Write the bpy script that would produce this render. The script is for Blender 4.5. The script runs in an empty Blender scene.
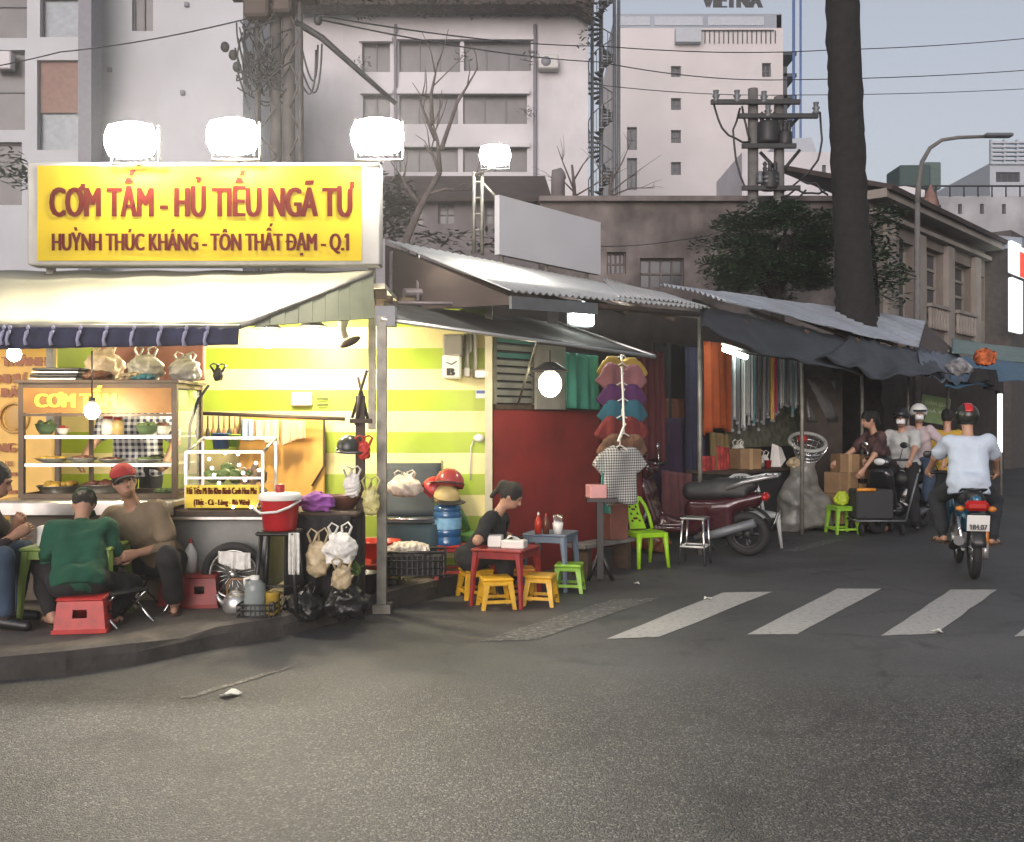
import bpy, math, random
import numpy as np
from mathutils import Vector, Matrix
R = math.radians
sc = bpy.context.scene
COL = sc.collection
rng = random.Random(7)
H_EYE, F_PX = 1.55, 1000.0

# ---------------------------------------------------------------- survey helpers (photo pixel + distance -> world point)
def P(px, py, Y): return Vector(((px-512)*Y/F_PX, Y, H_EYE-(py-421)*Y/F_PX))
def G(px, py, z=0.0): return P(px, py, (H_EYE-z)*F_PX/(py-421))
UX, UY = 0.655, 0.7556          # direction of the market street
def row(t, off=0.0, z=0.0):     # t metres along the stall fronts, off metres behind them
    return Vector((-0.39+UX*t-UY*off, 8.33+UY*t+UX*off, z))
def rowt(px, off=0.0):          # where the stall line crosses an image column
    k = (px-512)/F_PX
    return (k*(8.33+UX*off)+0.39+UY*off)/(UX-k*UY)
def PL(px, py, off=0.0):
    q = row(rowt(px, off), off); return P(px, py, q.y)
U_ANG = math.atan2(UY, UX)

# ---------------------------------------------------------------- materials
MATS = {}
def mat(name, col, rough=0.6, metal=0.0, var=0.12, scale=6.0, bump=0.0, bscale=40.0, spec=0.5, emit=None, estr=0.0, alpha=1.0, trans=0.0, stain=0.0, stain_col=(0.05,0.045,0.04), coat=0.0):
    if name in MATS: return MATS[name]
    m = bpy.data.materials.new(name); m.use_nodes = True
    nt = m.node_tree; N = nt.nodes; L = nt.links
    b = N['Principled BSDF']
    b.inputs['Roughness'].default_value = rough; b.inputs['Metallic'].default_value = metal
    b.inputs['Specular IOR Level'].default_value = spec
    if coat: b.inputs['Coat Weight'].default_value = coat
    if trans: b.inputs['Transmission Weight'].default_value = trans
    b.inputs['Alpha'].default_value = alpha
    col = tuple(col)+(1,)
    geo = N.new('ShaderNodeNewGeometry')
    if var > 0:
        n = N.new('ShaderNodeTexNoise'); n.inputs['Scale'].default_value = scale; n.inputs['Detail'].default_value = 5
        L.new(geo.outputs['Position'], n.inputs['Vector'])
        hs = N.new('ShaderNodeHueSaturation'); hs.inputs['Color'].default_value = col
        mr = N.new('ShaderNodeMapRange'); mr.inputs['From Min'].default_value = 0.3; mr.inputs['From Max'].default_value = 0.7
        mr.inputs['To Min'].default_value = 1-var; mr.inputs['To Max'].default_value = 1+var
        L.new(n.outputs['Fac'], mr.inputs['Value']); L.new(mr.outputs['Result'], hs.inputs['Value'])
        out = hs.outputs['Color']
        if stain > 0:
            n2 = N.new('ShaderNodeTexNoise'); n2.inputs['Scale'].default_value = scale*0.35; n2.inputs['Detail'].default_value = 8; n2.inputs['Roughness'].default_value = 0.7
            mp = N.new('ShaderNodeMapping'); mp.inputs['Scale'].default_value = (1,1,0.35)
            L.new(geo.outputs['Position'], mp.inputs['Vector']); L.new(mp.outputs['Vector'], n2.inputs['Vector'])
            r2 = N.new('ShaderNodeMapRange'); r2.inputs['From Min'].default_value = 0.48; r2.inputs['From Max'].default_value = 0.68; r2.inputs['To Max'].default_value = stain
            L.new(n2.outputs['Fac'], r2.inputs['Value'])
            mx = N.new('ShaderNodeMix'); mx.data_type = 'RGBA'; mx.inputs['B'].default_value = tuple(stain_col)+(1,)
            L.new(r2.outputs['Result'], mx.inputs['Factor']); L.new(out, mx.inputs['A']); out = mx.outputs['Result']
        L.new(out, b.inputs['Base Color'])
    else:
        b.inputs['Base Color'].default_value = col
    if bump > 0:
        nb = N.new('ShaderNodeTexNoise'); nb.inputs['Scale'].default_value = bscale; nb.inputs['Detail'].default_value = 4
        L.new(geo.outputs['Position'], nb.inputs['Vector'])
        bp = N.new('ShaderNodeBump'); bp.inputs['Strength'].default_value = bump; bp.inputs['Distance'].default_value = 0.02
        L.new(nb.outputs['Fac'], bp.inputs['Height']); L.new(bp.outputs['Normal'], b.inputs['Normal'])
    if emit is not None:
        b.inputs['Emission Color'].default_value = tuple(emit)+(1,); b.inputs['Emission Strength'].default_value = estr
    MATS[name] = m; return m

def nodes(m): return m.node_tree.nodes, m.node_tree.links
def principled(m): return m.node_tree.nodes['Principled BSDF']

# ---------------------------------------------------------------- mesh builder
class MB:
    def __init__(s): s.v = []; s.f = []; s.m = []; s.cur = 0; s.sm = []; s.smooth = False
    def add(s, vs, fs, smooth=None):
        o = len(s.v); s.v += [tuple(v) for v in vs]
        for f in fs: s.f.append(tuple(i+o for i in f)); s.m.append(s.cur); s.sm.append(s.smooth if smooth is None else smooth)
        return s
    def box(s, c, d, rz=0.0, M=None):
        x, y, z = d[0]/2, d[1]/2, d[2]/2
        vs = [Vector((i*x, j*y, k*z)) for k in (-1,1) for j in (-1,1) for i in (-1,1)]
        if M is None: M = Matrix.Rotation(rz, 3, 'Z')
        vs = [M @ v + Vector(c) for v in vs]
        return s.add(vs, [(0,2,3,1),(4,5,7,6),(0,1,5,4),(2,6,7,3),(0,4,6,2),(1,3,7,5)], False)
    def rbox(s, c, d, b=0.01, rz=0.0, M=None):      # box with chamfered edges
        x, y, z = d[0]/2, d[1]/2, d[2]/2; b = min(b, x*.9, y*.9, z*.9)
        if M is None: M = Matrix.Rotation(rz, 3, 'Z')
        vs = []; idx = {}
        for i in (-1,1):
            for j in (-1,1):
                for k in (-1,1):
                    for a in range(3):
                        q = [i*(x-b), j*(y-b), k*(z-b)]; q[a] = (i*x, j*y, k*z)[a]
                        idx[(i,j,k,a)] = len(vs); vs.append(M @ Vector(q) + Vector(c))
        fs = []
        for a in range(3):
            for g in (-1,1):
                o1, o2 = [q for q in range(3) if q != a]
                loop = []
                for (p, q) in ((-1,-1),(1,-1),(1,1),(-1,1)):
                    t = [0,0,0]; t[a] = g; t[o1] = p; t[o2] = q; loop.append(idx[(t[0],t[1],t[2],a)])
                fs.append(tuple(loop))
        for a in range(3):                           # edges along axis a
            o1, o2 = [q for q in range(3) if q != a]
            for p in (-1,1):
                for q in (-1,1):
                    t = [0,0,0]; t[o1] = p; t[o2] = q
                    A = list(t); A[a] = -1; B = list(t); B[a] = 1
                    fs.append((idx[(*A,o1)], idx[(*B,o1)], idx[(*B,o2)], idx[(*A,o2)]))
        for i in (-1,1):
            for j in (-1,1):
                for k in (-1,1): fs.append(tuple(idx[(i,j,k,a)] for a in range(3)))
        return s.add(vs, fs, False)
    def tube(s, pts, r, seg=8, caps=True, smooth=True):
        pts = [Vector(p) for p in pts]; n = len(pts)
        rs = r if isinstance(r, (list, tuple)) else [r]*n
        vs = []; up = None
        for i, p in enumerate(pts):
            t = (pts[min(i+1, n-1)]-pts[max(i-1, 0)])
            if t.length < 1e-9: t = Vector((0,0,1))
            t.normalize()
            if up is None:
                up = Vector((0,0,1)) if abs(t.z) < 0.9 else Vector((1,0,0))
            a = up - t*up.dot(t)
            if a.length < 1e-6: a = Vector((0,1,0)) - t*t.y
            a.normalize(); up = a; b = t.cross(a)
            for k in range(seg):
                w = 2*math.pi*k/seg; vs.append(p + (a*math.cos(w)+b*math.sin(w))*rs[i])
        fs = [(i*seg+k, i*seg+(k+1)%seg, (i+1)*seg+(k+1)%seg, (i+1)*seg+k) for i in range(n-1) for k in range(seg)]
        s.add(vs, fs, smooth)
        if caps:
            o = len(s.v)-len(vs)
            s.f.append(tuple(o+k for k in range(seg))[::-1]); s.m.append(s.cur); s.sm.append(False)
            s.f.append(tuple(o+(n-1)*seg+k for k in range(seg))); s.m.append(s.cur); s.sm.append(False)
        return s
    def lathe(s, prof, c=(0,0,0), seg=20, axis='Z', M=None, smooth=True):     # prof: list of (r, h)
        vs = []
        for (r, h) in prof:
            for k in range(seg):
                w = 2*math.pi*k/seg; p = Vector((r*math.cos(w), r*math.sin(w), h))
                if axis == 'Y': p = Vector((p.x, p.z, -p.y))
                if axis == 'X': p = Vector((p.z, p.x, p.y))
                if M is not None: p = M @ p
                vs.append(p + Vector(c))
        n = len(prof)
        fs = [(i*seg+k, i*seg+(k+1)%seg, (i+1)*seg+(k+1)%seg, (i+1)*seg+k) for i in range(n-1) for k in range(seg)]
        return s.add(vs, fs, smooth)
    def torus(s, c, R0, r, seg=28, sub=8, axis='Y', M=None, sq=1.0):
        prof = [(R0+r*math.cos(2*math.pi*k/sub), sq*r*math.sin(2*math.pi*k/sub)) for k in range(sub+1)]
        return s.lathe(prof, c, seg, axis, M)
    def ell(s, c, rad, seg=14, rings=9, M=None):
        vs = []; fs = []
        for i in range(rings+1):
            a = math.pi*i/rings
            for k in range(seg):
                w = 2*math.pi*k/seg
                p = Vector((rad[0]*math.sin(a)*math.cos(w), rad[1]*math.sin(a)*math.sin(w), rad[2]*math.cos(a)))
                if M is not None: p = M @ p
                vs.append(p+Vector(c))
        for i in range(rings):
            for k in range(seg): fs.append((i*seg+k, (i+1)*seg+k, (i+1)*seg+(k+1)%seg, i*seg+(k+1)%seg))
        return s.add(vs, fs, True)
    def prism(s, pts, dvec):                         # planar outline swept along dvec
        n = len(pts); d = Vector(dvec); pts = [Vector(p) for p in pts]
        vs = pts + [p+d for p in pts]
        nrm = Vector((0,0,0))
        for i in range(n): nrm += pts[i].cross(pts[(i+1) % n])
        fs = [tuple(range(n)), tuple(range(2*n-1, n-1, -1))] + [((i+1) % n, i, n+i, n+(i+1) % n) for i in range(n)]
        if nrm.dot(d) > 0: fs = [f[::-1] for f in fs]
        return s.add(vs, fs, False)
    def slab(s, quad, th):                           # a quad given thickness along its normal (downward/backward)
        q = [Vector(p) for p in quad]; n = (q[1]-q[0]).cross(q[3]-q[0]).normalized()
        return s.prism(q, n*-th)
    def grid(s, fn, nu, nv, th=0.0, smooth=True):    # fn(u,v)->point; optional thickness
        pts = [[Vector(fn(i/nu, j/nv)) for i in range(nu+1)] for j in range(nv+1)]
        vs = [p for r_ in pts for p in r_]; W = nu+1
        fs = [(j*W+i, j*W+i+1, (j+1)*W+i+1, (j+1)*W+i) for j in range(nv) for i in range(nu)]
        if th <= 0: return s.add(vs, fs, smooth)
        ns = []
        for j in range(nv+1):
            for i in range(nu+1):
                a = pts[j][min(i+1,nu)]-pts[j][max(i-1,0)]; b = pts[min(j+1,nv)][i]-pts[max(j-1,0)][i]
                q = a.cross(b); ns.append(q.normalized() if q.length > 1e-12 else Vector((0,0,1)))
        K = len(vs); vs2 = vs+[v-n*th for v, n in zip(vs, ns)]
        fs2 = fs+[tuple(i+K for i in f[::-1]) for f in fs]
        edge = [(i, i+1) for i in range(nu)]+[(j*W+nu, (j+1)*W+nu) for j in range(nv)]+[(nv*W+i+1, nv*W+i) for i in range(nu)]+[((j+1)*W, j*W) for j in range(nv)]
        fs2 += [(b_, a_, a_+K, b_+K) for a_, b_ in edge]
        return s.add(vs2, fs2, smooth)
    def build(s, name, m, parent=None, W=True):
        me = bpy.data.meshes.new(name)
        vs = s.v
        if parent is not None and W:
            im = wmat(parent).inverted(); vs = [tuple(im @ Vector(v)) for v in vs]
        me.from_pydata(vs, [], s.f)
        for x in (m if isinstance(m, (list, tuple)) else [m]): me.materials.append(x)
        me.polygons.foreach_set('material_index', s.m); me.polygons.foreach_set('use_smooth', s.sm)
        me.update()
        o = bpy.data.objects.new(name, me); COL.objects.link(o)
        if parent is not None: o.parent = parent
        return o
def wmat(o):
    m = Matrix.LocRotScale(o.location, o.rotation_euler, o.scale)
    return wmat(o.parent) @ m if o.parent else m

def tag(o, label=None, cat=None, group=None, kind=None):
    if label: o['label'] = label
    if cat: o['category'] = cat
    if group: o['group'] = group
    if kind: o['kind'] = kind
    return o
def thing(name, label, cat, loc=(0,0,0), rz=0.0, group=None):
    o = bpy.data.objects.new(name, None); COL.objects.link(o); o.empty_display_size = 0.1
    o.location = loc; o.rotation_euler = (0,0,rz); return tag(o, label, cat, group)
KIDS = lambda o: [c for c in bpy.data.objects if c.parent == o]
def dup(o, loc=None, rz=None, label=None, parent=None, scale=None):
    c = o.copy(); COL.objects.link(c)
    if parent is not None: c.parent = parent
    for ch in KIDS(o): dup(ch, parent=c)
    if loc is not None: c.location = loc
    if rz is not None: c.rotation_euler = (0,0,rz)
    if scale is not None: c.scale = scale
    if label: c['label'] = label
    return c

# ---------------------------------------------------------------- implicit surfaces (surface nets)
def surf(fn, lo, hi, h):
    ax = [np.arange(lo[i], hi[i]+h, h) for i in range(3)]
    X, Y, Z = np.meshgrid(*ax, indexing='ij', sparse=True)
    V = fn(X, Y, Z).astype(np.float64) + 1e-9
    S = V < 0; n = V.shape
    acc = np.zeros((n[0]-1, n[1]-1, n[2]-1, 3)); cnt = np.zeros((n[0]-1, n[1]-1, n[2]-1))
    E = []
    for a in range(3):
        s0 = [slice(None)]*3; s1 = [slice(None)]*3; s0[a] = slice(0,-1); s1[a] = slice(1,None)
        v0 = V[tuple(s0)]; v1 = V[tuple(s1)]; c = S[tuple(s0)] != S[tuple(s1)]; E.append((c, S[tuple(s0)]))
        t = np.where(c, v0/np.where(np.abs(v0-v1) < 1e-12, 1, v0-v1), 0)
        o = [i for i in range(3) if i != a]
        for d1 in (0,1):
            for d2 in (0,1):
                sl = [slice(None)]*3
                sl[o[0]] = slice(d1, n[o[0]]-1+d1); sl[o[1]] = slice(d2, n[o[1]]-1+d2)
                cc = c[tuple(sl)]; tt = t[tuple(sl)]
                acc[..., a] += np.where(cc, tt, 0); acc[..., o[0]] += np.where(cc, d1, 0); acc[..., o[1]] += np.where(cc, d2, 0); cnt += cc
    ok = cnt > 0; ids = -np.ones(ok.shape, int); ids[ok] = np.arange(ok.sum())
    ijk = np.argwhere(ok); pos = (ijk + acc[ok]/cnt[ok][:, None])*h + np.array([a[0] for a in ax])
    faces = []
    for a in range(3):
        c, s0 = E[a]; o = [i for i in range(3) if i != a]
        q = np.argwhere(c); q = q[(q[:, o[0]] > 0) & (q[:, o[1]] > 0) & (q[:, o[0]] < n[o[0]]-1) & (q[:, o[1]] < n[o[1]]-1)]
        if len(q) == 0: continue
        def cell(d1, d2):
            r = q.copy(); r[:, o[0]] += d1; r[:, o[1]] += d2; return ids[r[:, 0], r[:, 1], r[:, 2]]
        quad = np.stack([cell(-1,-1), cell(0,-1), cell(0,0), cell(-1,0)], 1)
        flip = s0[q[:, 0], q[:, 1], q[:, 2]]
        if a == 1: flip = ~flip
        quad[~flip] = quad[~flip][:, ::-1]
        faces.append(quad)
    fs = np.concatenate(faces) if faces else np.zeros((0,4), int)
    return pos, fs
def smin(a, b, k):
    h = np.clip(0.5+0.5*(b-a)/k, 0, 1); return b*(1-h)+a*h-k*h*(1-h)
def cap(a, b, ra, rb):
    a = np.array(a, float); b = np.array(b, float); d = b-a; L2 = max(d.dot(d), 1e-9)
    def f(X, Y, Z):
        t = np.clip(((X-a[0])*d[0]+(Y-a[1])*d[1]+(Z-a[2])*d[2])/L2, 0, 1)
        return np.sqrt((X-a[0]-t*d[0])**2+(Y-a[1]-t*d[1])**2+(Z-a[2]-t*d[2])**2)-(ra+(rb-ra)*t)
    f.bb = (np.minimum(a-ra, b-rb), np.maximum(a+ra, b+rb)); return f
def elp(c, r, M=None):
    c = np.array(c, float); r = np.array(r, float); A = np.array(M.to_3x3()).T if M is not None else np.eye(3)
    def f(X, Y, Z):
        x, y, z = X-c[0], Y-c[1], Z-c[2]
        p = (A[0,0]*x+A[0,1]*y+A[0,2]*z)/r[0]; q = (A[1,0]*x+A[1,1]*y+A[1,2]*z)/r[1]; w = (A[2,0]*x+A[2,1]*y+A[2,2]*z)/r[2]
        k = np.sqrt(p*p+q*q+w*w); return (k-1)*r.min()
    f.bb = (c-r.max(), c+r.max()); return f
def bxf(c, d, rd=0.02, M=None):
    c = np.array(c, float); d = np.array(d, float)/2-rd; A = np.array(M.to_3x3()).T if M is not None else np.eye(3)
    def f(X, Y, Z):
        x, y, z = X-c[0], Y-c[1], Z-c[2]
        q = [np.abs(A[i,0]*x+A[i,1]*y+A[i,2]*z)-d[i] for i in range(3)]
        return np.sqrt(sum(np.maximum(e, 0)**2 for e in q))+np.minimum(np.maximum(np.maximum(q[0], q[1]), q[2]), 0)-rd
    e = np.linalg.norm(d)+rd; f.bb = (c-e, c+e); return f
def union(fs, k=0.03):
    def f(X, Y, Z):
        v = fs[0](X, Y, Z)
        for g in fs[1:]: v = smin(v, g(X, Y, Z), k)
        return v
    f.bb = (np.min([g.bb[0] for g in fs], 0), np.max([g.bb[1] for g in fs], 0)); return f
def wrinkle(f, amp=0.006, sc_=(9,9,14), seed=0):
    rs = np.random.RandomState(seed); ks = rs.normal(size=(5,3))*np.array(sc_); ph = rs.uniform(0, 6.28, 5)
    def g(X, Y, Z):
        w = sum(np.sin(k[0]*X+k[1]*Y+k[2]*Z+p) for k, p in zip(ks, ph))
        return f(X, Y, Z)+amp*w/2
    g.bb = f.bb; return g
def crumple(f, amp, k, seed=0):
    rs = np.random.RandomState(seed); ks = rs.normal(size=(6,3))*k; ph = rs.uniform(0, 6.28, 6); w = rs.uniform(.5,1.2,6)
    def g(X, Y, Z):
        wx = .25/k*np.sin(k*1.7*Y+ph[0])+X; wz = Z+.25/k*np.sin(k*1.3*X+ph[1])
        return f(X, Y, Z)+amp*(sum(a*np.abs(np.sin(q[0]*wx+q[1]*Y+q[2]*wz+p)) for q, p, a in zip(ks, ph, w))/3-.6)
    g.bb = f.bb; return g
def solid(name, f, m, parent, h=0.015, pad=0.03, clip=None, extra=None):
    lo, hi = np.array(f.bb[0])-pad, np.array(f.bb[1])+pad
    if clip is not None:
        lo = np.maximum(lo, clip[0]); hi = np.minimum(hi, clip[1])
    pos, fs = surf(f, lo, hi, h)
    mb = MB(); mb.v = [tuple(p) for p in pos.tolist()]; mb.f = [tuple(q) for q in fs.tolist()]; mb.m = [0]*len(mb.f); mb.sm = [True]*len(mb.f)
    if extra: extra(mb)
    return mb.build(name, m, parent, W=False)

# ---------------------------------------------------------------- lettering
def text_mb(mb, txt, height, width, origin, xdir, ydir, bold=0.0, align='C', depth=0.0015, k=3):
    """Raised lettering: cap height and overall width are fitted, strokes are thickened by repeating the outline sideways."""
    def outline(s):
        c = bpy.data.curves.new('lettering', 'FONT'); c.body = s; c.size = 1; c.resolution_u = 3
        o = bpy.data.objects.new('lettering', c); COL.objects.link(o)
        dg = bpy.context.evaluated_depsgraph_get(); me = bpy.data.meshes.new_from_object(o.evaluated_get(dg))
        a = [v.co.copy() for v in me.vertices], [tuple(p.vertices) for p in me.polygons]
        bpy.data.objects.remove(o); bpy.data.curves.remove(c); bpy.data.meshes.remove(me); return a
    plain = txt.replace('Ơ', 'O').replace('Đ', 'D'); vs, fs = outline(plain)
    if not vs: return
    for i, ch in enumerate(txt):                     # flag of the figure one
        if ch == '1':
            xr = max(v.x for v in outline(plain[:i+1])[0]); g = outline('1')[0]; xl = xr-(max(v.x for v in g)-min(v.x for v in g)); n_ = len(vs); vs += [Vector((x, y, 0)) for x, y in ((xl-.13,.50),(xl+.01,.58),(xl+.01,.69),(xl-.02,.69),(xl-.13,.58))]; fs.append(tuple(range(n_, n_+5)))
    for i, ch in enumerate(txt):                     # horn of the letter O-horn, bar of the barred D
        if ch in 'ƠĐ':
            xr = max(v.x for v in outline(plain[:i+1])[0]); wd = max(v.x for v in outline(plain[i])[0])-min(v.x for v in outline(plain[i])[0]); n_ = len(vs)
            if ch == 'Ơ': q = [(xr-.16,.60),(xr-.02,.62),(xr+.05,.70),(xr+.04,.78),(xr-.03,.78),(xr-.03,.72),(xr-.13,.68)]
            else: q = [(xr-wd-.06,.32),(xr-wd*.45,.32),(xr-wd*.45,.40),(xr-wd-.06,.40)]
            vs += [Vector((x, y, 0)) for x, y in q]; fs.append(tuple(range(n_, n_+len(q))))
    x0 = min(v.x for v in vs); x1 = max(v.x for v in vs)
    sy = height/0.69; sx = width/(x1-x0) if width else sy
    xd = Vector(xdir).normalized(); yd = Vector(ydir).normalized(); nd = xd.cross(yd)
    ox = {'C': -(x0+x1)/2, 'L': -x0, 'R': -x1}[align]
    for i in range(k if bold > 0 else 1):
        dx = (i-(k-1)/2)*bold/max(k-1,1)*2 if bold > 0 else 0
        mb.add([Vector(origin)+xd*((v.x+ox)*sx+dx)+yd*v.y*sy+nd*(depth+0.0002*i) for v in vs], fs, False)
# ================================================================ camera, sky, sun
cam = bpy.data.cameras.new('camera'); cam.sensor_width = 36; cam.lens = 36*F_PX/1024; cam.clip_end = 1500
co = bpy.data.objects.new('camera', cam); COL.objects.link(co); co.location = (0,0,H_EYE); co.rotation_euler = (R(90),0,0); sc.camera = co
SUN_EL, SUN_AZ = 11.0, 195.0
w = bpy.data.worlds.new("World"); sc.world = w; w.use_nodes = True
wn, wl = w.node_tree.nodes, w.node_tree.links
sky = wn.new('ShaderNodeTexSky'); sky.sky_type = 'NISHITA'; sky.sun_disc = False; sky.sun_elevation = R(SUN_EL); sky.sun_rotation = R(SUN_AZ)
sky.air_density = 1.3; sky.dust_density = 3.0; sky.ozone_density = 2.0
hs = wn.new('ShaderNodeHueSaturation'); hs.inputs['Saturation'].default_value = 0.40
tint = wn.new('ShaderNodeMix'); tint.data_type = 'RGBA'; tint.blend_type = 'MULTIPLY'; tint.inputs['Factor'].default_value = 1; tint.inputs['B'].default_value = (1.02,.975,1.03,1)
wl.new(sky.outputs[0], hs.inputs['Color']); wl.new(hs.outputs[0], tint.inputs['A']); wl.new(tint.outputs['Result'], wn['Background'].inputs[0])
wn['Background'].inputs[1].default_value = 0.13
sd = bpy.data.lights.new('sun', 'SUN'); sd.energy = 0.92; sd.angle = R(50); sd.color = (.975,0.96,1.0)
so = bpy.data.objects.new('sun', sd); COL.objects.link(so); so.rotation_euler = (R(90-SUN_EL-5), 0, R(180-SUN_AZ)); so.location = (0,-20,30)
sc.view_settings.view_transform = 'Standard'; sc.view_settings.look = 'None'; sc.view_settings.exposure = 0.5; sc.view_settings.gamma = 1.0
sc.cycles.use_denoising = True; sc.cycles.max_bounces = 6; sc.cycles.transparent_max_bounces = 12; sc.cycles.sample_clamp_indirect = 6.0
sc.cycles.caustics_reflective = False; sc.cycles.caustics_refractive = False

# ================================================================ ground
def asphalt():
    m = bpy.data.materials.new('asphalt'); m.use_nodes = True; N, L = nodes(m); b = principled(m)
    geo = N.new('ShaderNodeNewGeometry')
    v = N.new('ShaderNodeTexVoronoi'); v.inputs['Scale'].default_value = 112; L.new(geo.outputs['Position'], v.inputs['Vector'])
    bw = N.new('ShaderNodeSeparateColor'); L.new(v.outputs['Color'], bw.inputs['Color'])
    ramp = N.new('ShaderNodeValToRGB'); e = ramp.color_ramp.elements
    e[0].position = 0.0; e[0].color = (0.020,0.020,0.020,1); e[1].position = 1.0; e[1].color = (0.18,0.174,0.165,1)
    k = e.new(0.55); k.color = (0.044,0.043,0.041,1); k = e.new(0.86); k.color = (0.085,0.082,0.077,1)
    L.new(bw.outputs['Red'], ramp.inputs['Fac'])
    n1 = N.new('ShaderNodeTexNoise'); n1.inputs['Scale'].default_value = 0.45; n1.inputs['Detail'].default_value = 6; n1.inputs['Roughness'].default_value = 0.6
    L.new(geo.outputs['Position'], n1.inputs['Vector'])
    mr = N.new('ShaderNodeMapRange'); mr.inputs['From Min'].default_value = 0.35; mr.inputs['From Max'].default_value = 0.65; mr.inputs['To Min'].default_value = 0.68; mr.inputs['To Max'].default_value = 1.25
    L.new(n1.outputs['Fac'], mr.inputs['Value'])
    # smoother, dust-filled resurfaced strip along the kerb and up the market street
    sx = N.new('ShaderNodeSeparateXYZ'); L.new(geo.outputs['Position'], sx.inputs[0])
    n2 = N.new('ShaderNodeTexNoise'); n2.inputs['Scale'].default_value = 1.1; n2.inputs['Detail'].default_value = 7; L.new(geo.outputs['Position'], n2.inputs['Vector'])
    ad = N.new('ShaderNodeMath'); ad.operation = 'MULTIPLY_ADD'; ad.inputs[1].default_value = 1.3; L.new(n2.outputs['Fac'], ad.inputs[0]); L.new(sx.outputs['Y'], ad.inputs[2])
    pm = N.new('ShaderNodeMapRange'); pm.inputs['From Min'].default_value = 5.9; pm.inputs['From Max'].default_value = 7.0; L.new(ad.outputs[0], pm.inputs['Value'])
    mx = N.new('ShaderNodeMix'); mx.data_type = 'RGBA'; mx.inputs['B'].default_value = (0.067,0.0675,0.069,1)
    pf = N.new('ShaderNodeMath'); pf.operation = 'MULTIPLY'; pf.inputs[1].default_value = 0.8; L.new(pm.outputs[0], pf.inputs[0])
    L.new(pf.outputs[0], mx.inputs['Factor']); L.new(ramp.outputs['Color'], mx.inputs['A'])
    # fine cracks / seams
    v2 = N.new('ShaderNodeTexVoronoi'); v2.feature = 'DISTANCE_TO_EDGE'; v2.inputs['Scale'].default_value = 0.33
    wv = N.new('ShaderNodeTexNoise'); wv.inputs['Scale'].default_value = 2.5; wv.inputs['Detail'].default_value = 6; L.new(geo.outputs['Position'], wv.inputs['Vector'])
    va = N.new('ShaderNodeVectorMath'); va.operation = 'MULTIPLY_ADD'; va.inputs[1].default_value = (0.5,0.5,0); L.new(wv.outputs['Color'], va.inputs[0]); L.new(geo.outputs['Position'], va.inputs[2])
    L.new(va.outputs[0], v2.inputs['Vector'])
    cr = N.new('ShaderNodeMapRange'); cr.inputs['From Min'].default_value = 0.002; cr.inputs['From Max'].default_value = 0.012; cr.inputs['To Min'].default_value = 0.8; L.new(v2.outputs['Distance'], cr.inputs['Value'])
    mm = N.new('ShaderNodeMath'); mm.operation = 'MULTIPLY'; L.new(mr.outputs[0], mm.inputs[0]); L.new(cr.outputs[0], mm.inputs[1])
    h = N.new('ShaderNodeHueSaturation'); L.new(mx.outputs['Result'], h.inputs['Color']); L.new(mm.outputs[0], h.inputs['Value'])
    # oil drips, tyre-dark smears and pale repair patches
    n3 = N.new('ShaderNodeTexNoise'); n3.inputs['Scale'].default_value = 1.9; n3.inputs['Detail'].default_value = 9; n3.inputs['Roughness'].default_value = 0.62; n3.inputs['Distortion'].default_value = 0.6
    L.new(geo.outputs['Position'], n3.inputs['Vector'])
    r3 = N.new('ShaderNodeValToRGB'); q = r3.color_ramp.elements; q[0].position = .30; q[0].color = (.52,.52,.52,1); q[1].position = .43; q[1].color = (1,1,1,1); k = q.new(.66); k.color = (1,1,1,1); k = q.new(.74); k.color = (1.3,1.27,1.22,1)
    L.new(n3.outputs['Fac'], r3.inputs['Fac'])
    m3 = N.new('ShaderNodeMix'); m3.data_type = 'RGBA'; m3.blend_type = 'MULTIPLY'; m3.inputs['Factor'].default_value = 1; L.new(h.outputs[0], m3.inputs['A']); L.new(r3.outputs['Color'], m3.inputs['B'])
    L.new(m3.outputs['Result'], b.inputs['Base Color'])
    b.inputs['Roughness'].default_value = 0.62; b.inputs['Specular IOR Level'].default_value = 0.4
    bp = N.new('ShaderNodeBump'); bp.inputs['Distance'].default_value = 0.012
    st = N.new('ShaderNodeMapRange'); st.inputs['To Min'].default_value = 0.42; st.inputs['To Max'].default_value = 0.13; L.new(pm.outputs[0], st.inputs['Value']); L.new(st.outputs[0], bp.inputs['Strength'])
    nb = N.new('ShaderNodeTexNoise'); nb.inputs['Scale'].default_value = 160; nb.inputs['Detail'].default_value = 3; L.new(geo.outputs['Position'], nb.inputs['Vector'])
    sm = N.new('ShaderNodeMath'); sm.operation = 'SUBTRACT'; L.new(nb.outputs['Fac'], sm.inputs[0]); L.new(v.outputs['Distance'], sm.inputs[1])
    L.new(sm.outputs[0], bp.inputs['Height']); L.new(bp.outputs['Normal'], b.inputs['Normal'])
    return m
M_ASPH = asphalt()
mb = MB(); mb.add([(-250,-60,0),(250,-60,0),(250,400,0),(-250,400,0)], [(0,1,2,3)], False)
tag(mb.build('road', M_ASPH), kind='structure')

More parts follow.
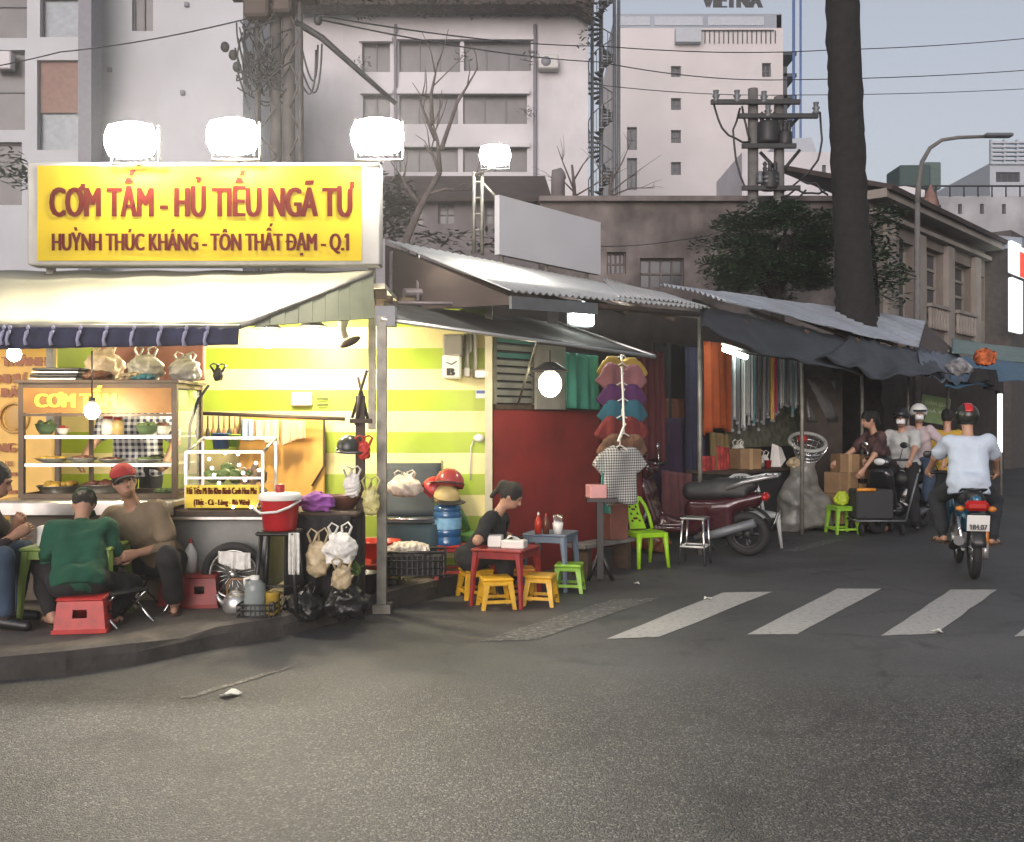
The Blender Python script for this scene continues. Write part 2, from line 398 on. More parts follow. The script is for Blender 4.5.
def paint(worn, name):
    m = bpy.data.materials.new(name); m.use_nodes = True; N, L = nodes(m); b = principled(m)
    geo = N.new('ShaderNodeNewGeometry'); n = N.new('ShaderNodeTexNoise'); n.inputs['Scale'].default_value = 22; n.inputs['Detail'].default_value = 9; n.inputs['Roughness'].default_value = 0.75
    L.new(geo.outputs['Position'], n.inputs['Vector'])
    mr = N.new('ShaderNodeMapRange'); mr.inputs['From Min'].default_value = worn-0.12; mr.inputs['From Max'].default_value = worn+0.12; L.new(n.outputs['Fac'], mr.inputs['Value'])
    mx = N.new('ShaderNodeMix'); mx.data_type = 'RGBA'; mx.inputs['A'].default_value = (0.06,0.059,0.058,1); mx.inputs['B'].default_value = (0.37,0.365,0.355,1)
    L.new(mr.outputs[0], mx.inputs['Factor']); L.new(mx.outputs['Result'], b.inputs['Base Color']); b.inputs['Roughness'].default_value = 0.6
    return m
M_PAINT = paint(0.37, 'worn_white_paint'); M_FAINT = paint(0.615, 'faded_white_paint')
def marking(pix, m, name='crosswalk_stripe'):
    q = [G(*p) for p in pix]; mb = MB(); n = 8
    a, b_, c, d = q
    pts = []
    for (s, e) in ((a,b_),(b_,c),(c,d),(d,a)):
        for i in range(n):
            t = i/n; j = Vector((rng.uniform(-.006,.006), rng.uniform(-.008,.008), 0)); pts.append(s.lerp(e, t)+j)
    for p in pts: p.z = 0.004
    mb.add(pts, [tuple(range(len(pts)))], False); tag(mb.build(name, m), kind='structure')
marking([(607,639),(659,637.5),(772,592),(722,593)], M_PAINT)
marking([(747,635),(797.5,634.5),(882,589),(837,589)], M_PAINT)
marking([(881,636),(936,634),(997,590),(951,590)], M_PAINT)
marking([(1014,637),(1075,635),(1115,592),(1070,592)], M_PAINT)
marking([(476,642),(536,640),(660,598),(612,600)], M_FAINT)
marking([(180,698),(190,699),(296,667),(290,666)], M_FAINT, 'road_line')
marking([(782,551),(800,552),(845,540),(830,539)], M_FAINT, 'road_line')

# ---- sidewalk and kerb
KERB = [(-14,2.6),(-6.0,4.95),(-3.05,5.96),(-2.71,6.08),(-2.37,6.33),(-2.16,6.62),(-1.64,7.2),(-1.36,7.67),(-1.03,8.16),(-0.72,8.66),(-0.46,9.1),(-0.33,9.75)]
M_KERB = mat('kerb_concrete', (0.13,0.115,0.098), 0.85, var=0.3, scale=5, bump=0.5, bscale=22, stain=0.75, stain_col=(0.05,0.045,0.04))
M_WALK = mat('sidewalk_concrete', (0.125,0.11,0.095), 0.85, var=0.3, scale=3, bump=0.35, bscale=30, stain=0.6, stain_col=(0.05,0.042,0.036))
SW = 0.15
M_KERBF = mat('dark_kerb_face', (0.045,0.04,0.036), 0.9, var=0.5, scale=4, bump=0.6, bscale=20, stain=0.5, stain_col=(0.02,0.018,0.017))  # kerb face coloured darker than the kerb top
mb = MB(); segs = []
for i in range(len(KERB)-1):
    a, b_ = Vector((*KERB[i],0)), Vector((*KERB[i+1],0)); nseg = max(1, int((b_-a).length/0.22))
    for k in range(nseg): segs.append(a.lerp(b_, k/nseg))
segs.append(Vector((*KERB[-1],0)))
prof = []
for i, p in enumerate(segs):
    t = (segs[min(i+1, len(segs)-1)]-segs[max(i-1, 0)]).normalized(); nn = Vector((-t.y, t.x, 0))
    w1 = rng.uniform(-.012,.012); w2 = rng.uniform(-.012,.012); cut = -0.03 if abs(p.x+2.16) < .05 else 0
    prof.append([p+Vector((0,0,-.05)), p+nn*(0.015+w1)+Vector((0,0,.09+w2)), p+nn*(0.045+w1)+Vector((0,0,SW-.012+w2*.5+cut)), p+nn*.09+Vector((0,0,SW+.006+cut)), p+nn*.27+Vector((0,0,SW+.006))])
vs = [q for r_ in prof for q in r_]
for k in range(4):
    mb.cur = 1 if k < 2 else 0; mb.add(vs if k == 0 else [], [], False)
    for i in range(len(prof)-1): mb.f.append((i*5+k, (i+1)*5+k, (i+1)*5+k+1, i*5+k+1)); mb.m.append(mb.cur); mb.sm.append(False)
tag(mb.build('kerb', [M_KERB, M_KERBF]), kind='structure')
mb = MB(); inner = [r_[4] for r_ in prof]
back = [Vector((p.x-3 if i < 3 else p.x, 26, SW)) for i, p in enumerate(inner)]
for i in range(len(inner)-1):
    a, b_ = inner[i].copy(), inner[i+1].copy(); a.z = b_.z = SW
    mb.add([a, b_, Vector((b_.x, 26, SW)), Vector((a.x, 26, SW))], [(0,1,2,3)], False)
tag(mb.build('sidewalk', M_WALK), kind='structure')

M_PAPER = mat('paper', (0.7,0.69,0.66), 0.8, var=0.1)
for (px, py, s, lab) in ((231,696,.07,'white paper scrap lying alone on the road below the kerb'),(937,633,.05,'tiny pinkish scrap of litter at the near end of the crosswalk stripe by the rider'),(708,600,.045,'small pale litter scrap on the leftmost clear crosswalk stripe'),(637,585,.03,'tiny white litter crumb in front of the green chair')):
    c = G(px, py); mb = MB(); a = rng.uniform(0,3)
    mb.grid(lambda u, v: c+Vector(((u-.5)*s*1.5*math.cos(a)-(v-.5)*s*math.sin(a), (u-.5)*s*1.5*math.sin(a)+(v-.5)*s*math.cos(a), .008+.012*math.sin(5*u+a)*math.sin(4*v+1)+.012)), 4, 3, 0.002)
    tag(mb.build('paper_scrap', M_PAPER), lab, 'litter')

# ================================================================ buildings
def facade(mb, o, du, holes, Wd, z0, z1, th=0.25):
    """Wall face from o along du (outward normal to its right), openings (u0,z0,u1,z1) cut with reveals th deep."""
    o = Vector(o); du = Vector(du).normalized(); n = Vector((du.y,-du.x,0)); Zv = Vector((0,0,1))
    us = sorted({0, Wd, *[min(max(h[k],0),Wd) for h in holes for k in (0,2)]}); zs = sorted({z0, z1, *[min(max(h[k],z0),z1) for h in holes for k in (1,3)]})
    pt = lambda u, z, d=0: Vector((o.x, o.y, 0))+du*u+Zv*z-n*d
    for i in range(len(us)-1):
        for j in range(len(zs)-1):
            cu, cz = (us[i]+us[i+1])/2, (zs[j]+zs[j+1])/2
            if any(h[0] < cu < h[2] and h[1] < cz < h[3] for h in holes): continue
            mb.add([pt(us[i],zs[j]), pt(us[i+1],zs[j]), pt(us[i+1],zs[j+1]), pt(us[i],zs[j+1])], [(0,1,2,3)], False)
    for (a, b_, c, d) in holes:
        a, c = max(a,0), min(c,Wd); b_, d = max(b_,z0), min(d,z1)
        for (p, q) in (((a,b_),(c,b_)),((c,b_),(c,d)),((c,d),(a,d)),((a,d),(a,b_))):
            mb.add([pt(*p), pt(*q), pt(*q,th), pt(*p,th)], [(0,1,2,3)], False)
def solid_behind(mb, o, du, Wd, z0, z1, depth, th=0.25):
    o = Vector((o[0],o[1],0)); du = Vector(du).normalized(); n = Vector((du.y,-du.x,0))
    a = o-n*th; b_ = o+du*Wd-n*th; c = b_-n*depth; d = a-n*depth
    v = [Vector((p.x,p.y,z)) for z in (z0,z1-.002) for p in (a,b_,c,d)]
    mb.add(v, [(0,1,5,4),(1,2,6,5),(2,3,7,6),(3,0,4,7),(4,5,6,7)], False)
    f0, f1 = o, o+du*Wd                              # returns from the face back to the body, and the top edge
    for (p, q) in ((f0,a),(f1,b_)):
        mb.add([Vector((p.x,p.y,z0)), Vector((q.x,q.y,z0)), Vector((q.x,q.y,z1)), Vector((p.x,p.y,z1))], [(0,1,2,3)], False)
    mb.add([Vector((p.x,p.y,z1)) for p in (f0,f1,b_,a)], [(0,1,2,3)], False)
def window(parent, o, du, h, m_fr, m_gl, th=0.2, bars=(1,1), fr=0.05, name='window'):
    o = Vector((o[0],o[1],0)); du = Vector(du).normalized(); n = Vector((du.y,-du.x,0)); M = Matrix.Rotation(math.atan2(du.y,du.x), 3, 'Z')
    u0, z0, u1, z1 = h; mb = MB(); c = lambda u, z, d: o+du*u-n*d+Vector((0,0,z))
    for u in [u0+fr/2, u1-fr/2]+[u0+(u1-u0)*k/(bars[0]+1) for k in range(1,bars[0]+1)]: mb.box(c(u,(z0+z1)/2,th-.05), (fr,.06,z1-z0), M=M)
    for z in [z0+fr/2, z1-fr/2]+[z0+(z1-z0)*k/(bars[1]+1) for k in range(1,bars[1]+1)]: mb.box(c((u0+u1)/2,z,th-.045), (u1-u0-2*fr,.05,fr), M=M)
    w_ = mb.build(name, m_fr, parent)
    g = MB(); g.box(c((u0+u1)/2,(z0+z1)/2,th-.012), (u1-u0-.01,.02,z1-z0-.01), M=M); g.build('pane', m_gl, w_)
    return w_
M_WHITE = mat('white_render', (0.60,0.58,0.60), 0.85, var=0.1, scale=0.5, stain=0.4, stain_col=(0.3,0.29,0.29))
M_GREYW = mat('pale_grey_render', (0.47,0.48,0.51), 0.85, var=0.1, scale=0.4, stain=0.35, stain_col=(0.3,0.3,0.3))
M_CREAM = mat('cream_render', (0.56,0.53,0.53), 0.85, var=0.08, scale=0.3, stain=0.35, stain_col=(0.36,0.34,0.32))
M_BAND = mat('grey_band', (0.2,0.2,0.23), 0.7, var=0.08)
M_GLASS = mat('dark_window_glass', (0.045,0.048,0.055), 0.18, var=0.4, scale=1.2)
M_MAUVE = mat('dusty_window_glass', (0.075,0.07,0.075), 0.3, var=0.35, scale=1.0)
M_FRAME = mat('window_frame_grey', (0.10,0.10,0.11), 0.5, var=0.1)
M_BROWN = mat('brown_shutter', (0.2,0.105,0.08), 0.6, var=0.15)
M_BGREY = mat('bluegrey_panel', (0.22,0.25,0.28), 0.4, var=0.15)
M_DKBR = mat('dark_brown_roofing', (0.055,0.04,0.035), 0.8, var=0.3, scale=2)
M_OLDC = mat('old_stained_concrete', (0.125,0.107,0.102), 0.9, var=0.75, scale=1.2, bump=0.3, bscale=8, stain=0.85, stain_col=(0.055,0.045,0.042))
M_METG = mat('grey_painted_metal', (0.16,0.17,0.18), 0.5, metal=0.4, var=0.15)
M_DARKM = mat('dark_metal', (0.03,0.03,0.032), 0.5, metal=0.3, var=0.2)
M_LEAF = None
def front(name, label, Y, px0, px1, pyt, holes, m, depth=8, th=0.25, z0=0.0):
    """A building whose front faces the camera's way at distance Y; edges and openings surveyed from the photograph."""
    X = lambda p: (p-512)*Y/F_PX; Z = lambda p: H_EYE-(p-421)*Y/F_PX
    o = (X(px0), Y); Wd = X(px1)-X(px0)
    t = thing(name, label, 'building', (X((px0+px1)/2), Y, 0))
    hs_ = [(X(a)-o[0], Z(d), X(c)-o[0], Z(b_)) for (a,b_,c,d) in holes]
    mb = MB(); facade(mb, o, (1,0,0), hs_, Wd, z0, Z(pyt), th); solid_behind(mb, o, (1,0,0), Wd, z0, Z(pyt), depth, th)
    mb.build('wall', m, t)
    return t, o, hs_, X, Z
DX = (1,0,0)
M_UPW = mat('aircon_casing', (.5,.49,.47), .5, var=.1)
# left block with framed bays
t, o, hs_, X, Z = front('framed_building', 'pale building with white frames and brown panel bays at the far left', 28, -120, 84, -70, [(-60,50,25,130),(-60,-30,27,38),(-60,142,22,205),(37,60,78,150),(40,-40,78,37)], M_GREYW)
for i, h in enumerate(hs_):
    w_ = window(t, o, DX, h, M_FRAME, M_MAUVE if i < 3 else M_BGREY, 0.25, (0,0) if i > 2 else (1,1), 0.04)
    if i > 2:
        mb = MB(); zt = h[3]; zm = h[1]+(h[3]-h[1])*(0.42 if i == 3 else 0.5)
        mb.box((o[0]+(h[0]+h[2])/2, 28+.15, (zt+zm)/2), (h[2]-h[0]-.1,.03,zt-zm-.05)); mb.build('panel', M_BROWN, w_)
mb = MB(); mb.box((X(90),28.0,10), (X(97)-X(84),.7,20)); mb.build('pilaster', M_BAND, t)
mb = MB(); mb.rbox((X(4),27.95,Z(62)), (.55,.3,.5), .03); mb.build('air_conditioner', M_WHITE, t)
# plain wall
t, o, hs_, X, Z = front('plain_building', 'tall blank pale grey building wall behind the shop sign', 29, 97, 243, -70, [(132,-40,153,31)], M_GREYW)
window(t, o, DX, hs_[0], M_FRAME, M_MAUVE)
mb = MB(); [mb.rbox((X(a),28.97,Z(b_)), (.14,.1,.14), .02) for a, b_ in ((187,5),(183,93),(110,70))]; mb.build('vent_cap', M_BAND, t)
# central white block
H = [(362,38,390,72),(399,36,460,72),(464,36,531,71),(363,90,390,124),(399,90,458,124),(463,90,527,124),(399,143,458,172),(463,143,527,172)]
t, o, hs_, X, Z = front('white_building', 'large white building with wide dark windows and an overgrown brown roof edge', 40, 243, 588, -2, H, M_WHITE, 14)
for i, h in enumerate(hs_):
    window(t, o, DX, h, M_FRAME, M_MAUVE, 0.25, (2 if h[2]-h[0] > 2 else 1, 0), 0.05)
mb = MB(); [mb.box((o[0]+(h[0]+h[2])/2, 39.93, h[3]-.1), (h[2]-h[0]+.2,.24,.2)) for h in hs_]; mb.build('lintel', M_WHITE, t)
for a, b_ in ((548,66),): mb = MB(); mb.rbox((X(a),39.7,Z(b_)), (.8,.5,.55), .04); mb.cur = 1; mb.lathe([(0,0),(.2,0),(.2,.02),(0,.02)], (X(a)-.1,39.44,Z(b_)), 14, 'Y'); mb.build('air_conditioner', [M_UPW, M_BAND], t)
for px in (535,396): mb = MB(); mb.tube([(X(px),39.85,1),(X(px),39.85,Z(26))], .07, 6); mb.build('downpipe', M_BAND, t)
mb = MB()
mb.prism([(X(243),39.6,Z(18)),(X(572),39.6,Z(18)),(X(589),39.6,Z(30)),(X(600),39.6,Z(-30)),(X(243),39.6,Z(-60))], (0,-.9,0)); mb.build('roof_fascia', M_DKBR, t)
# low grey house in front of the white block
M_LOWH = mat('mauve_grey_render', (0.15,0.135,0.14), 0.9, var=0.25, scale=1.5, stain=0.5, stain_col=(0.1,0.09,0.09))
t, o, hs_, X, Z = front('low_house', 'low grey house with small shuttered windows behind the bare tree', 26, 385, 548, 196, [(409,206,424,228),(438,203,455,224),(485,203,500,224)], M_LOWH, 6)
for h in hs_: window(t, o, DX, h, M_FRAME, M_MAUVE, 0.22, (1,1), 0.04)
mb = MB(); mb.slab([P(378,198,25.6), P(552,198,25.6), P(545,176,28), P(385,176,28)], .08); mb.build('roof', M_DKBR, t)
# cream tower block behind
H = [(671,66,681,77),(671,98,681,110),(671,130,681,143),(671,162,681,175),(762,63,771,77),(627,127,637,150),(627,158,637,190)]
t, o, hs_, X, Z = front('cream_building', 'tall cream building with four small square windows in a column', 60, 617, 783, 28, H, M_CREAM, 12, 0.3)
for h in hs_: window(t, o, DX, h, M_FRAME, M_GLASS, 0.3, (1,1), 0.06)
M_UP = mat('bluegrey_upper_storey', (0.26,0.29,0.34), 0.6, var=0.1, scale=.5); M_UP2 = mat('pale_upper_panel', (0.38,0.41,0.45), 0.6, var=0.08)
mb = MB(); mb.box(((X(617)+X(786))/2, 64, (Z(30)+Z(8))/2), (X(786)-X(617),6,Z(7)-Z(31))); mb.build('upper_storey', M_UP, t)
mb = MB()
for a, c in ((620,652),(657,706),(711,768)):
    for y0, y1 in ((10,19),(22,30)): mb.box(((X(a)+X(c))/2, 60.98, (Z(y0)+Z(y1))/2), (X(c)-X(a),.06,Z(y0)-Z(y1)))
mb.build('storey_panel', M_UP2, t)
mb = MB(); mb.prism([(X(786),61,Z(8)),(X(797),67,Z(22)),(X(797),67,Z(36)),(X(786),61,Z(30))], (-.3,.0,0)); mb.build('side_overhang', M_UP, t)
mb = MB(); mb.box((X(736),59.9,Z(31)), (X(775)-X(700),.05,.06))
for k in range(17): mb.box((X(700+k*4.68),59.9,(Z(31)+Z(44))/2), (.05,.04,Z(31)-Z(44)))
mb.build('railing', M_DARKM, t)
mb = MB(); mb.box((X(687),59.7,Z(38)), (X(700)-X(675),.5,Z(31)-Z(45))); mb.build('balcony_box', M_UP2, t)
mb = MB(); [mb.box((X(790),63,Z(y)), (1.1,5,.2)) for y in range(50,200,22)]; mb.box((X(787),62.5,13), (.3,4,20)); mb.build('side_balcony', M_GLASS, t)
mb = MB(); mb.tube([(X(796),60.5,3),(X(796),60.5,Z(-20))], .09); mb.tube([(X(803),60.5,12),(X(803),60.5,Z(-20))], .07); mb.build('downpipe', mat('blue_pipe', (0.08,0.14,0.3), .5), t)
mb = MB(); text_mb(mb, 'VIETNA', 0.85, 3.6, P(732,8,61.4), (1,0,0), (0,0,1), bold=.1, depth=.05); mb.build('roof_lettering', M_DARKM, t)
mb = MB(); mb.box((X(673),66,Z(3)), (X(708)-X(640),4,.9)); mb.build('roof_house', M_UP2, t)
# small white block and its water box
t, o, hs_, X, Z = front('white_annex', 'small stained white block behind the transformer poles', 50, 742, 832, 152, [(822,165,826,177)], M_WHITE, 6)
window(t, o, DX, hs_[0], M_FRAME, M_GLASS)
mb = MB(); mb.prism([(X(798),52,Z(152)),(X(826),52,Z(152)),(X(826),52,Z(142)),(X(790),52,Z(142)),(X(790),52,Z(128)),(X(824),52,Z(126)),(X(829),52,Z(142)),(X(829),52,Z(152))], (0,3,0)); mb.build('roof_box', M_UP2, t)
# stained boundary wall
t, o, hs_, X, Z = front('old_concrete_wall', 'long dark stained concrete wall below the cream building', 24, 540, 850, 201, [(640,258,684,288),(607,252,626,274)], M_OLDC, 1.2)
for h in hs_: window(t, o, DX, h, M_OLDC, M_GLASS, 0.25, (3,1), 0.04)
mb = MB(); mb.box((X(695),24.3,Z(200)), (X(851)-X(539),1.0,.12)); mb.build('coping', M_OLDC, t)
t['category'] = 'wall'
t = thing('roof_vent', 'stubby grey roof vent with a hooked cap above the stained wall', 'vent', P(558,200,24.5)); mb = MB()
mb.tube([P(558,204,24.5),P(558,180,24.5),P(559,174,24.5),P(563,171,24.5)], [.17,.17,.2,.1], 10); mb.build('pipe', M_LOWH, t)
# spiral stair
c = P(601,421,42); t = thing('spiral_staircase', 'slender grey spiral staircase climbing between the white and cream buildings', 'staircase', (c.x,c.y,0))
mb = MB(); mb.tube([(c.x,c.y,0),(c.x,c.y,20)], .09); mb.build('pole', M_METG, t)
mb = MB(); rl = MB(); pts = []
for i in range(110):
    a = i*0.42; z = 2+i*.165; d = Vector((math.cos(a), math.sin(a), 0)); mb.box(Vector((c.x,c.y,z))+d*.3, (.52,.2,.045), a)
    pts.append(Vector((c.x,c.y,z+.9))+d*.55)
    rl.box(Vector((c.x,c.y,z+.45))+d*.55, (.03,.03,.9))
mb.build('tread', M_METG, t); rl.tube(pts, .025, 5); rl.build('railing', M_METG, t)
mb = MB(); [mb.tube([(c.x+dx,c.y-.6,0),(c.x+dx,c.y-.6,20)], .07, 6) for dx in (-.42,.5,.68)]; mb.build('column', M_METG, t)
# colonial shop house along the street
OFF = 4.0; du = Vector((UX,UY,0)); TA, TB = rowt(868,OFF), rowt(985,OFF); oo = row(TA,OFF)
def uz(px, py): q = PL(px, py, OFF); return (rowt(px,OFF)-TA, q.z)
M_COL = mat('aged_yellow_render', (0.17,0.145,0.125), 0.9, var=0.25, scale=1.0, stain=0.6, stain_col=(0.12,0.1,0.09)); M_COLT = mat('pale_pilaster_render', (0.24,0.215,0.19), 0.9, var=0.2, scale=1.2, stain=0.4, stain_col=(0.15,0.13,0.11))
hh = []
for (a,b_,c_,d_) in ((899,243,914,320),(924,250,944,304),(952,264,971.5,311),(977,276,984,321)):
    u0, _ = uz(a, b_); u1, _ = uz(c_, d_); zt = uz((a+c_)/2, b_)[1]; zb = uz((a+c_)/2, d_)[1]; hh.append((u0, zb, u1, zt))
ztop = uz(930, 225)[1]
t = thing('colonial_shophouse', 'weathered two storey colonial shophouse with tall windows beside the street lamp', 'building', row((TA+TB)/2, OFF))
mb = MB(); facade(mb, oo, du, hh, TB-TA, 0, ztop, .3); solid_behind(mb, oo, du, TB-TA, 0, ztop, 6, .3); mb.build('wall', M_COL, t)
M_REDD = mat('dark_red_shutter', (0.09,0.02,0.02), .6)
for i, h in enumerate(hh): window(t, oo, du, h, M_COLT if i < 3 else M_REDD, M_GLASS if i < 3 else M_REDD, .3, (1,2), .08)
nrm = Vector((UY,-UX,0)); RM = Matrix.Rotation(U_ANG, 3, 'Z')
mb = MB(); mb.box(row((TA+TB)/2, OFF-.25, ztop+.03), (TB-TA+.4,.6,.22), M=RM); mb.box(row((TA+TB)/2, OFF-.1, ztop-.35), (TB-TA,.24,.12), M=RM); mb.build('cornice', M_COLT, t)
mb = MB(); mb.slab([row(TA-.2,OFF-.7,ztop+.2), row(TB+.3,OFF-.7,ztop+.2), row(TB+.3,OFF+2.6,ztop+1.3), row(TA-.2,OFF+2.6,ztop+1.3)], .12); mb.build('roof', M_DKBR, t)
for px in (887,918,947,974): mb = MB(); tt = rowt(px,OFF); mb.box(row(tt,OFF-.06,ztop/2-.2), (.55,.16,ztop-.5), M=RM); mb.build('pilaster', M_COLT, t)
for i in (1,2):
    h = hh[i]; mb = MB(); n_ = 7
    for k in range(n_): mb.lathe([(.05,0),(.09,.12),(.05,.3),(.08,.5),(.05,.6)], row(TA+h[0]+(h[2]-h[0])*(k+.5)/n_, OFF-.12, h[1]-.75), 8)
    mb.box(row(TA+(h[0]+h[2])/2, OFF-.12, h[1]-.1), (h[2]-h[0],.2,.1), M=RM); mb.build('balustrade', M_COLT, t)
# neighbour with lit white sign
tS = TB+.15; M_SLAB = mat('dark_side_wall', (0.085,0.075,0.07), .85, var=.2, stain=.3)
t = thing('dark_shop_building', 'narrow dark building wall with a lit white and red sign at the right edge', 'building', row(tS,3.6))
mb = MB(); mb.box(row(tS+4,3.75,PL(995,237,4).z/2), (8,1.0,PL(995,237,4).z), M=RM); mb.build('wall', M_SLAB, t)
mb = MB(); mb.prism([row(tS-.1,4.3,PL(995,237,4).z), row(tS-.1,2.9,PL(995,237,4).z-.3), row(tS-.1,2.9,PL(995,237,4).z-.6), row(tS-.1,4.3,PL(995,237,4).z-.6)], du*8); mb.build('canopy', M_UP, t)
o3 = 3.05; q0 = PL(1009,245,o3); q1 = PL(1009,272,o3); q2 = PL(1009,334,o3); t0 = rowt(1008.5,o3)
M_LIT = mat('lit_white_sign', (0.85,0.87,0.87), .4, var=0, emit=(.9,1,.98), estr=.8); M_LITR = mat('lit_red_lettering', (.7,.05,.03), .4, var=0, emit=(1,.06,.02), estr=.55)
sg = thing('lit_sign', 'lit white vertical sign with a red panel at the right edge', 'sign', row(t0,o3,q2.z))
mb = MB(); mb.rbox(row(t0+1.0,o3-.05,(q0.z+q1.z)/2+.05), (2.0,.14,q0.z-q1.z+.15), .02, M=RM); mb.rbox(row(t0+.62,o3-.05,(q1.z+q2.z)/2-.05), (1.2,.14,q1.z-q2.z-.25), .02, M=RM); mb.build('light_box', M_LIT, sg)
mb = MB(); mb.rbox(row(t0+1.35,o3-.14,(q0.z+q1.z)/2-.1), (1.1,.03,.8), .01, M=RM); mb.build('red_panel', M_LITR, sg)
# buildings far behind on the right
t, o, hs_, X, Z = front('stained_white_building', 'long stained whitish building with a roof railing behind the street lamp', 52, 860, 1120, 196, [(936,205,941,214),(958,204,962,214),(980,204,984,214),(1002,204,1006,214)], mat('stained_white_render', (.34,.34,.355), .9, var=.25, scale=.6, stain=.7, stain_col=(.15,.15,.16)), 10)
for h in hs_: window(t, o, DX, h, M_FRAME, M_GLASS, .25, (0,0))
mb = MB(); mb.tube([P(880,186,52),P(1120,186,52)], .05, 6)
for px in range(880,1120,14): mb.tube([P(px,186,52),P(px,197,52)], .04, 5)
mb.build('railing', M_DARKM, t)
mb = MB(); mb.lathe([(.42,0),(.42,1.0),(.3,1.4),(.0,2.0)], P(931,222,51.4), 4); mb.build('turret', M_BROWN, t)
mb = MB(); mb.prism([P(868,197,51.8),P(925,197,51.8),P(925,190,51.8),P(905,186,51.8),P(868,190,51.8)], (0,1,0)); mb.build('gable', M_WHITE, t)
t = thing('water_tank', 'dark green boxy water tank on the roof beside the street lamp', 'tank', P(914,190,56)); mb = MB()
mb.rbox(P(908,181,56), (1.7,2,1.3), .06); mb.build('tank_body', mat('dark_green_tank', (.03,.06,.055), .6), t); mb = MB(); mb.rbox(P(927,179,56), (.9,1.6,1.5), .05); mb.build('cabinet', mat('green_cabinet', (.07,.11,.1), .6), t)
t, o, hs_, X, Z = front('distant_building', 'distant pale building with slatted rooftop fins at the right edge', 90, 990, 1100, 163, [(996,172,1020,182),(1030,172,1060,182)], M_UP2, 12)
for h in hs_: window(t, o, DX, h, M_FRAME, M_GLASS, .25, (3,0))
mb = MB()
for k in range(6): mb.box(P(1045,143+k*4.2,90), (9.8,.5,.16))
[mb.box(P(px,152,90), (.2,.3,2.2)) for px in range(991,1100,13)]; mb.build('roof_fin', M_UP2, t)
t, o, hs_, X, Z = front('street_end_building', 'dim building closing the far end of the market street', 75, 1010, 1400, 250, [(1040,280,1060,320),(1090,280,1110,320)], M_LOWH, 8)
for h in hs_: window(t, o, DX, h, M_FRAME, M_GLASS)
# ================================================================ food stall: shell
def striped():
    m = mat('striped_paint', (1,1,1), .5, var=.12, scale=3, stain=.32, stain_col=(.26,.23,.12), bump=.15, bscale=5); N, L = nodes(m)
    geo = N.new('ShaderNodeNewGeometry'); sx = N.new('ShaderNodeSeparateXYZ'); L.new(geo.outputs['Position'], sx.inputs[0])
    n = N.new('ShaderNodeTexNoise'); n.inputs['Scale'].default_value = 5; L.new(geo.outputs['Position'], n.inputs['Vector'])
    a = N.new('ShaderNodeMath'); a.operation = 'MULTIPLY_ADD'; a.inputs[1].default_value = .012; L.new(n.outputs['Fac'], a.inputs[0]); L.new(sx.outputs['Z'], a.inputs[2])
    b = N.new('ShaderNodeMath'); b.operation = 'ADD'; b.inputs[1].default_value = -1.653+.407*20; L.new(a.outputs[0], b.inputs[0])
    c = N.new('ShaderNodeMath'); c.operation = 'DIVIDE'; c.inputs[1].default_value = .407; L.new(b.outputs[0], c.inputs[0])
    d = N.new('ShaderNodeMath'); d.operation = 'FRACT'; L.new(c.outputs[0], d.inputs[0])
    g = N.new('ShaderNodeMapRange'); g.inputs['From Min'].default_value = .495; g.inputs['From Max'].default_value = .505; L.new(d.outputs[0], g.inputs['Value'])
    mx = N.new('ShaderNodeMix'); mx.data_type = 'RGBA'; mx.inputs['A'].default_value = (.33,.46,.022,1); mx.inputs['B'].default_value = (.78,.70,.33,1)
    L.new(g.outputs[0], mx.inputs['Factor'])
    hsv = [x for x in N if x.bl_idname == 'ShaderNodeHueSaturation'][0]; L.new(mx.outputs['Result'], hsv.inputs['Color'])
    return m
M_STRIPE = striped()
M_ALU = mat('aluminium', (.55,.55,.53), .35, metal=.8, var=.1); M_CHROME = mat('chrome', (.7,.7,.7), .18, metal=1, var=.05)
M_STEEL = mat('brushed_steel', (.5,.49,.47), .3, metal=.9, var=.2, scale=8)
M_POLE = mat('galvanised_pole', (.23,.22,.19), .55, metal=.5, var=.3, scale=9)
M_OFFW = mat('offwhite_plastic', (.7,.69,.64), .4, var=.06); M_BLACK = mat('black_plastic', (.012,.012,.013), .4, var=.2); M_BLKC = mat('black_cloth', (.014,.013,.015), .9, var=.3)
M_REDP = mat('red_plastic', (.40,.02,.018), .4, var=.22, scale=14, stain=.3, stain_col=(.10,.03,.02)); M_DRED = mat('dark_red_plastic', (.23,.014,.014), .45, var=.25, scale=10, stain=.35, stain_col=(.07,.02,.015))
M_YELP = mat('yellow_plastic', (.66,.37,.02), .42, var=.18, scale=12, stain=.3, stain_col=(.22,.13,.03)); M_GRNP = mat('lime_plastic', (.24,.47,.035), .42, var=.18, scale=12, stain=.3, stain_col=(.08,.14,.03))
M_ORGP = mat('orange_plastic', (.62,.24,.02), .4, var=.08); M_GLZ = mat('clear_glass', (.9,.95,.92), .05, var=0, alpha=.12)
M_BAGW = mat('white_plastic_bag', (.66,.65,.60), .4, var=.15, scale=25, bump=.5, bscale=30); M_BAGT = mat('tan_plastic_bag', (.45,.36,.22), .5, var=.25, scale=20, bump=.5, bscale=25)
M_BAGB = mat('black_plastic_bag', (.012,.012,.012), .3, var=.2, bump=.5, bscale=25); M_WOODD = mat('dark_wood', (.055,.035,.024), .7, var=.35, scale=12)
M_TARPD = mat('dark_tarpaulin', (.045,.046,.044), .7, var=.35, scale=3, bump=.3, bscale=6); M_CARD = mat('cardboard', (.24,.145,.075), .85, var=.2, scale=5)
WALL_Y = 9.7
t = thing('striped_wall', 'lime green and pale yellow horizontally striped wall of the food stall', 'wall', (-2.4,WALL_Y,0))
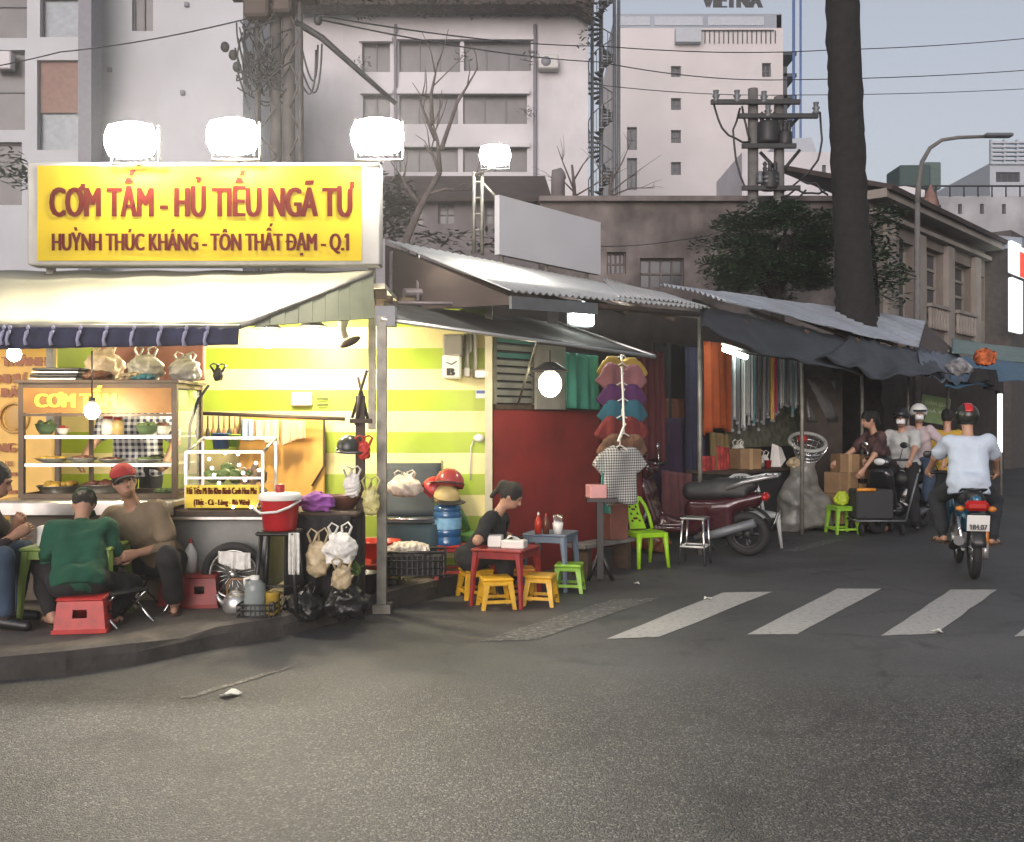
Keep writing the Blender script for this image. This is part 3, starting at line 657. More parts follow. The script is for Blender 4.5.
mb = MB(); mb.box((-2.95,WALL_Y+.06,1.39), (5.52,.12,2.50)); mb.build('wall', M_STRIPE, t)
mb = MB(); mb.box((-.225,WALL_Y-.02,1.55), (.07,.14,2.6)); mb.build('corner_trim', mat('pale_trim', (.45,.42,.31), .6), t)
t = thing('stall_ceiling', 'flat pale ceiling boards over the food stall behind the sign', 'ceiling', (-3,8.8,2.7))
mb = MB(); mb.box((-3.35,9.15,2.72), (4.5,1.0,.04)); mb.build('board', mat('ceiling_board', (.62,.6,.5), .8), t)
mb = MB(); [mb.box((-3.35,y,2.66), (4.5,.06,.08)) for y in (8.75,9.2,9.6)]; mb.build('rafter', M_WOODD, t)
t = thing('stall_partition', 'orange side partition closing the left end of the food stall', 'partition', (-5.5,8.7,0))
mb = MB(); mb.box((-5.45,8.75,1.45), (.06,1.9,2.6)); mb.build('board', mat('orange_board', (.55,.36,.12), .7), t)
# corner post
t = thing('metal_post', 'tall square metal post at the kerb holding the awnings', 'post', (-1.05,8.15,0))
p = G(382,612); mb = MB(); mb.box((p.x,p.y,1.2), (.075,.075,2.4)); mb.build('shaft', M_POLE, t)
mb = MB(); mb.box((p.x,p.y,.035), (.15,.15,.07)); mb.build('foot', M_POLE, t)
# sign
YS = 8.52; s0 = P(27,265,YS); s1 = P(380,162,YS)
t = thing('shop_sign', 'large yellow shop sign with red lettering above the cream awning', 'sign', ((s0.x+s1.x)/2,8.6,s0.z))
mb = MB(); mb.rbox(((s0.x+s1.x)/2,YS+.1,(s0.z+s1.z)/2), (s1.x-s0.x,.2,s1.z-s0.z), .012); mb.build('sign_box', mat('white_sign_frame', (.32,.315,.30), .5, var=.12, scale=4, stain=.15), t)
y0 = P(38,261,YS); y1 = P(362,166,YS)
mb = MB(); mb.grid(lambda u, v: Vector((y0.x+(y1.x-y0.x)*u, YS-.012-.004*math.sin(9*u+3*v)*math.sin(7*v+u*4), y0.z+(y1.z-y0.z)*v)), 40, 12)
mb.build('sign_panel', mat('yellow_banner', (.47,.35,.013), .7, spec=.1, var=.06, scale=2.5), t)
M_LTR = mat('red_lettering', (.085,.007,.003), .8, var=.08, spec=.06)
for txt, xa, xb, yb, ht in (('CƠM TẤM - HỦ TIẾU NGÃ TƯ',51,353,216.5,29),('HUỲNH THÚC KHÁNG - TÔN THẤT ĐẠM - Q.1',53,348,250.5,17)):
    mb = MB(); text_mb(mb, txt, ht*YS/F_PX, (xb-xa)*YS/F_PX, P((xa+xb)/2, yb, YS-.02), (1,0,0), (0,0,1), bold=.0125 if ht > 20 else .0075, depth=.003, k=5); mb.build('lettering', M_LTR, t)
for x in (s0.x+.1,s1.x-.1): mb = MB(); mb.box((x,8.75,2.2), (.06,.06,1.45)); mb.build('support', M_POLE, t)
# awning
t = thing('cream_awning', 'glaring cream white canvas awning below the yellow sign', 'awning', (-3.2,8,2.3))
A, B, C, D = P(-70,272,8.9), P(373,272,8.56), P(240,327,7.1), P(-70,326,7.1)
M_AWN = mat('cream_canvas', (.33,.315,.225), .75, var=.1, scale=2)
mb = MB(); mb.grid(lambda u, v: (A.lerp(B,u)).lerp(D.lerp(C,u), v)+Vector((0,0,-.03*math.sin(math.pi*v)+.006*math.sin(u*40))), 40, 8, .012); mb.build('canvas', M_AWN, t)
mb = MB(); E_ = P(374,318,8.3); F_ = P(258,321,7.35)
for k in range(10):
    a0, a1 = k/10, (k+1)/10; bo = .012 if k % 2 else 0
    q = [C.lerp(E_,a0)+Vector((0,bo,-.0)), C.lerp(E_,a1)+Vector((0,bo,0)), C.lerp(B,a1)+Vector((0,bo,0)), C.lerp(B,a0)+Vector((0,bo,0))]
    mb.slab(q, .012)
mb.build('gable_panel', mat('green_grey_sheet', (.21,.225,.15), .6, var=.15, scale=3), t)
mb = MB(); mb.tube([D, C], .018, 6); mb.tube([C,B], .018, 6); mb.build('frame', M_POLE, t)
M_VAL = mat('navy_valance', (.02,.022,.055), .85, var=.3, scale=8); M_TAS = mat('pale_tassel', (.3,.3,.42), .85)
mb = MB(); dz = lambda u: .17-.05*u
mb.grid(lambda u, v: D.lerp(C,u)+Vector((0,-.03-.02*v+.012*math.sin(u*90+v), -.01-dz(u)*v)), 120, 4, .006)
mb.cur = 1
for px in (-44,-20,6,12,30,55,82,108,135,162,187,208):
    u = (px+70)/310; q = D.lerp(C,u)+Vector((.005,-.06,-.05))
    mb.tube([q+Vector((.012,0,.02)), q, q+Vector((-.012,-.004,-.05)), q+Vector((0,-.004,-.09))], [.006,.016,.012,.018], 6)
    mb.ell(q+Vector((.01,0,.035)), (.014,.012,.018), 8, 5)
mb.build('valance', [M_VAL, M_TAS], t)

# ================================================================ lamps
def emis(name, col, s): return mat(name, (.8,.8,.8), .4, var=0, emit=col, estr=s)
E_FLOOD = emis('flood_glow', (1.0,.92,.78), 410); E_BULB = emis('bulb_glow', (1.0,.86,.60), 380); E_BULB2 = emis('small_bulb_glow', (1.0,.85,.58), 120); E_TUBE = emis('tube_glow', (.9,1.0,.92), 22); E_FL2 = emis('white_flood_glow', (.95,1.0,.92), 60); E_FLR = emis('rear_flood_glow', (1.0,.95,.85), 160)
fl_label = ['glaring floodlight on the left end of the yellow sign','glaring floodlight over the middle of the yellow sign','glaring floodlight on the right corner of the yellow sign','single glaring floodlight on the thin lattice mast over the metal roof']
def flood():
    t = thing('floodlight', fl_label[0], 'floodlight', (0,0,0), 0, 'floodlights above the stall roofs')
    tilt = Matrix.Rotation(R(4), 3, 'X')           # lens looks out and down over the street
    mb = MB(); mb.rbox((0,.06,0), (.37,.09,.26), .05, M=tilt)
    for k in range(9): mb.box(tilt @ Vector((-.2+k*.05,.125,0))+Vector((0,.06,0))*0, (.012,.05,.28), M=tilt)
    mb.build('housing', M_METG, t, W=False)
    mb = MB(); pts = []
    def dome(u, v):
        a = (u-.5)*2; b = (v-.5)*2
        r_ = max(abs(a),abs(b)); q = math.hypot(a,b) or 1; a, b = a*(.35+.65*r_/q), b*(.35+.65*r_/q); return tilt @ Vector((a*.22, -.03*math.sqrt(max(0,1-r_*r_))+.01, b*.155))
    mb.grid(dome, 8, 8); mb.build('lens', E_FLOOD, t, W=False)
    mb = MB(); mb.tube([(-.2,.09,0),(-.2,.12,-.165),(.2,.12,-.165),(.2,.09,0)], .014, 6); mb.tube([(0,.12,-.165),(0,.3,-.14)], .018, 6); mb.build('bracket', M_DARKM, t, W=False)
    return t
f0 = flood(); f0.location = P(130,140,8.3)
f1 = dup(f0, P(232,136,8.3), label=fl_label[1]); f2 = dup(f0, P(377,136,8.3), label=fl_label[2]); f3 = dup(f0, P(495,155,11.2), label=fl_label[3], scale=(.8,.8,.8))
for ch in KIDS(f3):
    if ch.name.startswith('lens'): ch.data = ch.data.copy(); ch.data.materials[0] = E_FLR
def bulb(name, lab, p, r, m, hood=True, group=None, cord=.25):
    t = thing(name, lab, 'lamp', p, 0, group)
    mb = MB(); mb.ell((0,0,0), (r,r,r*1.15), 12, 8); mb.build('bulb', m, t, W=False)
    mb = MB(); mb.lathe([(.0,r*1.9),(r*.5,r*1.85),(r*.5,r*1.05),(0,r*1.05)], seg=10); mb.build('socket', M_DARKM, t, W=False)
    if hood: mb = MB(); mb.lathe([(r*.5,r*1.9),(r*.8,r*1.7),(r*1.7,r*1.15),(r*1.72,r*1.1),(r*.8,r*1.62),(r*.45,r*1.82)], seg=18); mb.build('hood', M_DARKM, t, W=False)
    mb = MB(); mb.tube([(0,0,r*1.8),(0,0,r*1.8+cord)], .006, 5); mb.build('cord', M_BLACK, t, W=False)
    return t
bulb('hanging_lamp', 'bare hanging bulb under the awning left of its twin, before the striped wall', P(268,338,8.55), .075, E_BULB, group='hanging lamps under the awning')
bulb('hanging_lamp', 'bare hanging bulb under the awning right of its twin, near the angled fan lamp', P(313,336,8.85), .075, E_BULB, group='hanging lamps under the awning')
bulb('hanging_lamp', 'small lit bulb hanging before the orange menu banner under the valance', P(14,354,7.5), .05, E_BULB2, False, cord=.2)
bulb('hanging_lamp', 'lit bulb hanging in front of the cabinet sign CƠM TẤM', P(92,411,7.48), .055, E_BULB2, False, cord=.35)
bulb('hooded_lamp', 'big hooded lamp glowing over the eating tables below the dark awning', P(550,384,9.15), .105, emis('table_bulb_glow', (1.0,.9,.62), 42), True, cord=.12)
t = thing('fan_lamp', 'angled white lamp arm with brown reflector under the gable panel', 'lamp', P(341,338,8.5)); mb = MB()
mb.tube([P(344,318,8.5),P(342,330,8.5),P(346,338,8.5)], [.05,.035,.03], 8); mb.build('arm', M_OFFW, t); mb = MB(); mb.ell(P(350,342,8.45), (.1,.05,.035), 12, 6, Matrix.Rotation(R(-25),3,'Y')); mb.build('reflector', M_WOODD, t)

# ================================================================ things on the striped wall
t = thing('electric_meter', 'grey electric meter box with conduit on the striped wall', 'meter', P(452,378,9.62)); M_MET = mat('meter_grey', (.34,.33,.29), .5)
a, b_ = P(443,335,9.62), P(463,356,9.62)
mb = MB(); mb.rbox(((a.x+b_.x)/2,9.63,(a.z+b_.z)/2), (.19,.13,.21), .015); mb.build('upper_box', mat('meter_dark', (.2,.19,.17), .5), t)
mb = MB(); c = P(452,367,9.62); mb.rbox((c.x,9.62,c.z), (.18,.15,.23), .02); mb.build('lower_box', M_OFFW, t)
mb = MB(); text_mb(mb, 'B', .07, .06, (c.x-.005,9.54,c.z-.085), (1,0,0), (0,0,1), bold=.012); mb.tube([(c.x-.05,9.542,c.z+.04),(c.x,9.542,c.z+.02),(c.x+.05,9.542,c.z+.05)], .006, 5); mb.build('lettering', M_DARKM, t)
mb = MB(); [mb.tube([P(px,330,9.66),P(px,y,9.66)], .022, 6) for px, y in ((467,374),(475,378),(470,352))]; mb.build('conduit', M_MET, t)
mb = MB(); c = P(482,374,9.64); mb.rbox((c.x,9.65,c.z), (.13,.08,.075), .01); c = P(467,372,9.64); mb.rbox((c.x,9.65,c.z), (.05,.08,.09), .01); mb.build('switch_box', M_OFFW, t)
t = thing('power_socket', 'white power socket box glowing on the striped wall with two hooks', 'socket', P(302,400,9.66)); c = P(302,399,9.66)
mb = MB(); mb.rbox((c.x,9.66,c.z), (.2,.09,.13), .012); mb.build('box', M_OFFW, t); mb = MB(); [mb.tube([P(317,y,9.66),P(328,y,9.66)], .008, 5) for y in (399,405)]; mb.build('hook', M_DARKM, t)
t = thing('wall_sticker', 'small blue and white paper sticker near the striped wall edge', 'sticker', P(481,394,9.69)); mb = MB(); c = P(481,394,9.69); mb.box((c.x,9.69,c.z), (.1,.008,.08)); mb.cur = 1; mb.box((c.x,9.683,c.z+.02), (.09,.006,.03)); mb.build('sheet', [M_PAPER, mat('sticker_blue',(.08,.12,.35),.5)], t)
t = thing('wall_switch', 'round white switch with a cord low on the striped wall edge', 'switch', P(478,438,9.68)); mb = MB(); mb.ell(P(479,438,9.67), (.055,.03,.04), 10, 6); mb.build('switch', M_OFFW, t); mb = MB(); mb.tube([P(474,440,9.69),P(471,446,9.69),P(470,480,9.69)], .006, 5); mb.build('cord', M_OFFW, t)
# menu banner at the far left
t = thing('menu_banner', 'orange yellow menu banner with brown lettering at the left edge', 'banner', P(20,520,9.0)); a, b_ = P(-75,520,9.0), P(57,348,9.0)
mb = MB(); mb.grid(lambda u, v: Vector((a.x+(b_.x-a.x)*u, 9.0+.008*math.sin(11*u+2*v), a.z+(b_.z-a.z)*v)), 20, 8, .006); mb.build('sheet', mat('banner_orange', (.72,.46,.11), .5, var=.12, scale=4), t)
M_BNL = mat('banner_brown', (.28,.09,.03), .5)
mb = MB()
for txt, xr, yb, h in (('THÀNH',47,366,9),('NHƯ',26,383,9),('GÀ RÁN',27,397,9),('NG',15,452,9),('LI',11,466,5)): text_mb(mb, txt, h*9/F_PX, None, P(xr,yb,8.985), (1,0,0), (0,0,1), bold=.012, align='R')
for y in (474,492,511): mb.box(P(-2,y,8.985), (.34,.008,.03))
mb.build('lettering', M_BNL, t)
mb = MB(); mb.torus(P(14,418,8.985), .13, .012, 26, 6); mb.ell(P(14,418,8.985), (.09,.01,.11), 14, 6); mb.build('emblem', mat('banner_emblem', (.5,.3,.09), .5), t)
# rail with utensils, cloths, board
t = thing('utensil_rail', 'long dark rail hung with ladles and cups along the striped wall', 'rail', P(270,416,9.4)); mb = MB(); mb.tube([P(196,413,9.4),P(345,419,9.4)], .018, 6); mb.build('bar', M_WOODD, t)
M_LADLE = mat('brown_ladle', (.3,.14,.06), .5)
for k in range(9):
    mb = MB(); p = P(197+k*5.4,416,9.37); mb.tube([p, p-Vector((0,0,.12))], .008, 5); mb.ell(p-Vector((0,0,.16)), (.022,.02,.05), 8, 5); mb.build('ladle', M_LADLE if k % 2 else M_WOODD, t)
def cup(name, lab, p, r, h, m): 
    t = thing(name, lab, 'cup', p); mb = MB(); mb.lathe([(0,0),(r*.8,0),(r,h),(r*1.06,h),(r*1.06,h+.008),(r*.94,h),(r*.74,.01),(0,.01)], seg=16); mb.build('cup', m, t, W=False); return t
cup('plastic_cup', 'blue plastic cup hanging beside the utensil rail', P(221,449,9.3), .085, .14, mat('blue_plastic', (.06,.16,.42), .4)); cup('plastic_cup', 'lime green plastic cup beside the blue cup', P(234,447,9.3), .06, .11, M_GRNP)
M_CL = [mat('pale_blue_towel', (.32,.42,.52), .9), mat('beige_towel', (.62,.48,.34), .9), mat('peach_towel', (.7,.42,.25), .9)]
def drape(name, lab, cat, a, b_, drop, m, folds=4, amp=.02, th=.006, sag=0.0, uneven=0.0, group=None, seed=0, kind=None, nu=28, nv=14, flare=0.0):
    """Cloth hanging from the line a-b, drop metres long, with vertical folds."""
    a, b_ = Vector(a), Vector(b_); d = (b_-a); n = Vector((d.y,-d.x,0)).normalized(); rs = random.Random(seed); ph = rs.uniform(0,6); mid = (a+b_)/2
    def fn(u, v):
        p = a.lerp(b_, u); k = .35+.65*v
        q = p+n*(amp*k*(math.sin(2*math.pi*folds*u+ph)+.45*math.sin(2*math.pi*folds*1.7*u+2*ph+1.3*v)))
        q += (p-mid)*flare*v
        q.z -= drop*v*(1+uneven*math.sin(3.1*u+ph))+sag*math.sin(math.pi*u)*(1-v); return q
    mb = MB(); mb.grid(lambda u, v: fn(u, 1-v), nu, nv, th)
    o = mb.build(name, m); tag(o, lab, cat, group, kind); return o
drape('hanging_towel', 'pale blue towel on the rail, first of three towels', 'towel', P(241,419,9.36), P(253,419.5,9.36), .2, M_CL[0], 2)
drape('hanging_towel', 'beige patterned towel hanging in the middle of three', 'towel', P(254,420,9.36), P(278,420,9.36), .2, M_CL[1], 3, uneven=.2)
drape('hanging_towel', 'peach towel on the rail next to the orange board', 'towel', P(280,420,9.36), P(305,421,9.36), .21, M_CL[2], 3, uneven=-.2)
t = thing('orange_board', 'large orange yellow board leaning on the striped wall behind the glass case', 'board', P(280,500,9.5)); a, b_ = P(238,520,9.55), P(324,417,9.55)
mb = MB(); mb.rbox(((a.x+b_.x)/2,9.58,(a.z+b_.z)/2), (b_.x-a.x,.04,b_.z-a.z), .008); mb.build('panel', mat('orange_plywood', (.66,.36,.075), .6, var=.1, scale=3), t)
mb = MB(); mb.tube([P(324,417,9.53),P(324,466,9.53),P(312,486,9.53)], .012, 5); mb.build('edge_strip', M_WOODD, t)

# ================================================================ glass cabinet and its counter
YC = 7.8; xl, xr = P(22,0,YC).x, P(175,0,YC).x; zt = P(0,383,YC).z; D2 = .62
M_CABF = mat('cabinet_frame', (.075,.05,.03), .45, metal=.3, var=.2)
t = thing('food_counter', 'metal topped food counter with brown front under the glass cabinet', 'counter', ((xl+xr)/2,8.05,SW))
mb = MB(); mb.rbox(((xl+xr)/2-.04,8.05,.92), (xr-xl+.22,1.0,.05), .01); mb.build('counter_top', M_STEEL, t)
mb = MB(); mb.rbox(((xl+xr)/2-.04,7.555,.885), (xr-xl+.22,.02,.1), .006); mb.build('apron', M_STEEL, t)
mb = MB(); mb.box(((xl+xr)/2,8.1,.52), (xr-xl-.1,.8,.7)); mb.build('front_panel', mat('brown_counter_front', (.13,.1,.075), .6, var=.3, scale=4, stain=.4), t)
for x in (xl+.02,xr-.02):
    for y in (7.65,8.45): mb = MB(); mb.box((x,y,.52), (.05,.05,.74)); mb.build('leg', M_CABF, t)
t = thing('display_cabinet', 'glass food display cabinet with amber CƠM TẤM sign band', 'cabinet', ((xl+xr)/2,8.1,.95))
mb = MB()
for x in (xl,xr):
    for y in (YC,YC+D2): mb.box((x,y,(.95+zt)/2), (.04,.04,zt-.95))
for z in (zt-.02,.965):
    for y in (YC,YC+D2): mb.box(((xl+xr)/2,y,z), (xr-xl-.04,.035,.035))
    for x in (xl,xr): mb.box((x,YC+D2/2,z), (.035,D2-.04,.035))
mb.box((xl+.28,YC+D2,1.3), (.03,.03,.6)); mb.build('frame', M_CABF, t)
mb = MB(); mb.box(((xl+xr)/2,YC+D2/2,zt+.012), (xr-xl+.08,D2+.08,.022)); mb.build('top', M_CABF, t)
za, zb = P(0,413,YC).z, P(0,388,YC).z
sb = MB(); sb.box(((xl+xr)/2,YC-.012,(za+zb)/2), (xr-xl-.04,.02,zb-za)); sb = sb.build('sign_band', mat('amber_sign', (.27,.12,.012), .5, var=.25, scale=5), t)
mb = MB(); text_mb(mb, 'CƠM TẤM', .105, .62, (xl+.12,YC-.026,za+.045), (1,0,0), (0,0,1), bold=.012, align='L'); mb.build('lettering', mat('yellow_lettering', (.85,.6,.05), .5), sb)
mb = MB(); mb.box(((xl+xr)/2,YC-.012,za-.015), (xr-xl-.04,.02,.02)); mb.build('rail', M_CABF, t)
for z in (P(0,437,YC).z, P(0,465,YC).z):
    mb = MB(); mb.box(((xl+xr)/2,YC+D2/2,z), (xr-xl-.05,D2-.05,.012)); mb.build('shelf', mat('milky_shelf', (.62,.62,.55), .2), t)
    mb = MB(); mb.box(((xl+xr)/2,YC-.004,z), (xr-xl-.05,.018,.026)); mb.build('shelf_edge', M_STEEL, t)
mb = MB(); mb.box((xr+.0,YC+D2/2,(1+zt)/2), (.006,D2-.06,zt-1.05)); mb.build('side_glass', M_GLZ, t)
zs1, zs2, zs0 = P(0,437,YC).z+.008, P(0,465,YC).z+.008, .946
M_STEW = mat('stewed_meat', (.16,.06,.03), .4, var=.5, scale=40); M_FRY = mat('fried_yellow_food', (.6,.36,.05), .5, var=.3, scale=40); M_GRNF = mat('green_vegetables', (.10,.16,.04), .6, var=.5, scale=50); M_CERA = mat('white_ceramic', (.72,.72,.68), .25, var=.03)
def bowl(lab, p, r, h, m, food, name='bowl', cat='bowl'):
    t = thing(name, lab, cat, p); mb = MB(); mb.lathe([(0,0),(r*.5,0),(r*.8,h*.45),(r,h),(r*1.03,h),(r*.97,h-.004),(r*.76,h*.5),(r*.45,.012),(0,.012)], seg=20); mb.build('dish', m, t, W=False)
    mb = MB()
    for k in range(16): a = rng.uniform(0,6.28); q = r*.72*math.sqrt(rng.random()); mb.ell((q*math.cos(a),q*math.sin(a),h*.8+rng.uniform(0,h*.35)), (r*.26,r*.2,h*.22+.006), 7, 5)
    mb.build('food', food, t, W=False); return t
bowl('green bowl of vegetables on the top cabinet shelf, leftmost', P(46,437,8.0)+Vector((0,0,.02)), .085, .085, mat('green_bowl', (.09,.15,.07), .4), M_GRNF)
bowl('green rimmed bowl on the top cabinet shelf beside the right post', P(147,437,8.0)+Vector((0,0,.02)), .095, .075, mat('green_bowl', (.09,.15,.07), .4), M_GRNF)
bowl('cream bowl at the right end of the top cabinet shelf', P(163,437,8.05)+Vector((0,0,.02)), .075, .07, M_CERA, M_STEW)
bowl('small white bowl with red chilli on the top cabinet shelf', P(63,437,8.0)+Vector((0,0,.02)), .05, .05, M_CERA, mat('red_chilli', (.4,.03,.02), .5))
bowl('wide tray of fried yellow food on the middle cabinet shelf', P(52,465,8.0)+Vector((0,0,.02)), .13, .035, M_STEEL, M_FRY, 'tray', 'tray')
bowl('tray heaped with dark grilled meat on the middle cabinet shelf', P(82,465,8.0)+Vector((0,0,.02)), .12, .04, M_STEEL, M_STEW, 'tray', 'tray')
bowl('shallow tray of sliced meat beneath the checkered shirt on the middle shelf', P(112,465,8.02)+Vector((0,0,.02)), .12, .03, M_STEEL, M_STEW, 'tray', 'tray')
bowl('shallow steel tray at the right end of the middle cabinet shelf', P(148,465,8.02)+Vector((0,0,.02)), .12, .03, M_STEEL, M_GRNF, 'tray', 'tray')
bowl('wide steel basin on the counter at the left of the cabinet', Vector((xl+.2,8.0,zs0)), .17, .09, M_STEEL, M_FRY, 'basin', 'basin')
bowl('wide brown stew basin on the counter behind the capped man', Vector((xl+.55,8.0,zs0)), .18, .1, M_STEEL, M_STEW, 'basin', 'basin')
bowl('small green dish on the counter under the checkered shirt', Vector((xr-.14,7.98,zs0)), .09, .05, mat('green_bowl', (.09,.15,.07), .4), M_GRNF)
for lab, px, r, h, m in (('clear tall jar on the top shelf near the glaring bulb', 108, .05, .15, M_OFFW), ('pale jar on the top shelf just right of the middle', 118, .045, .14, mat('amber_jar', (.5,.36,.15), .3)), ('dark red lidded pot on the top shelf over the green rimmed bowl', 152, .1, .0, None)):
    if m is None: continue
    t = thing('jar', lab, 'jar', P(px,437,8.1)+Vector((0,0,.02))); mb = MB(); mb.lathe([(0,0),(r,0),(r,h*.75),(r*.7,h*.85),(0,h*.85)], seg=14); mb.build('body', m, t, W=False); mb = MB(); mb.lathe([(r*.75,h*.85),(r*.75,h),(0,h)], seg=14); mb.build('lid', M_REDP, t, W=False)
# on top of the cabinet
ztp = zt+.024
t = thing('tray_stack', 'stack of dark trays on the left end of the cabinet top', 'trays', (xl+.2,8.1,ztp)); 
for k in range(4): mb = MB(); mb.rbox((xl+.2+.01*k,8.1,ztp+.012+.026*k), (.38,.45,.02), .006); mb.build('tray', M_DARKM if k % 2 else M_STEEL, t)
def bag(name, lab, p, r, m, seed=0, knot=True, sq=1.0, cat='bag'):
    rs = random.Random(seed); fs_ = [elp((0,0,r[2]*.9), (r[0],r[1],r[2])), bxf((0,0,r[2]*.55),(r[0]*1.5,r[1]*1.4,r[2]),min(r)*.3)]
    for k in range(6): a = rs.uniform(0,6.28); fs_.append(elp((math.cos(a)*r[0]*.55,math.sin(a)*r[1]*.5,r[2]*rs.uniform(.45,1.3)), (r[0]*.5,r[1]*.55,r[2]*.5)))
    if knot: fs_ += [cap((-r[0]*.25,0,r[2]*1.4),(r[0]*.3,0,r[2]*1.75),r[0]*.42,r[0]*.22), cap((r[0]*.1,0,r[2]*1.9),(r[0]*rs.uniform(.1,.5),0,r[2]*2.15),r[0]*.09,r[0]*.13), cap((r[0]*.1,0,r[2]*1.9),(-r[0]*rs.uniform(-.1,.4),r[0]*.2,r[2]*2.05),r[0]*.08,r[0]*.1)]
    def loops(mb):
        for i in (-1,1): z = r[2]*1.75; x = r[0]*.25*i; mb.tube([(x-.02,i*.01,z-.04),(x-.025*i,i*.02,z+r[2]*.45),(x+i*.02,i*.03,z+r[2]*.65),(x+i*.05,i*.01,z+r[2]*.4),(x+.02*i,0,z-.03)], [.012,.009,.007,.009,.012], 5)
    f = crumple(union(fs_, r[0]*.12), min(r)*.26, 2.6/min(r), seed); o = solid(name, f, m, None, h=max(.006,min(r)/13), extra=loops if knot else None); o.location = p; tag(o, lab, cat); return o
bag('plastic_bag', 'full white plastic bag on the cabinet top, right of the pink cloth', Vector((xr-.32,8.05,ztp)), (.15,.12,.12), M_BAGW, 1); bag('plastic_bag', 'smaller crumpled white bag on the right end of the cabinet top', Vector((xr-.02,8.1,ztp)), (.13,.1,.1), M_BAGW, 2)
bag('food_packet', 'teal wrapped packet lying on the cabinet top', Vector((xr-.27,7.85,ztp)), (.1,.05,.03), mat('teal_wrap', (.05,.26,.32), .4), 3, False, cat='packet'); bag('food_packet', 'brown and red bundle on the cabinet top beside the tray stack', Vector((xl+.55,7.9,ztp)), (.12,.08,.045), M_STEW, 4, False, cat='packet'); bag('food_packet', 'pale bundle of leaves in the middle of the cabinet top', Vector((xl+.85,7.88,ztp)), (.12,.07,.035), M_BAGT, 5, False, cat='packet')
bag('plastic_bag', 'big clear bag of bread rolls on the cabinet top left of the pink cloth', Vector((xl+.5,8.15,ztp)), (.17,.12,.14), mat('cream_bag', (.62,.5,.36), .4, var=.3, scale=18), 6)
bag('plastic_bag', 'small black plastic bag hanging in front of the bright wall', P(218,381,8.3), (.045,.04,.06), M_BAGB, 7)
drape('pink_cloth', 'salmon pink cloth hung as a screen above the cabinet', 'cloth', P(98,344,8.5), P(206,342,8.5), .37, mat('salmon_cloth', (.5,.23,.19), .85, var=.1), 3, .03, uneven=.12, seed=4)
t = thing('price_tag_string', 'dark cable drooping beside the cabinet right edge', 'cable', P(190,440,8.3)); mb = MB(); mb.tube([P(209,385,8.3),P(198,400,8.3),P(190,425,8.25),P(188,470,8.2)], .012, 6); mb.build('wire', M_BLACK, t); t.name = 'electric_cable'
# ================================================================ stools, tables, chairs
def stool(lab, p, m, rz=0.0, s=.26, h=.255, group='small plastic stools at the red table', name='plastic_stool'):
    t = thing(name, lab, 'stool', p, rz, group); a = s/2
    mb = MB(); mb.rbox((0,0,h-.014), (s,s,.028), .012); mb.rbox((0,0,h-.045), (s-.014,s-.014,.036), .006); mb.build('seat', m, t, W=False)
    for i in (-1,1):
        for j in (-1,1):
            mb = MB(); q = [Vector((i*(a-.045),j*(a-.012),h-.05)), Vector((i*(a-.012),j*(a-.012),h-.05)), Vector((i*(a-.012),j*(a-.045),h-.05))]
            b = Vector((i*.022,j*.022,0)); n = len(mb.v)
            top = [Vector((i*(a-.06),j*(a-.01),h-.03)), Vector((i*(a-.01),j*(a-.01),h-.03)), Vector((i*(a-.01),j*(a-.06),h-.03)), Vector((i*(a-.06),j*(a-.06),h-.03))]
            bot = [Vector((i*(a-.015),j*(a+.016),0)), Vector((i*(a+.016),j*(a+.016),0)), Vector((i*(a+.016),j*(a-.015),0)), Vector((i*(a-.015),j*(a-.015),0))]
            fs = [(0,1,5,4),(1,2,6,5),(2,3,7,6),(3,0,4,7),(4,5,6,7),(3,2,1,0)]
            mb.add(top+bot, fs if i*j > 0 else [f[::-1] for f in fs], False); mb.build('leg', m, t, W=False)
    mb = MB()
    for k in range(4): M = Matrix.Rotation(k*math.pi/2, 3, 'Z'); mb.box(M @ Vector((0,a+.001,.065)), (s-.03,.012,.026), M=M)
    mb.build('brace', m, t, W=False); return t
def box_stool(lab, p, m, rz=0.0, s=.33, h=.22, group='solid red box stools at the kerb'):
    t = thing('box_stool', lab, 'stool', p, rz, group); a = s/2; b = a*.86
    mb = MB()
    for k in range(4):                               # four tapering sides, each with a hand hole
        M = Matrix.Rotation(k*math.pi/2, 3, 'Z'); L_ = lambda u, z: M @ Vector((u*(a+(b-a)*z/h), -(a+(b-a)*z/h), z))
        us = [-1,-.3,.3,1]; zs = [0,h*.45,h*.7,h]
        for i in range(3):
            for j in range(3):
                if i == 1 and j == 1: continue
                mb.slab([L_(us[i],zs[j]), L_(us[i+1],zs[j]), L_(us[i+1],zs[j+1]), L_(us[i],zs[j+1])], .012)
        mb.slab([M @ Vector((u*a*1.03,-a*1.03-.004,z)) for u, z in ((-1,0),(1,0),(1,.025),(-1,.025))], .012)
    mb.build('side', m, t, W=False); mb = MB(); mb.rbox((0,0,h), (2*b+.02,2*b+.02,.026), .01); mb.build('seat', m, t, W=False); return t
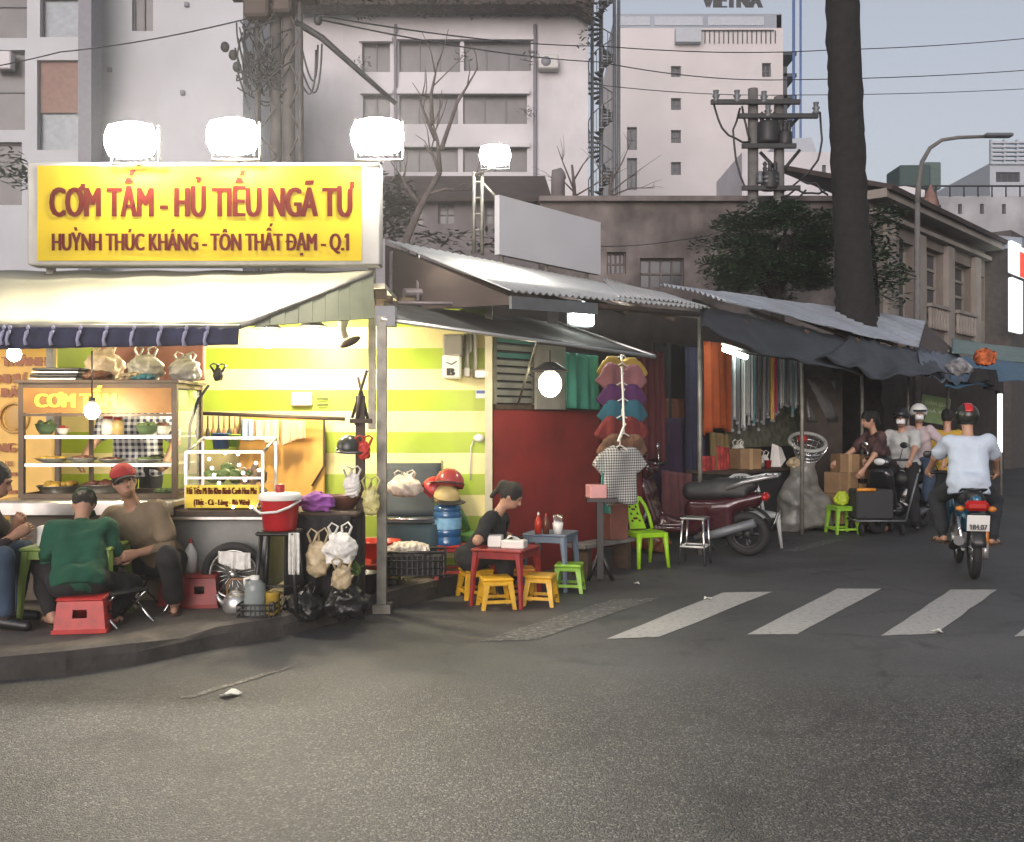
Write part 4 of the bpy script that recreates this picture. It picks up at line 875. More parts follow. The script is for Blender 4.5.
def table(name, lab, p, m, rz, sx, sy, h):
    t = thing(name, lab, 'table', p, rz)
    mb = MB(); mb.rbox((0,0,h-.012), (sx,sy,.024), .008); mb.build('table_top', m, t, W=False)
    mb = MB(); [mb.box((0,j*(sy/2-.02),h-.052), (sx-.03,.012,.056)) for j in (-1,1)]; [mb.box((i*(sx/2-.02),0,h-.052), (.012,sy-.06,.056)) for i in (-1,1)]; mb.build('apron', m, t, W=False)
    for i in (-1,1):
        for j in (-1,1): mb = MB(); mb.tube([(i*(sx/2-.04),j*(sy/2-.04),h-.03),(i*(sx/2-.02),j*(sy/2-.02),h*.6),(i*(sx/2-.005),j*(sy/2-.005),0)], [.04,.027,.02], 6, smooth=False); mb.build('leg', m, t, W=False)
    return t
def plastic_chair(lab, p, m, rz, h=.78, seat=.40, w_=.40, holes=True, name='plastic_chair'):
    t = thing(name, lab, 'chair', p, rz)                       # faces local -Y
    a = w_/2
    mb = MB(); mb.grid(lambda u, v: Vector(((u-.5)*w_*(1-.06*v), (v-.5)*w_*.95, seat-.012*math.sin(math.pi*u)+.012*(abs(v-.1)<.12)*-1)), 10, 8, .022); mb.rbox((0,-a*.92,seat-.035), (w_*.96,.02,.05), .006); [mb.rbox((i*a*.93,0,seat-.035), (.02,w_*.86,.05), .006) for i in (-1,1)]; mb.build('seat', m, t, W=False)
    back = lambda u, z: Vector((u*(a*.98-.05*max(0,(z-.3))), a*.86+.16*z+.03*(1-u*u)*z, seat+z*(h-seat)))
    mb = MB()
    frame = [back(-1,0), back(-1,.35), back(-.97,.7), back(-.8,.93), back(-.4,1), back(0,1.01), back(.4,1), back(.8,.93), back(.97,.7), back(1,.35), back(1,0)]
    mb.tube(frame, .021, 8); mb.build('back_frame', m, t, W=False)
    mb = MB()
    if holes:                                        # centre splat pierced with diamonds
        cols, rows = 6, 14
        for i in range(cols):
            for j in range(rows):
                if i in (1,4) and j in (3,6,9,11) or i in (2,3) and j in (4,8): continue
                wz = lambda z: .50+.12*abs(z-.5)*2+(.42*max(0,z-.78)*4)
                q = []
                for (ui, zj) in ((i,j),(i+1,j),(i+1,j+1),(i,j+1)): z = zj/rows; q.append(back((ui/cols*2-1)*wz(z)*.9, z*.98))
                mb.slab(q[::-1], .010)
        mb.build('back_splat', m, t, W=False)
    else:
        for k in range(-3,4): mb.tube([back(k*.26,.02), back(k*.26,.5), back(k*.25,.97)], .012, 6)
        mb.build('back_slat', m, t, W=False)
    for i in (-1,1):
        mb = MB(); mb.tube([(i*a*.86,-a*.85,seat-.02),(i*a*.93,-a*.93,seat*.5),(i*a*1.0,-a*1.04,0)], [.036,.026,.02], 6); mb.build('leg', m, t, W=False)
        mb = MB(); mb.tube([(i*a*.86,a*.82,seat-.02),(i*a*.95,a*.98,seat*.5),(i*a*1.02,a*1.2,0)], [.034,.026,.02], 6); mb.build('leg', m, t, W=False)
    return t
stool('yellow stool under the left front corner of the red table', G(496,607), M_YELP, R(12)); stool('yellow stool under the right front corner of the red table', G(541,604), M_YELP, R(-14), .24)
stool('yellow stool half hidden behind the left leg of the red table', G(476,597), M_YELP, R(20)); stool('orange stool tucked behind the right front leg of the red table', G(520,596), M_ORGP, R(5))
stool('small lime green stool beside the grey blue table', G(569,591), M_GRNP, R(-10), .25)
table('low_table', 'dark red plastic table with napkin box in front of the eating woman', (-.05,8.52,0), M_DRED, R(-22), .46, .46, .48)
table('low_table', 'grey blue plastic table behind the red table', (.36,9.3,0), mat('grey_blue_plastic', (.13,.17,.22), .4), R(-20), .42, .42, .52)
box_stool('solid red box stool under the man in the green shirt', Vector((G(78,633,SW).x, G(78,633,SW).y+.12, SW+.004)), M_REDP, R(9))
box_stool('red box stool behind the capped man, left of the bottle', G(177,606,SW)+Vector((0,.1,.004)), M_DRED, R(-4), .27, .23); box_stool('red box stool carrying a white squeeze bottle', G(199,608,SW)+Vector((.0,.1,.004)), M_DRED, R(4), .27, .23)
plastic_chair('lime green plastic chair with a pierced back beside the parked scooter', G(645,566), mat('lime_chair_plastic', (.27,.52,.012), .35, var=.06), R(22), .72, .38, .36)
plastic_chair('pale grey plastic chair with slatted back behind the parked scooter', PL(758,551,.9)*1.0 if False else Vector((3.0,12.35,0)), mat('grey_white_plastic', (.42,.43,.41), .45), R(15), .86, .43, .46, False)
plastic_chair('dark green plastic chair mostly hidden behind the eating woman', Vector((-.36,9.28,SW)), mat('dark_green_plastic', (.05,.16,.04), .45), R(60), .72, .36, .4, False)
M_GTAB = mat('green_table_top', (.2,.3,.06), .4)
t = table('low_table', 'low green table with steel legs between the seated men', (-3.08,7.08,SW), M_GTAB, R(4), .62, .46, .53)

# things on the tables
def box_of(name, lab, p, d, m, rz=0, cat='box', b=.008): 
    t = thing(name, lab, cat, p, rz); mb = MB(); mb.rbox((0,0,d[2]/2), d, b); mb.build('box', m, t, W=False); return t
t = box_of('napkin_box', 'white napkin box on the red table', Vector((.02,8.42,.48)), (.2,.12,.07), M_OFFW, R(-18)); mb = MB(); mb.grid(lambda u, v: Vector(((u-.5)*.12,(v-.5)*.06+.01*math.sin(8*u),.075+.03*math.sin(3*u+2*v))), 6, 5, .003); mb.build('napkin', M_PAPER, t, W=False)
box_of('food_container', 'white square food container before the eating woman', Vector((-.14,8.52,.48)), (.12,.12,.1), M_OFFW, R(-10), 'container')
t = box_of('napkin_box', 'clear white napkin box on the low green table', Vector((-3.22,6.98,SW+.53)), (.15,.12,.14), mat('milky_plastic', (.6,.6,.55), .3), R(5)); mb = MB(); mb.box((0,0,.06), (.11,.08,.09)); mb.build('napkin', M_PAPER, t, W=False)
def bottle(lab, p, r, h, m, mc, name='bottle'):
    t = thing(name, lab, 'bottle', p); mb = MB(); mb.lathe([(0,0),(r,.004),(r,h*.55),(r*.75,h*.68),(r*.3,h*.82),(r*.26,h*.88),(0,h*.88)], seg=14); mb.build('body', m, t, W=False); mb = MB(); mb.lathe([(r*.32,h*.86),(r*.32,h*.93),(r*.1,h),(0,h)], seg=10); mb.build('cap', mc, t, W=False); return t
M_SAUCE = mat('chilli_sauce', (.4,.03,.015), .3)
bottle('red chilli sauce bottle with white cap on the grey blue table', Vector((.24,9.12,.52)), .032, .2, M_SAUCE, M_OFFW); bottle('dark sauce bottle on the grey blue table next to the red one', Vector((.31,9.12,.52)), .03, .19, mat('brown_sauce', (.1,.03,.015), .3), M_REDP)
bottle('white squeeze bottle with red tip standing on a red box stool', G(189,607,SW)+Vector((-.02,.1,.245)), .05, .26, M_OFFW, M_REDP)
t = thing('condiment_caddy', 'small plastic condiment caddy with spoons on the grey blue table', 'caddy', (.42,9.15,.52)); mb = MB(); mb.lathe([(0,0),(.04,0),(.05,.1),(.044,.1),(.036,.01),(0,.01)], seg=12); mb.build('cup', M_OFFW, t, W=False); mb = MB(); [mb.tube([(.01*k-.02,0,.02),(.02*k-.04,.01*k,.17)], .005, 5) for k in range(5)]; mb.build('spoon', M_CHROME, t, W=False)

# ================================================================ noodle cart
YK = 7.65; k0, k1 = P(168,0,YK).x, P(268,0,YK).x
t = thing('noodle_cart', 'grey metal noodle cart with yellow menu strip and glass case', 'cart', ((k0+k1)/2,7.95,SW)); M_CARTG = mat('grey_cart_sheet', (.17,.175,.165), .5, metal=.2, var=.25, scale=5, stain=.35)
mb = MB(); mb.rbox(((k0+k1)/2,7.95,.52), (k1-k0,.56,.56), .01); mb.build('cart_body', M_CARTG, t)
mb = MB(); mb.rbox(((k0+k1)/2,7.93,.845), (k1-k0+.06,.66,.05), .008); mb.build('counter_top', M_WOODD, t); mb = MB(); mb.rbox(((k0+k1)/2,7.615,.81), (k1-k0+.02,.03,.03), .006); mb.build('edge_strip', M_STEEL, t)
g0, g1 = P(185,0,YK).x, P(262,0,YK).x; zg = .872; zgt = P(0,452,YK).z
mb = MB()
for x in (g0,g1): mb.box((x,YK+.03,(zg+zgt)/2+.0), (.022,.022,zgt-zg)); mb.box((x,YK+.45,(zg+zgt)/2+.05), (.022,.022,zgt-zg+.1))
mb.box(((g0+g1)/2,YK+.03,zgt), (g1-g0,.022,.022)); mb.box(((g0+g1)/2,YK+.45,zgt+.1), (g1-g0,.022,.022)); mb.box(((g0+g1)/2,YK+.03,(zg+zgt)/2+.02), (g1-g0,.018,.018))
for x in (g0,g1): mb.tube([(x,YK+.03,zgt),(x,YK+.45,zgt+.1)], .012, 5)
fr = mb.build('case_frame', M_STEEL, t)
mb = MB(); mb.box(((g0+g1)/2,YK+.24,zg+.19), (g1-g0-.03,.4,.012)); mb.build('shelf', M_GLZ, t)
ym = MB(); zb_ = P(0,508,YK).z; zt_ = P(0,485,YK).z; ym.rbox(((g0+g1)/2-.01,YK+.0,(zb_+zt_)/2), (g1-g0-.02,.016,zt_-zb_), .003); ym = ym.build('menu_strip', mat('menu_yellow', (.78,.58,.03), .45), t)
mb = MB(); text_mb(mb, 'Hủ Tiếu Mì Bò Kho Bánh Canh Hoa Mai', .05, g1-g0-.06, ((g0+g1)/2-.01,YK-.012,(zb_+zt_)/2+.02), (1,0,0), (0,0,1), bold=.004); text_mb(mb, '(Thịt - Cá - Lòng - Bò Viên)', .042, (g1-g0)*.72, ((g0+g1)/2-.01,YK-.012,zb_+.025), (1,0,0), (0,0,1), bold=.004); mb.build('lettering', M_LTR, ym)
lt = MB()
for k, (px, py) in enumerate(((225,453),(238,454),(209,459),(256,463),(212,468),(239,465),(259,470),(243,473),(214,475),(219,483),(245,480),(233,507),(251,507))): lt.ell(P(px,py,YK-.03), (.014,.014,.014), 8, 5)
lt.build('string_light', emis('fairy_glow', (1,.93,.75), 5), t)
def heap(mb, c, r, n=12, s=.35):
    for k in range(n): a = rng.uniform(0,6.28); q = math.sqrt(rng.random()); mb.ell((c[0]+r[0]*q*math.cos(a), c[1]+r[1]*q*math.sin(a), c[2]+r[2]*rng.uniform(.2,1)*(1.1-q*.6)), (r[0]*s,r[1]*s,r[2]*s), 7, 5)
mb = MB(); heap(mb, (g0+.26,YK+.25,zg+.2), (.17,.12,.12), 18); mb.build('greens', M_GRNF, t); mb = MB(); heap(mb, (g1-.15,YK+.25,zg+.2), (.1,.1,.12), 12); mb.build('meat', mat('grey_brown_meat', (.22,.14,.09), .5, var=.3, scale=20), t)
mb = MB(); mb.rbox((g0+.22,YK+.2,zg+.1), (.32,.25,.14), .02); mb.build('red_tray', M_REDP, t); mb = MB(); mb.rbox((g0+.48,YK+.2,zg+.09), (.16,.22,.12), .02); mb.build('grey_tray', M_METG, t)
wc = P(232,575,7.5); wl_ = thing('cart_wheel', 'large dark spoked wheel leaning against the grey cart', 'wheel', (wc.x,7.52,SW))
M_TYRE = mat('tyre_rubber', (.014,.014,.015), .75, var=.2, scale=20); mb = MB(); mb.torus((wc.x,7.54,SW+.245), .212, .032, 36, 10); mb.build('tyre', M_TYRE, wl_)
mb = MB(); mb.torus((wc.x,7.54,SW+.245), .178, .012, 36, 6); mb.lathe([(.0,-.04),(.03,-.04),(.03,.04),(0,.04)], (wc.x,7.54,SW+.245), 12, 'Y')
for k in range(18): a = k*math.pi/9; mb.tube([(wc.x+.025*math.cos(a),7.54+.02*(-1)**k,SW+.245+.025*math.sin(a)),(wc.x+.178*math.cos(a+.2),7.54,SW+.245+.178*math.sin(a+.2))], .004, 4)
mb.build('rim', M_STEEL, wl_)
drape('dish_cloth', 'white cloth hung over the spokes of the cart wheel', 'cloth', P(218,551,7.42), P(250,553,7.42), .1, M_BAGW, 3, .012, uneven=.3, seed=2)
# red cooler on its black stool
b = P(280,530,7.4); t = thing('cooler_bucket', 'round red cooler bucket with white lid and handle on a black stool', 'cooler', b)
mb = MB(); mb.lathe([(0,0),(.115,0),(.122,.01),(.142,.22),(.145,.235),(0,.235)], seg=26); mb.build('bucket', mat('red_cooler', (.38,.012,.016), .3), t, W=False)
mb = MB(); mb.lathe([(.155,.225),(.158,.235),(.156,.262),(.14,.275),(0,.283)], seg=26); mb.build('lid', M_OFFW, t, W=False); mb = MB(); mb.lathe([(.03,.28),(.034,.29),(.034,.33),(.02,.34),(0,.34)], seg=14); mb.build('knob', M_REDP, t, W=False)
mb = MB(); mb.tube([(-.15,0,.2),(-.17,-.07,.16),(-.1,-.17,.14),(0.02,-.19,.15),(.1,-.15,.18),(.15,0,.22)], .01, 6); mb.build('handle', M_OFFW, t, W=False)
t = thing('tall_stool', 'tall black stool under the red cooler bucket', 'stool', (b.x,b.y,SW)); hh_ = b.z-SW
mb = MB(); mb.rbox((0,0,hh_-.015), (.3,.3,.03), .012); mb.build('seat', M_BLACK, t, W=False)
for i in (-1,1):
    for j in (-1,1): mb = MB(); mb.tube([(i*.11,j*.11,hh_-.02),(i*.16,j*.16,0)], .017, 6); mb.build('leg', M_BLACK, t, W=False)
mb = MB(); [mb.tube([(-.14*(1 if k%2 else -1)*1,-.14,.2),(.14*(1 if k%2 else -1),-.14 if k<1 else .14,.2)], .01, 5) for k in range(1)]; [mb.tube([(x,-.145,.18),(x,.145,.18)], .01, 5) for x in (-.145,.145)]; mb.build('rung', M_BLACK, t, W=False)
drape('hanging_bag', 'long translucent white bag hanging from the black stool', 'bag', P(290,533,7.25), P(298,533,7.25), .3, M_BAGW, 2, .02, th=.015, seed=8)
# kettle, jug, can, boxes at the kerb
kp = G(237,612,SW); t = thing('kettle', 'dented aluminium kettle standing by the cart wheel', 'kettle', kp)
mb = MB(); mb.lathe([(0,0),(.085,0),(.1,.02),(.1,.09),(.08,.125),(.055,.14),(0,.142)], seg=22); mb.build('kettle_body', M_ALU, t, W=False); mb = MB(); mb.lathe([(.055,.14),(.05,.155),(.015,.16),(.012,.18),(0,.182)], seg=14); mb.build('lid', M_ALU, t, W=False)
mb = MB(); mb.tube([(-.09,0,.05),(-.13,0,.09),(-.15,0,.13)], [.022,.015,.011], 8); mb.build('spout', M_ALU, t, W=False); mb = MB(); mb.tube([(-.07,0,.12),(-.07,0,.2),(-.04,0,.24),(.04,0,.24),(.07,0,.2),(.07,0,.12)], .008, 6); mb.build('handle', mat('wood_handle', (.25,.13,.05), .5), t, W=False)
jp = G(255,615,SW); t = thing('water_jug', 'ribbed clear plastic water jug with white cap beside the kettle', 'jug', jp); pr = [(0,0),(.075,0)]
for k in range(7): pr += [(.08,.015+k*.027),(.072,.03+k*.027)]
pr += [(.078,.21),(.05,.245),(.028,.26),(0,.26)]
mb = MB(); mb.lathe(pr, seg=20); mb.build('body', mat('jug_plastic', (.3,.34,.33), .2, var=.1, alpha=.75), t, W=False); mb = MB(); mb.lathe([(.032,.255),(.032,.285),(0,.287)], seg=12); mb.tube([(-.03,-.0,.27),(-.075,0,.26),(-.07,0,.2)], .012, 6); mb.build('cap', M_OFFW, t, W=False)
cp = G(272,614,SW); t = thing('food_tin', 'yellow tin standing at the kerb next to the water jug', 'tin', cp); mb = MB(); mb.lathe([(0,0),(.055,0),(.055,.15),(.058,.155),(.05,.158),(0,.158)], seg=18); mb.build('tin_body', mat('yellow_tin', (.42,.28,.04), .4, var=.3, scale=14), t, W=False); mb = MB(); mb.ell((0.01,-.05,.06), (.03,.014,.045), 8, 6); mb.build('label', mat('dark_label', (.05,.04,.02), .5), t, W=False)
t = thing('plastic_crate', 'low black wire crate around the foot of the water jug', 'crate', G(258,616,SW)+Vector((0,.02,0))); mb = MB()
for z in (.01,.05,.09): mb.tube([(-.13,-.1,z),(.13,-.1,z),(.13,.13,z),(-.13,.13,z),(-.13,-.1,z)], .007, 5)
for k in range(9): mb.box((-.13+k*.0325,-.1,.05), (.008,.008,.09))
mb.build('wire_side', M_BLACK, t, W=False)
bc = P(326,0,7.75); t = thing('covered_trolley', 'dark cloth covered trolley behind the hanging plastic bags', 'trolley', (bc.x,7.85,SW))
mb = MB(); mb.rbox((bc.x,7.9,.5), (.5,.5,.64), .03); mb.build('body', M_BLKC, t); mb = MB(); mb.rbox((bc.x-.02,7.87,.84), (.58,.56,.035), .012); mb.build('top', M_WOODD, t)
o = drape('black_cover', 'black cloth draped over the front of the dark trolley', 'cover', (bc.x-.28,7.57,.83), (bc.x+.22,7.57,.83), .6, M_BLKC, 4, .035, seed=11)
for lab, px, py, Y, r, m, sd in (('bulging white plastic bag tied at the front of the dark trolley',340,565,7.35,(.14,.1,.13),M_BAGW,21),('long tan plastic bag leaning left of the white bag',318,577,7.4,(.1,.09,.15),M_BAGT,22),('small tan and white bag hanging lowest below the white bag',342,590,7.3,(.085,.07,.1),M_BAGT,23),('shiny black rubbish bag on the kerb under the tan bag',345,621,7.45,(.2,.14,.15),M_BAGB,24),('black rubbish bag slumped left of the bigger one at the kerb',303,622,7.4,(.16,.1,.12),M_BAGB,25)):
    p = P(px,py,Y); bag('plastic_bag', lab, p if py > 600 else p, r, m, sd)
t = thing('leafy_herbs', 'bunch of green herbs poking out beside the white bag', 'herbs', P(352,575,7.45)); mb = MB()
for k in range(30): a = rng.uniform(-1.2,1.2); p = Vector((rng.uniform(-.03,.06),rng.uniform(-.04,.04),rng.uniform(-.03,.05))); d = Vector((math.sin(a),rng.uniform(-.4,.4),math.cos(a)))*.07; s_ = Vector((.014,.01,0)); mb.add([p,p+d*.5+s_,p+d,p+d*.5-s_], [(0,1,2,3)], False)
mb.build('leaves', M_GRNF, t, W=False)
t = thing('cooking_pot', 'black cooking pot on the platform behind the metal post', 'pot', G(351,599,SW)+Vector((.03,.3,0))); mb = MB(); mb.lathe([(0,0),(.13,0),(.15,.02),(.15,.16),(.158,.165),(.14,.165),(.13,.03),(0,.02)], seg=22); mb.build('pot_body', M_BLACK, t, W=False); mb = MB(); [mb.tube([(i*.15,-.03,.13),(i*.19,0,.13),(i*.15,.03,.13)], .008, 5) for i in (-1,1)]; mb.build('handle', M_BLACK, t, W=False)
for lab, px, py, Y, w1 in (('upper red plastic basin stacked behind the metal post',378,557,8.6,.19),('lower red plastic basin on the platform behind the metal post',372,578,8.55,.21)):
    t = thing('plastic_basin', lab, 'basin', P(px,py,Y)); mb = MB(); mb.lathe([(0,0),(w1*.75,0),(w1,.13),(w1*1.06,.135),(w1*1.06,.145),(w1*.96,.14),(w1*.7,.012),(0,.012)], seg=26); mb.build('basin', mat('orange_red_plastic', (.5,.035,.015), .35), t, W=False)
t = thing('basin_stand', 'low dark stand carrying the red basins', 'stand', P(375,598,8.62)); c = P(375,0,8.62); mb = MB(); mb.rbox((c.x,8.62,.19), (.42,.34,.05), .008); [mb.box((c.x+i*.19,8.62+j*.14,.17), (.03,.03,.05)) for i in (-1,1) for j in (-1,1)]; mb.build('shelf', M_BLACK, t)
# post with hanging helmet
pc = P(363,0,7.95); t = thing('wooden_post', 'dark wooden post with crossed sticks at its top and a hung helmet', 'post', (pc.x,7.95,SW))
mb = MB(); mb.box((pc.x-.02,7.95,.95), (.07,.06,1.6)); mb.build('shaft', M_WOODD, t); mb = MB(); mb.tube([P(352,418,7.92),P(367,370,7.92)], .012, 6); mb.tube([P(368,420,7.98),P(358,377,7.98)], .012, 6); mb.tube([P(356,425,7.9),P(360,395,7.9)], .014, 6); mb.build('crossed_stick', M_WOODD, t); mb = MB(); c = P(361,421,7.9); mb.box((c.x,7.9,c.z), (.17,.06,.035)); mb.build('crossbar', M_WOODD, t)
def helmet(lab, p, m, r=.125, rz=0.0, tilt=0.0, name='helmet', mr=None):
    t = thing(name, lab, 'helmet', p, rz); M = Matrix.Rotation(tilt, 3, 'X')
    mb = MB(); mb.lathe([(0,r*1.02),(r*.35,r*.97),(r*.7,r*.75),(r*.93,r*.4),(r,0),(r*.98,-r*.25),(r*.94,-r*.25),(r*.94,0),(r*.88,r*.36),(r*.6,r*.7),(0,r*.94)], seg=22, M=M); mb.build('shell', m, t, W=False)
    mb = MB(); mb.torus((0,0,0), r*.99, r*.05, 22, 6, 'Z', M); mb.grid(lambda u, v: M @ Vector((math.sin((u-.5)*1.9)*r*(1+.5*v), -math.cos((u-.5)*1.9)*r*(1+.5*v), -r*.02-.12*v*r)), 8, 3, .006); mb.build('visor', mr or M_BLACK, t, W=False)
    return t
helmet('dark helmet hanging on the wooden post', P(349,448,7.85), mat('dark_helmet', (.03,.035,.03), .3), .1, R(20), R(12))
bag('red_bag', 'small red bag hanging on the wooden post beside the dark helmet', P(364,460,7.82), (.055,.05,.08), mat('red_cloth_bag', (.5,.03,.02), .5, var=.3, scale=20), 31)
bag('plastic_bag', 'translucent white carrier bag hanging on the wooden post', P(352,497,7.8), (.07,.05,.1), M_BAGW, 32); bag('plastic_bag', 'yellowish green carrier bag hanging behind the metal post', P(371,516,7.85), (.075,.05,.13), mat('yellow_bag', (.5,.46,.18), .4, var=.2, scale=20), 33)
bag('purple_cloth', 'crumpled purple cloth heaped on the dark trolley', P(317,512,7.66), (.15,.1,.085), mat('purple_cloth', (.22,.06,.27), .85, var=.25), 5, False, cat='cloth')
t = thing('clay_basin', 'brown clay basin on the dark trolley beside the purple cloth', 'basin', P(343,510,7.9)); mb = MB(); mb.lathe([(0,0),(.08,0),(.13,.1),(.135,.12),(.12,.12),(.07,.02),(0,.02)], seg=20); mb.build('basin', mat('brown_clay', (.12,.045,.03), .5), t, W=False)

# ================================================================ platform corner behind the post
def folding_chair(lab, p, rz):
    t = thing('folding_chair', lab, 'chair', p, rz); M_SL = mat('slate_canvas', (.05,.062,.075), .75, var=.2, scale=6)
    mb = MB(); mb.grid(lambda u, v: Vector(((u-.5)*.52, .18+.2*v-.04*math.sin(math.pi*u), .42+.48*v)), 8, 8, .03); mb.build('backrest', M_SL, t, W=False)
    mb = MB(); mb.grid(lambda u, v: Vector(((u-.5)*.5, -.26+.46*v, .42-.03*math.sin(math.pi*v))), 8, 6, .03); mb.build('seat', M_SL, t, W=False)
    mb = MB(); mb.grid(lambda u, v: Vector(((u-.5)*.46, -.27-.03*v, .38-.3*v)), 6, 6, .015); mb.build('front_flap', mat('teal_canvas', (.035,.07,.085), .7), t, W=False)
    for i in (-1,1): mb = MB(); mb.tube([(i*.27,-.3,0),(i*.27,-.28,.43),(i*.27,.2,.45),(i*.27,.4,.92)], .013, 6); mb.tube([(i*.28,.34,0),(i*.28,.02,.45)], .013, 6); mb.build('side_frame', M_CHROME, t, W=False)
    mb = MB(); [mb.tube([(-.27,-.29,z),(.27,-.29,z)], .012, 6) for z in (.12,.43)]; mb.build('cross_bar', M_CHROME, t, W=False); return t
folding_chair('slate blue folding chair with chrome frame behind the metal post', (P(412,0,9.1).x,9.15,SW+.1), R(4))
bag('plastic_bag', 'white bag with a floral pattern lying on the slate folding chair', P(405,497,8.95), (.17,.1,.1), mat('floral_bag', (.62,.55,.46), .6, var=.35, scale=22), 41)
bk = P(414,574,8.45); t = thing('wire_basket', 'dark wire basket full of wrapped goods on the platform', 'basket', bk); mb = MB(); L2 = .26
for z in (.01,.07,.13,.2): mb.tube([(-L2,-.15,z),(L2,-.15,z),(L2,.15,z),(-L2,.15,z),(-L2,-.15,z)], .008 if z < .2 else .014, 5)
for k in range(13): [mb.box((-L2+k*2*L2/12,y,.1), (.01,.008,.2)) for y in (-.15,.15)]
mb.build('wire_side', M_BLACK, t, W=False); mb = MB(); mb.box((0,0,.09), (2*L2-.04,.26,.15)); mb.build('liner', M_BLKC, t, W=False)
bag('food_packet', 'pale wrapped bundle lying in the wire basket', bk+Vector((-.05,0,.16)), (.2,.1,.065), mat('floral_bag', (.62,.55,.46), .6), 42, False, cat='packet')
stool('tall red stool behind the wire basket, with the water bottle on it', P(452,577,9.0)*1.0, M_REDP, R(8), .3, .30, 'red stools under the water bottle')
wb = P(447,546,8.98); t = thing('water_bottle', 'big blue water cooler bottle on the red stool', 'bottle', wb); pr = [(0,0),(.12,0),(.13,.015)]
for k in range(4): pr += [(.13,.03+k*.075),(.13,.075+k*.075),(.122,.085+k*.075),(.122,.095+k*.075)]
pr += [(.13,.335),(.12,.36),(.05,.40),(.035,.43),(0,.43)]
mb = MB(); mb.lathe(pr, seg=24); mb.build('body', mat('blue_bottle', (.02,.10,.24), .12, var=.1, spec=.8), t, W=False); mb = MB(); mb.lathe([(.1315,.16),(.1315,.26)], seg=24); mb.build('label', mat('pale_blue_label', (.2,.42,.6), .4, var=.2, scale=20), t, W=False)
helmet('straw coloured sun helmet on top of the blue water bottle', wb+Vector((-.0,-.05,.44)), mat('khaki_helmet', (.5,.38,.15), .5), .12, R(25), R(14))
helmet('glossy pinkish red helmet topmost of the pile on the water bottle', wb+Vector((.02,0,.56)), mat('pink_red_helmet', (.36,.05,.05), .25), .135, R(-20), R(-12))
helmet('red helmet hanging lower left behind the glossy one', wb+Vector((-.12,.05,.5)), mat('crimson_helmet', (.4,.02,.025), .35), .12, R(60), R(40))
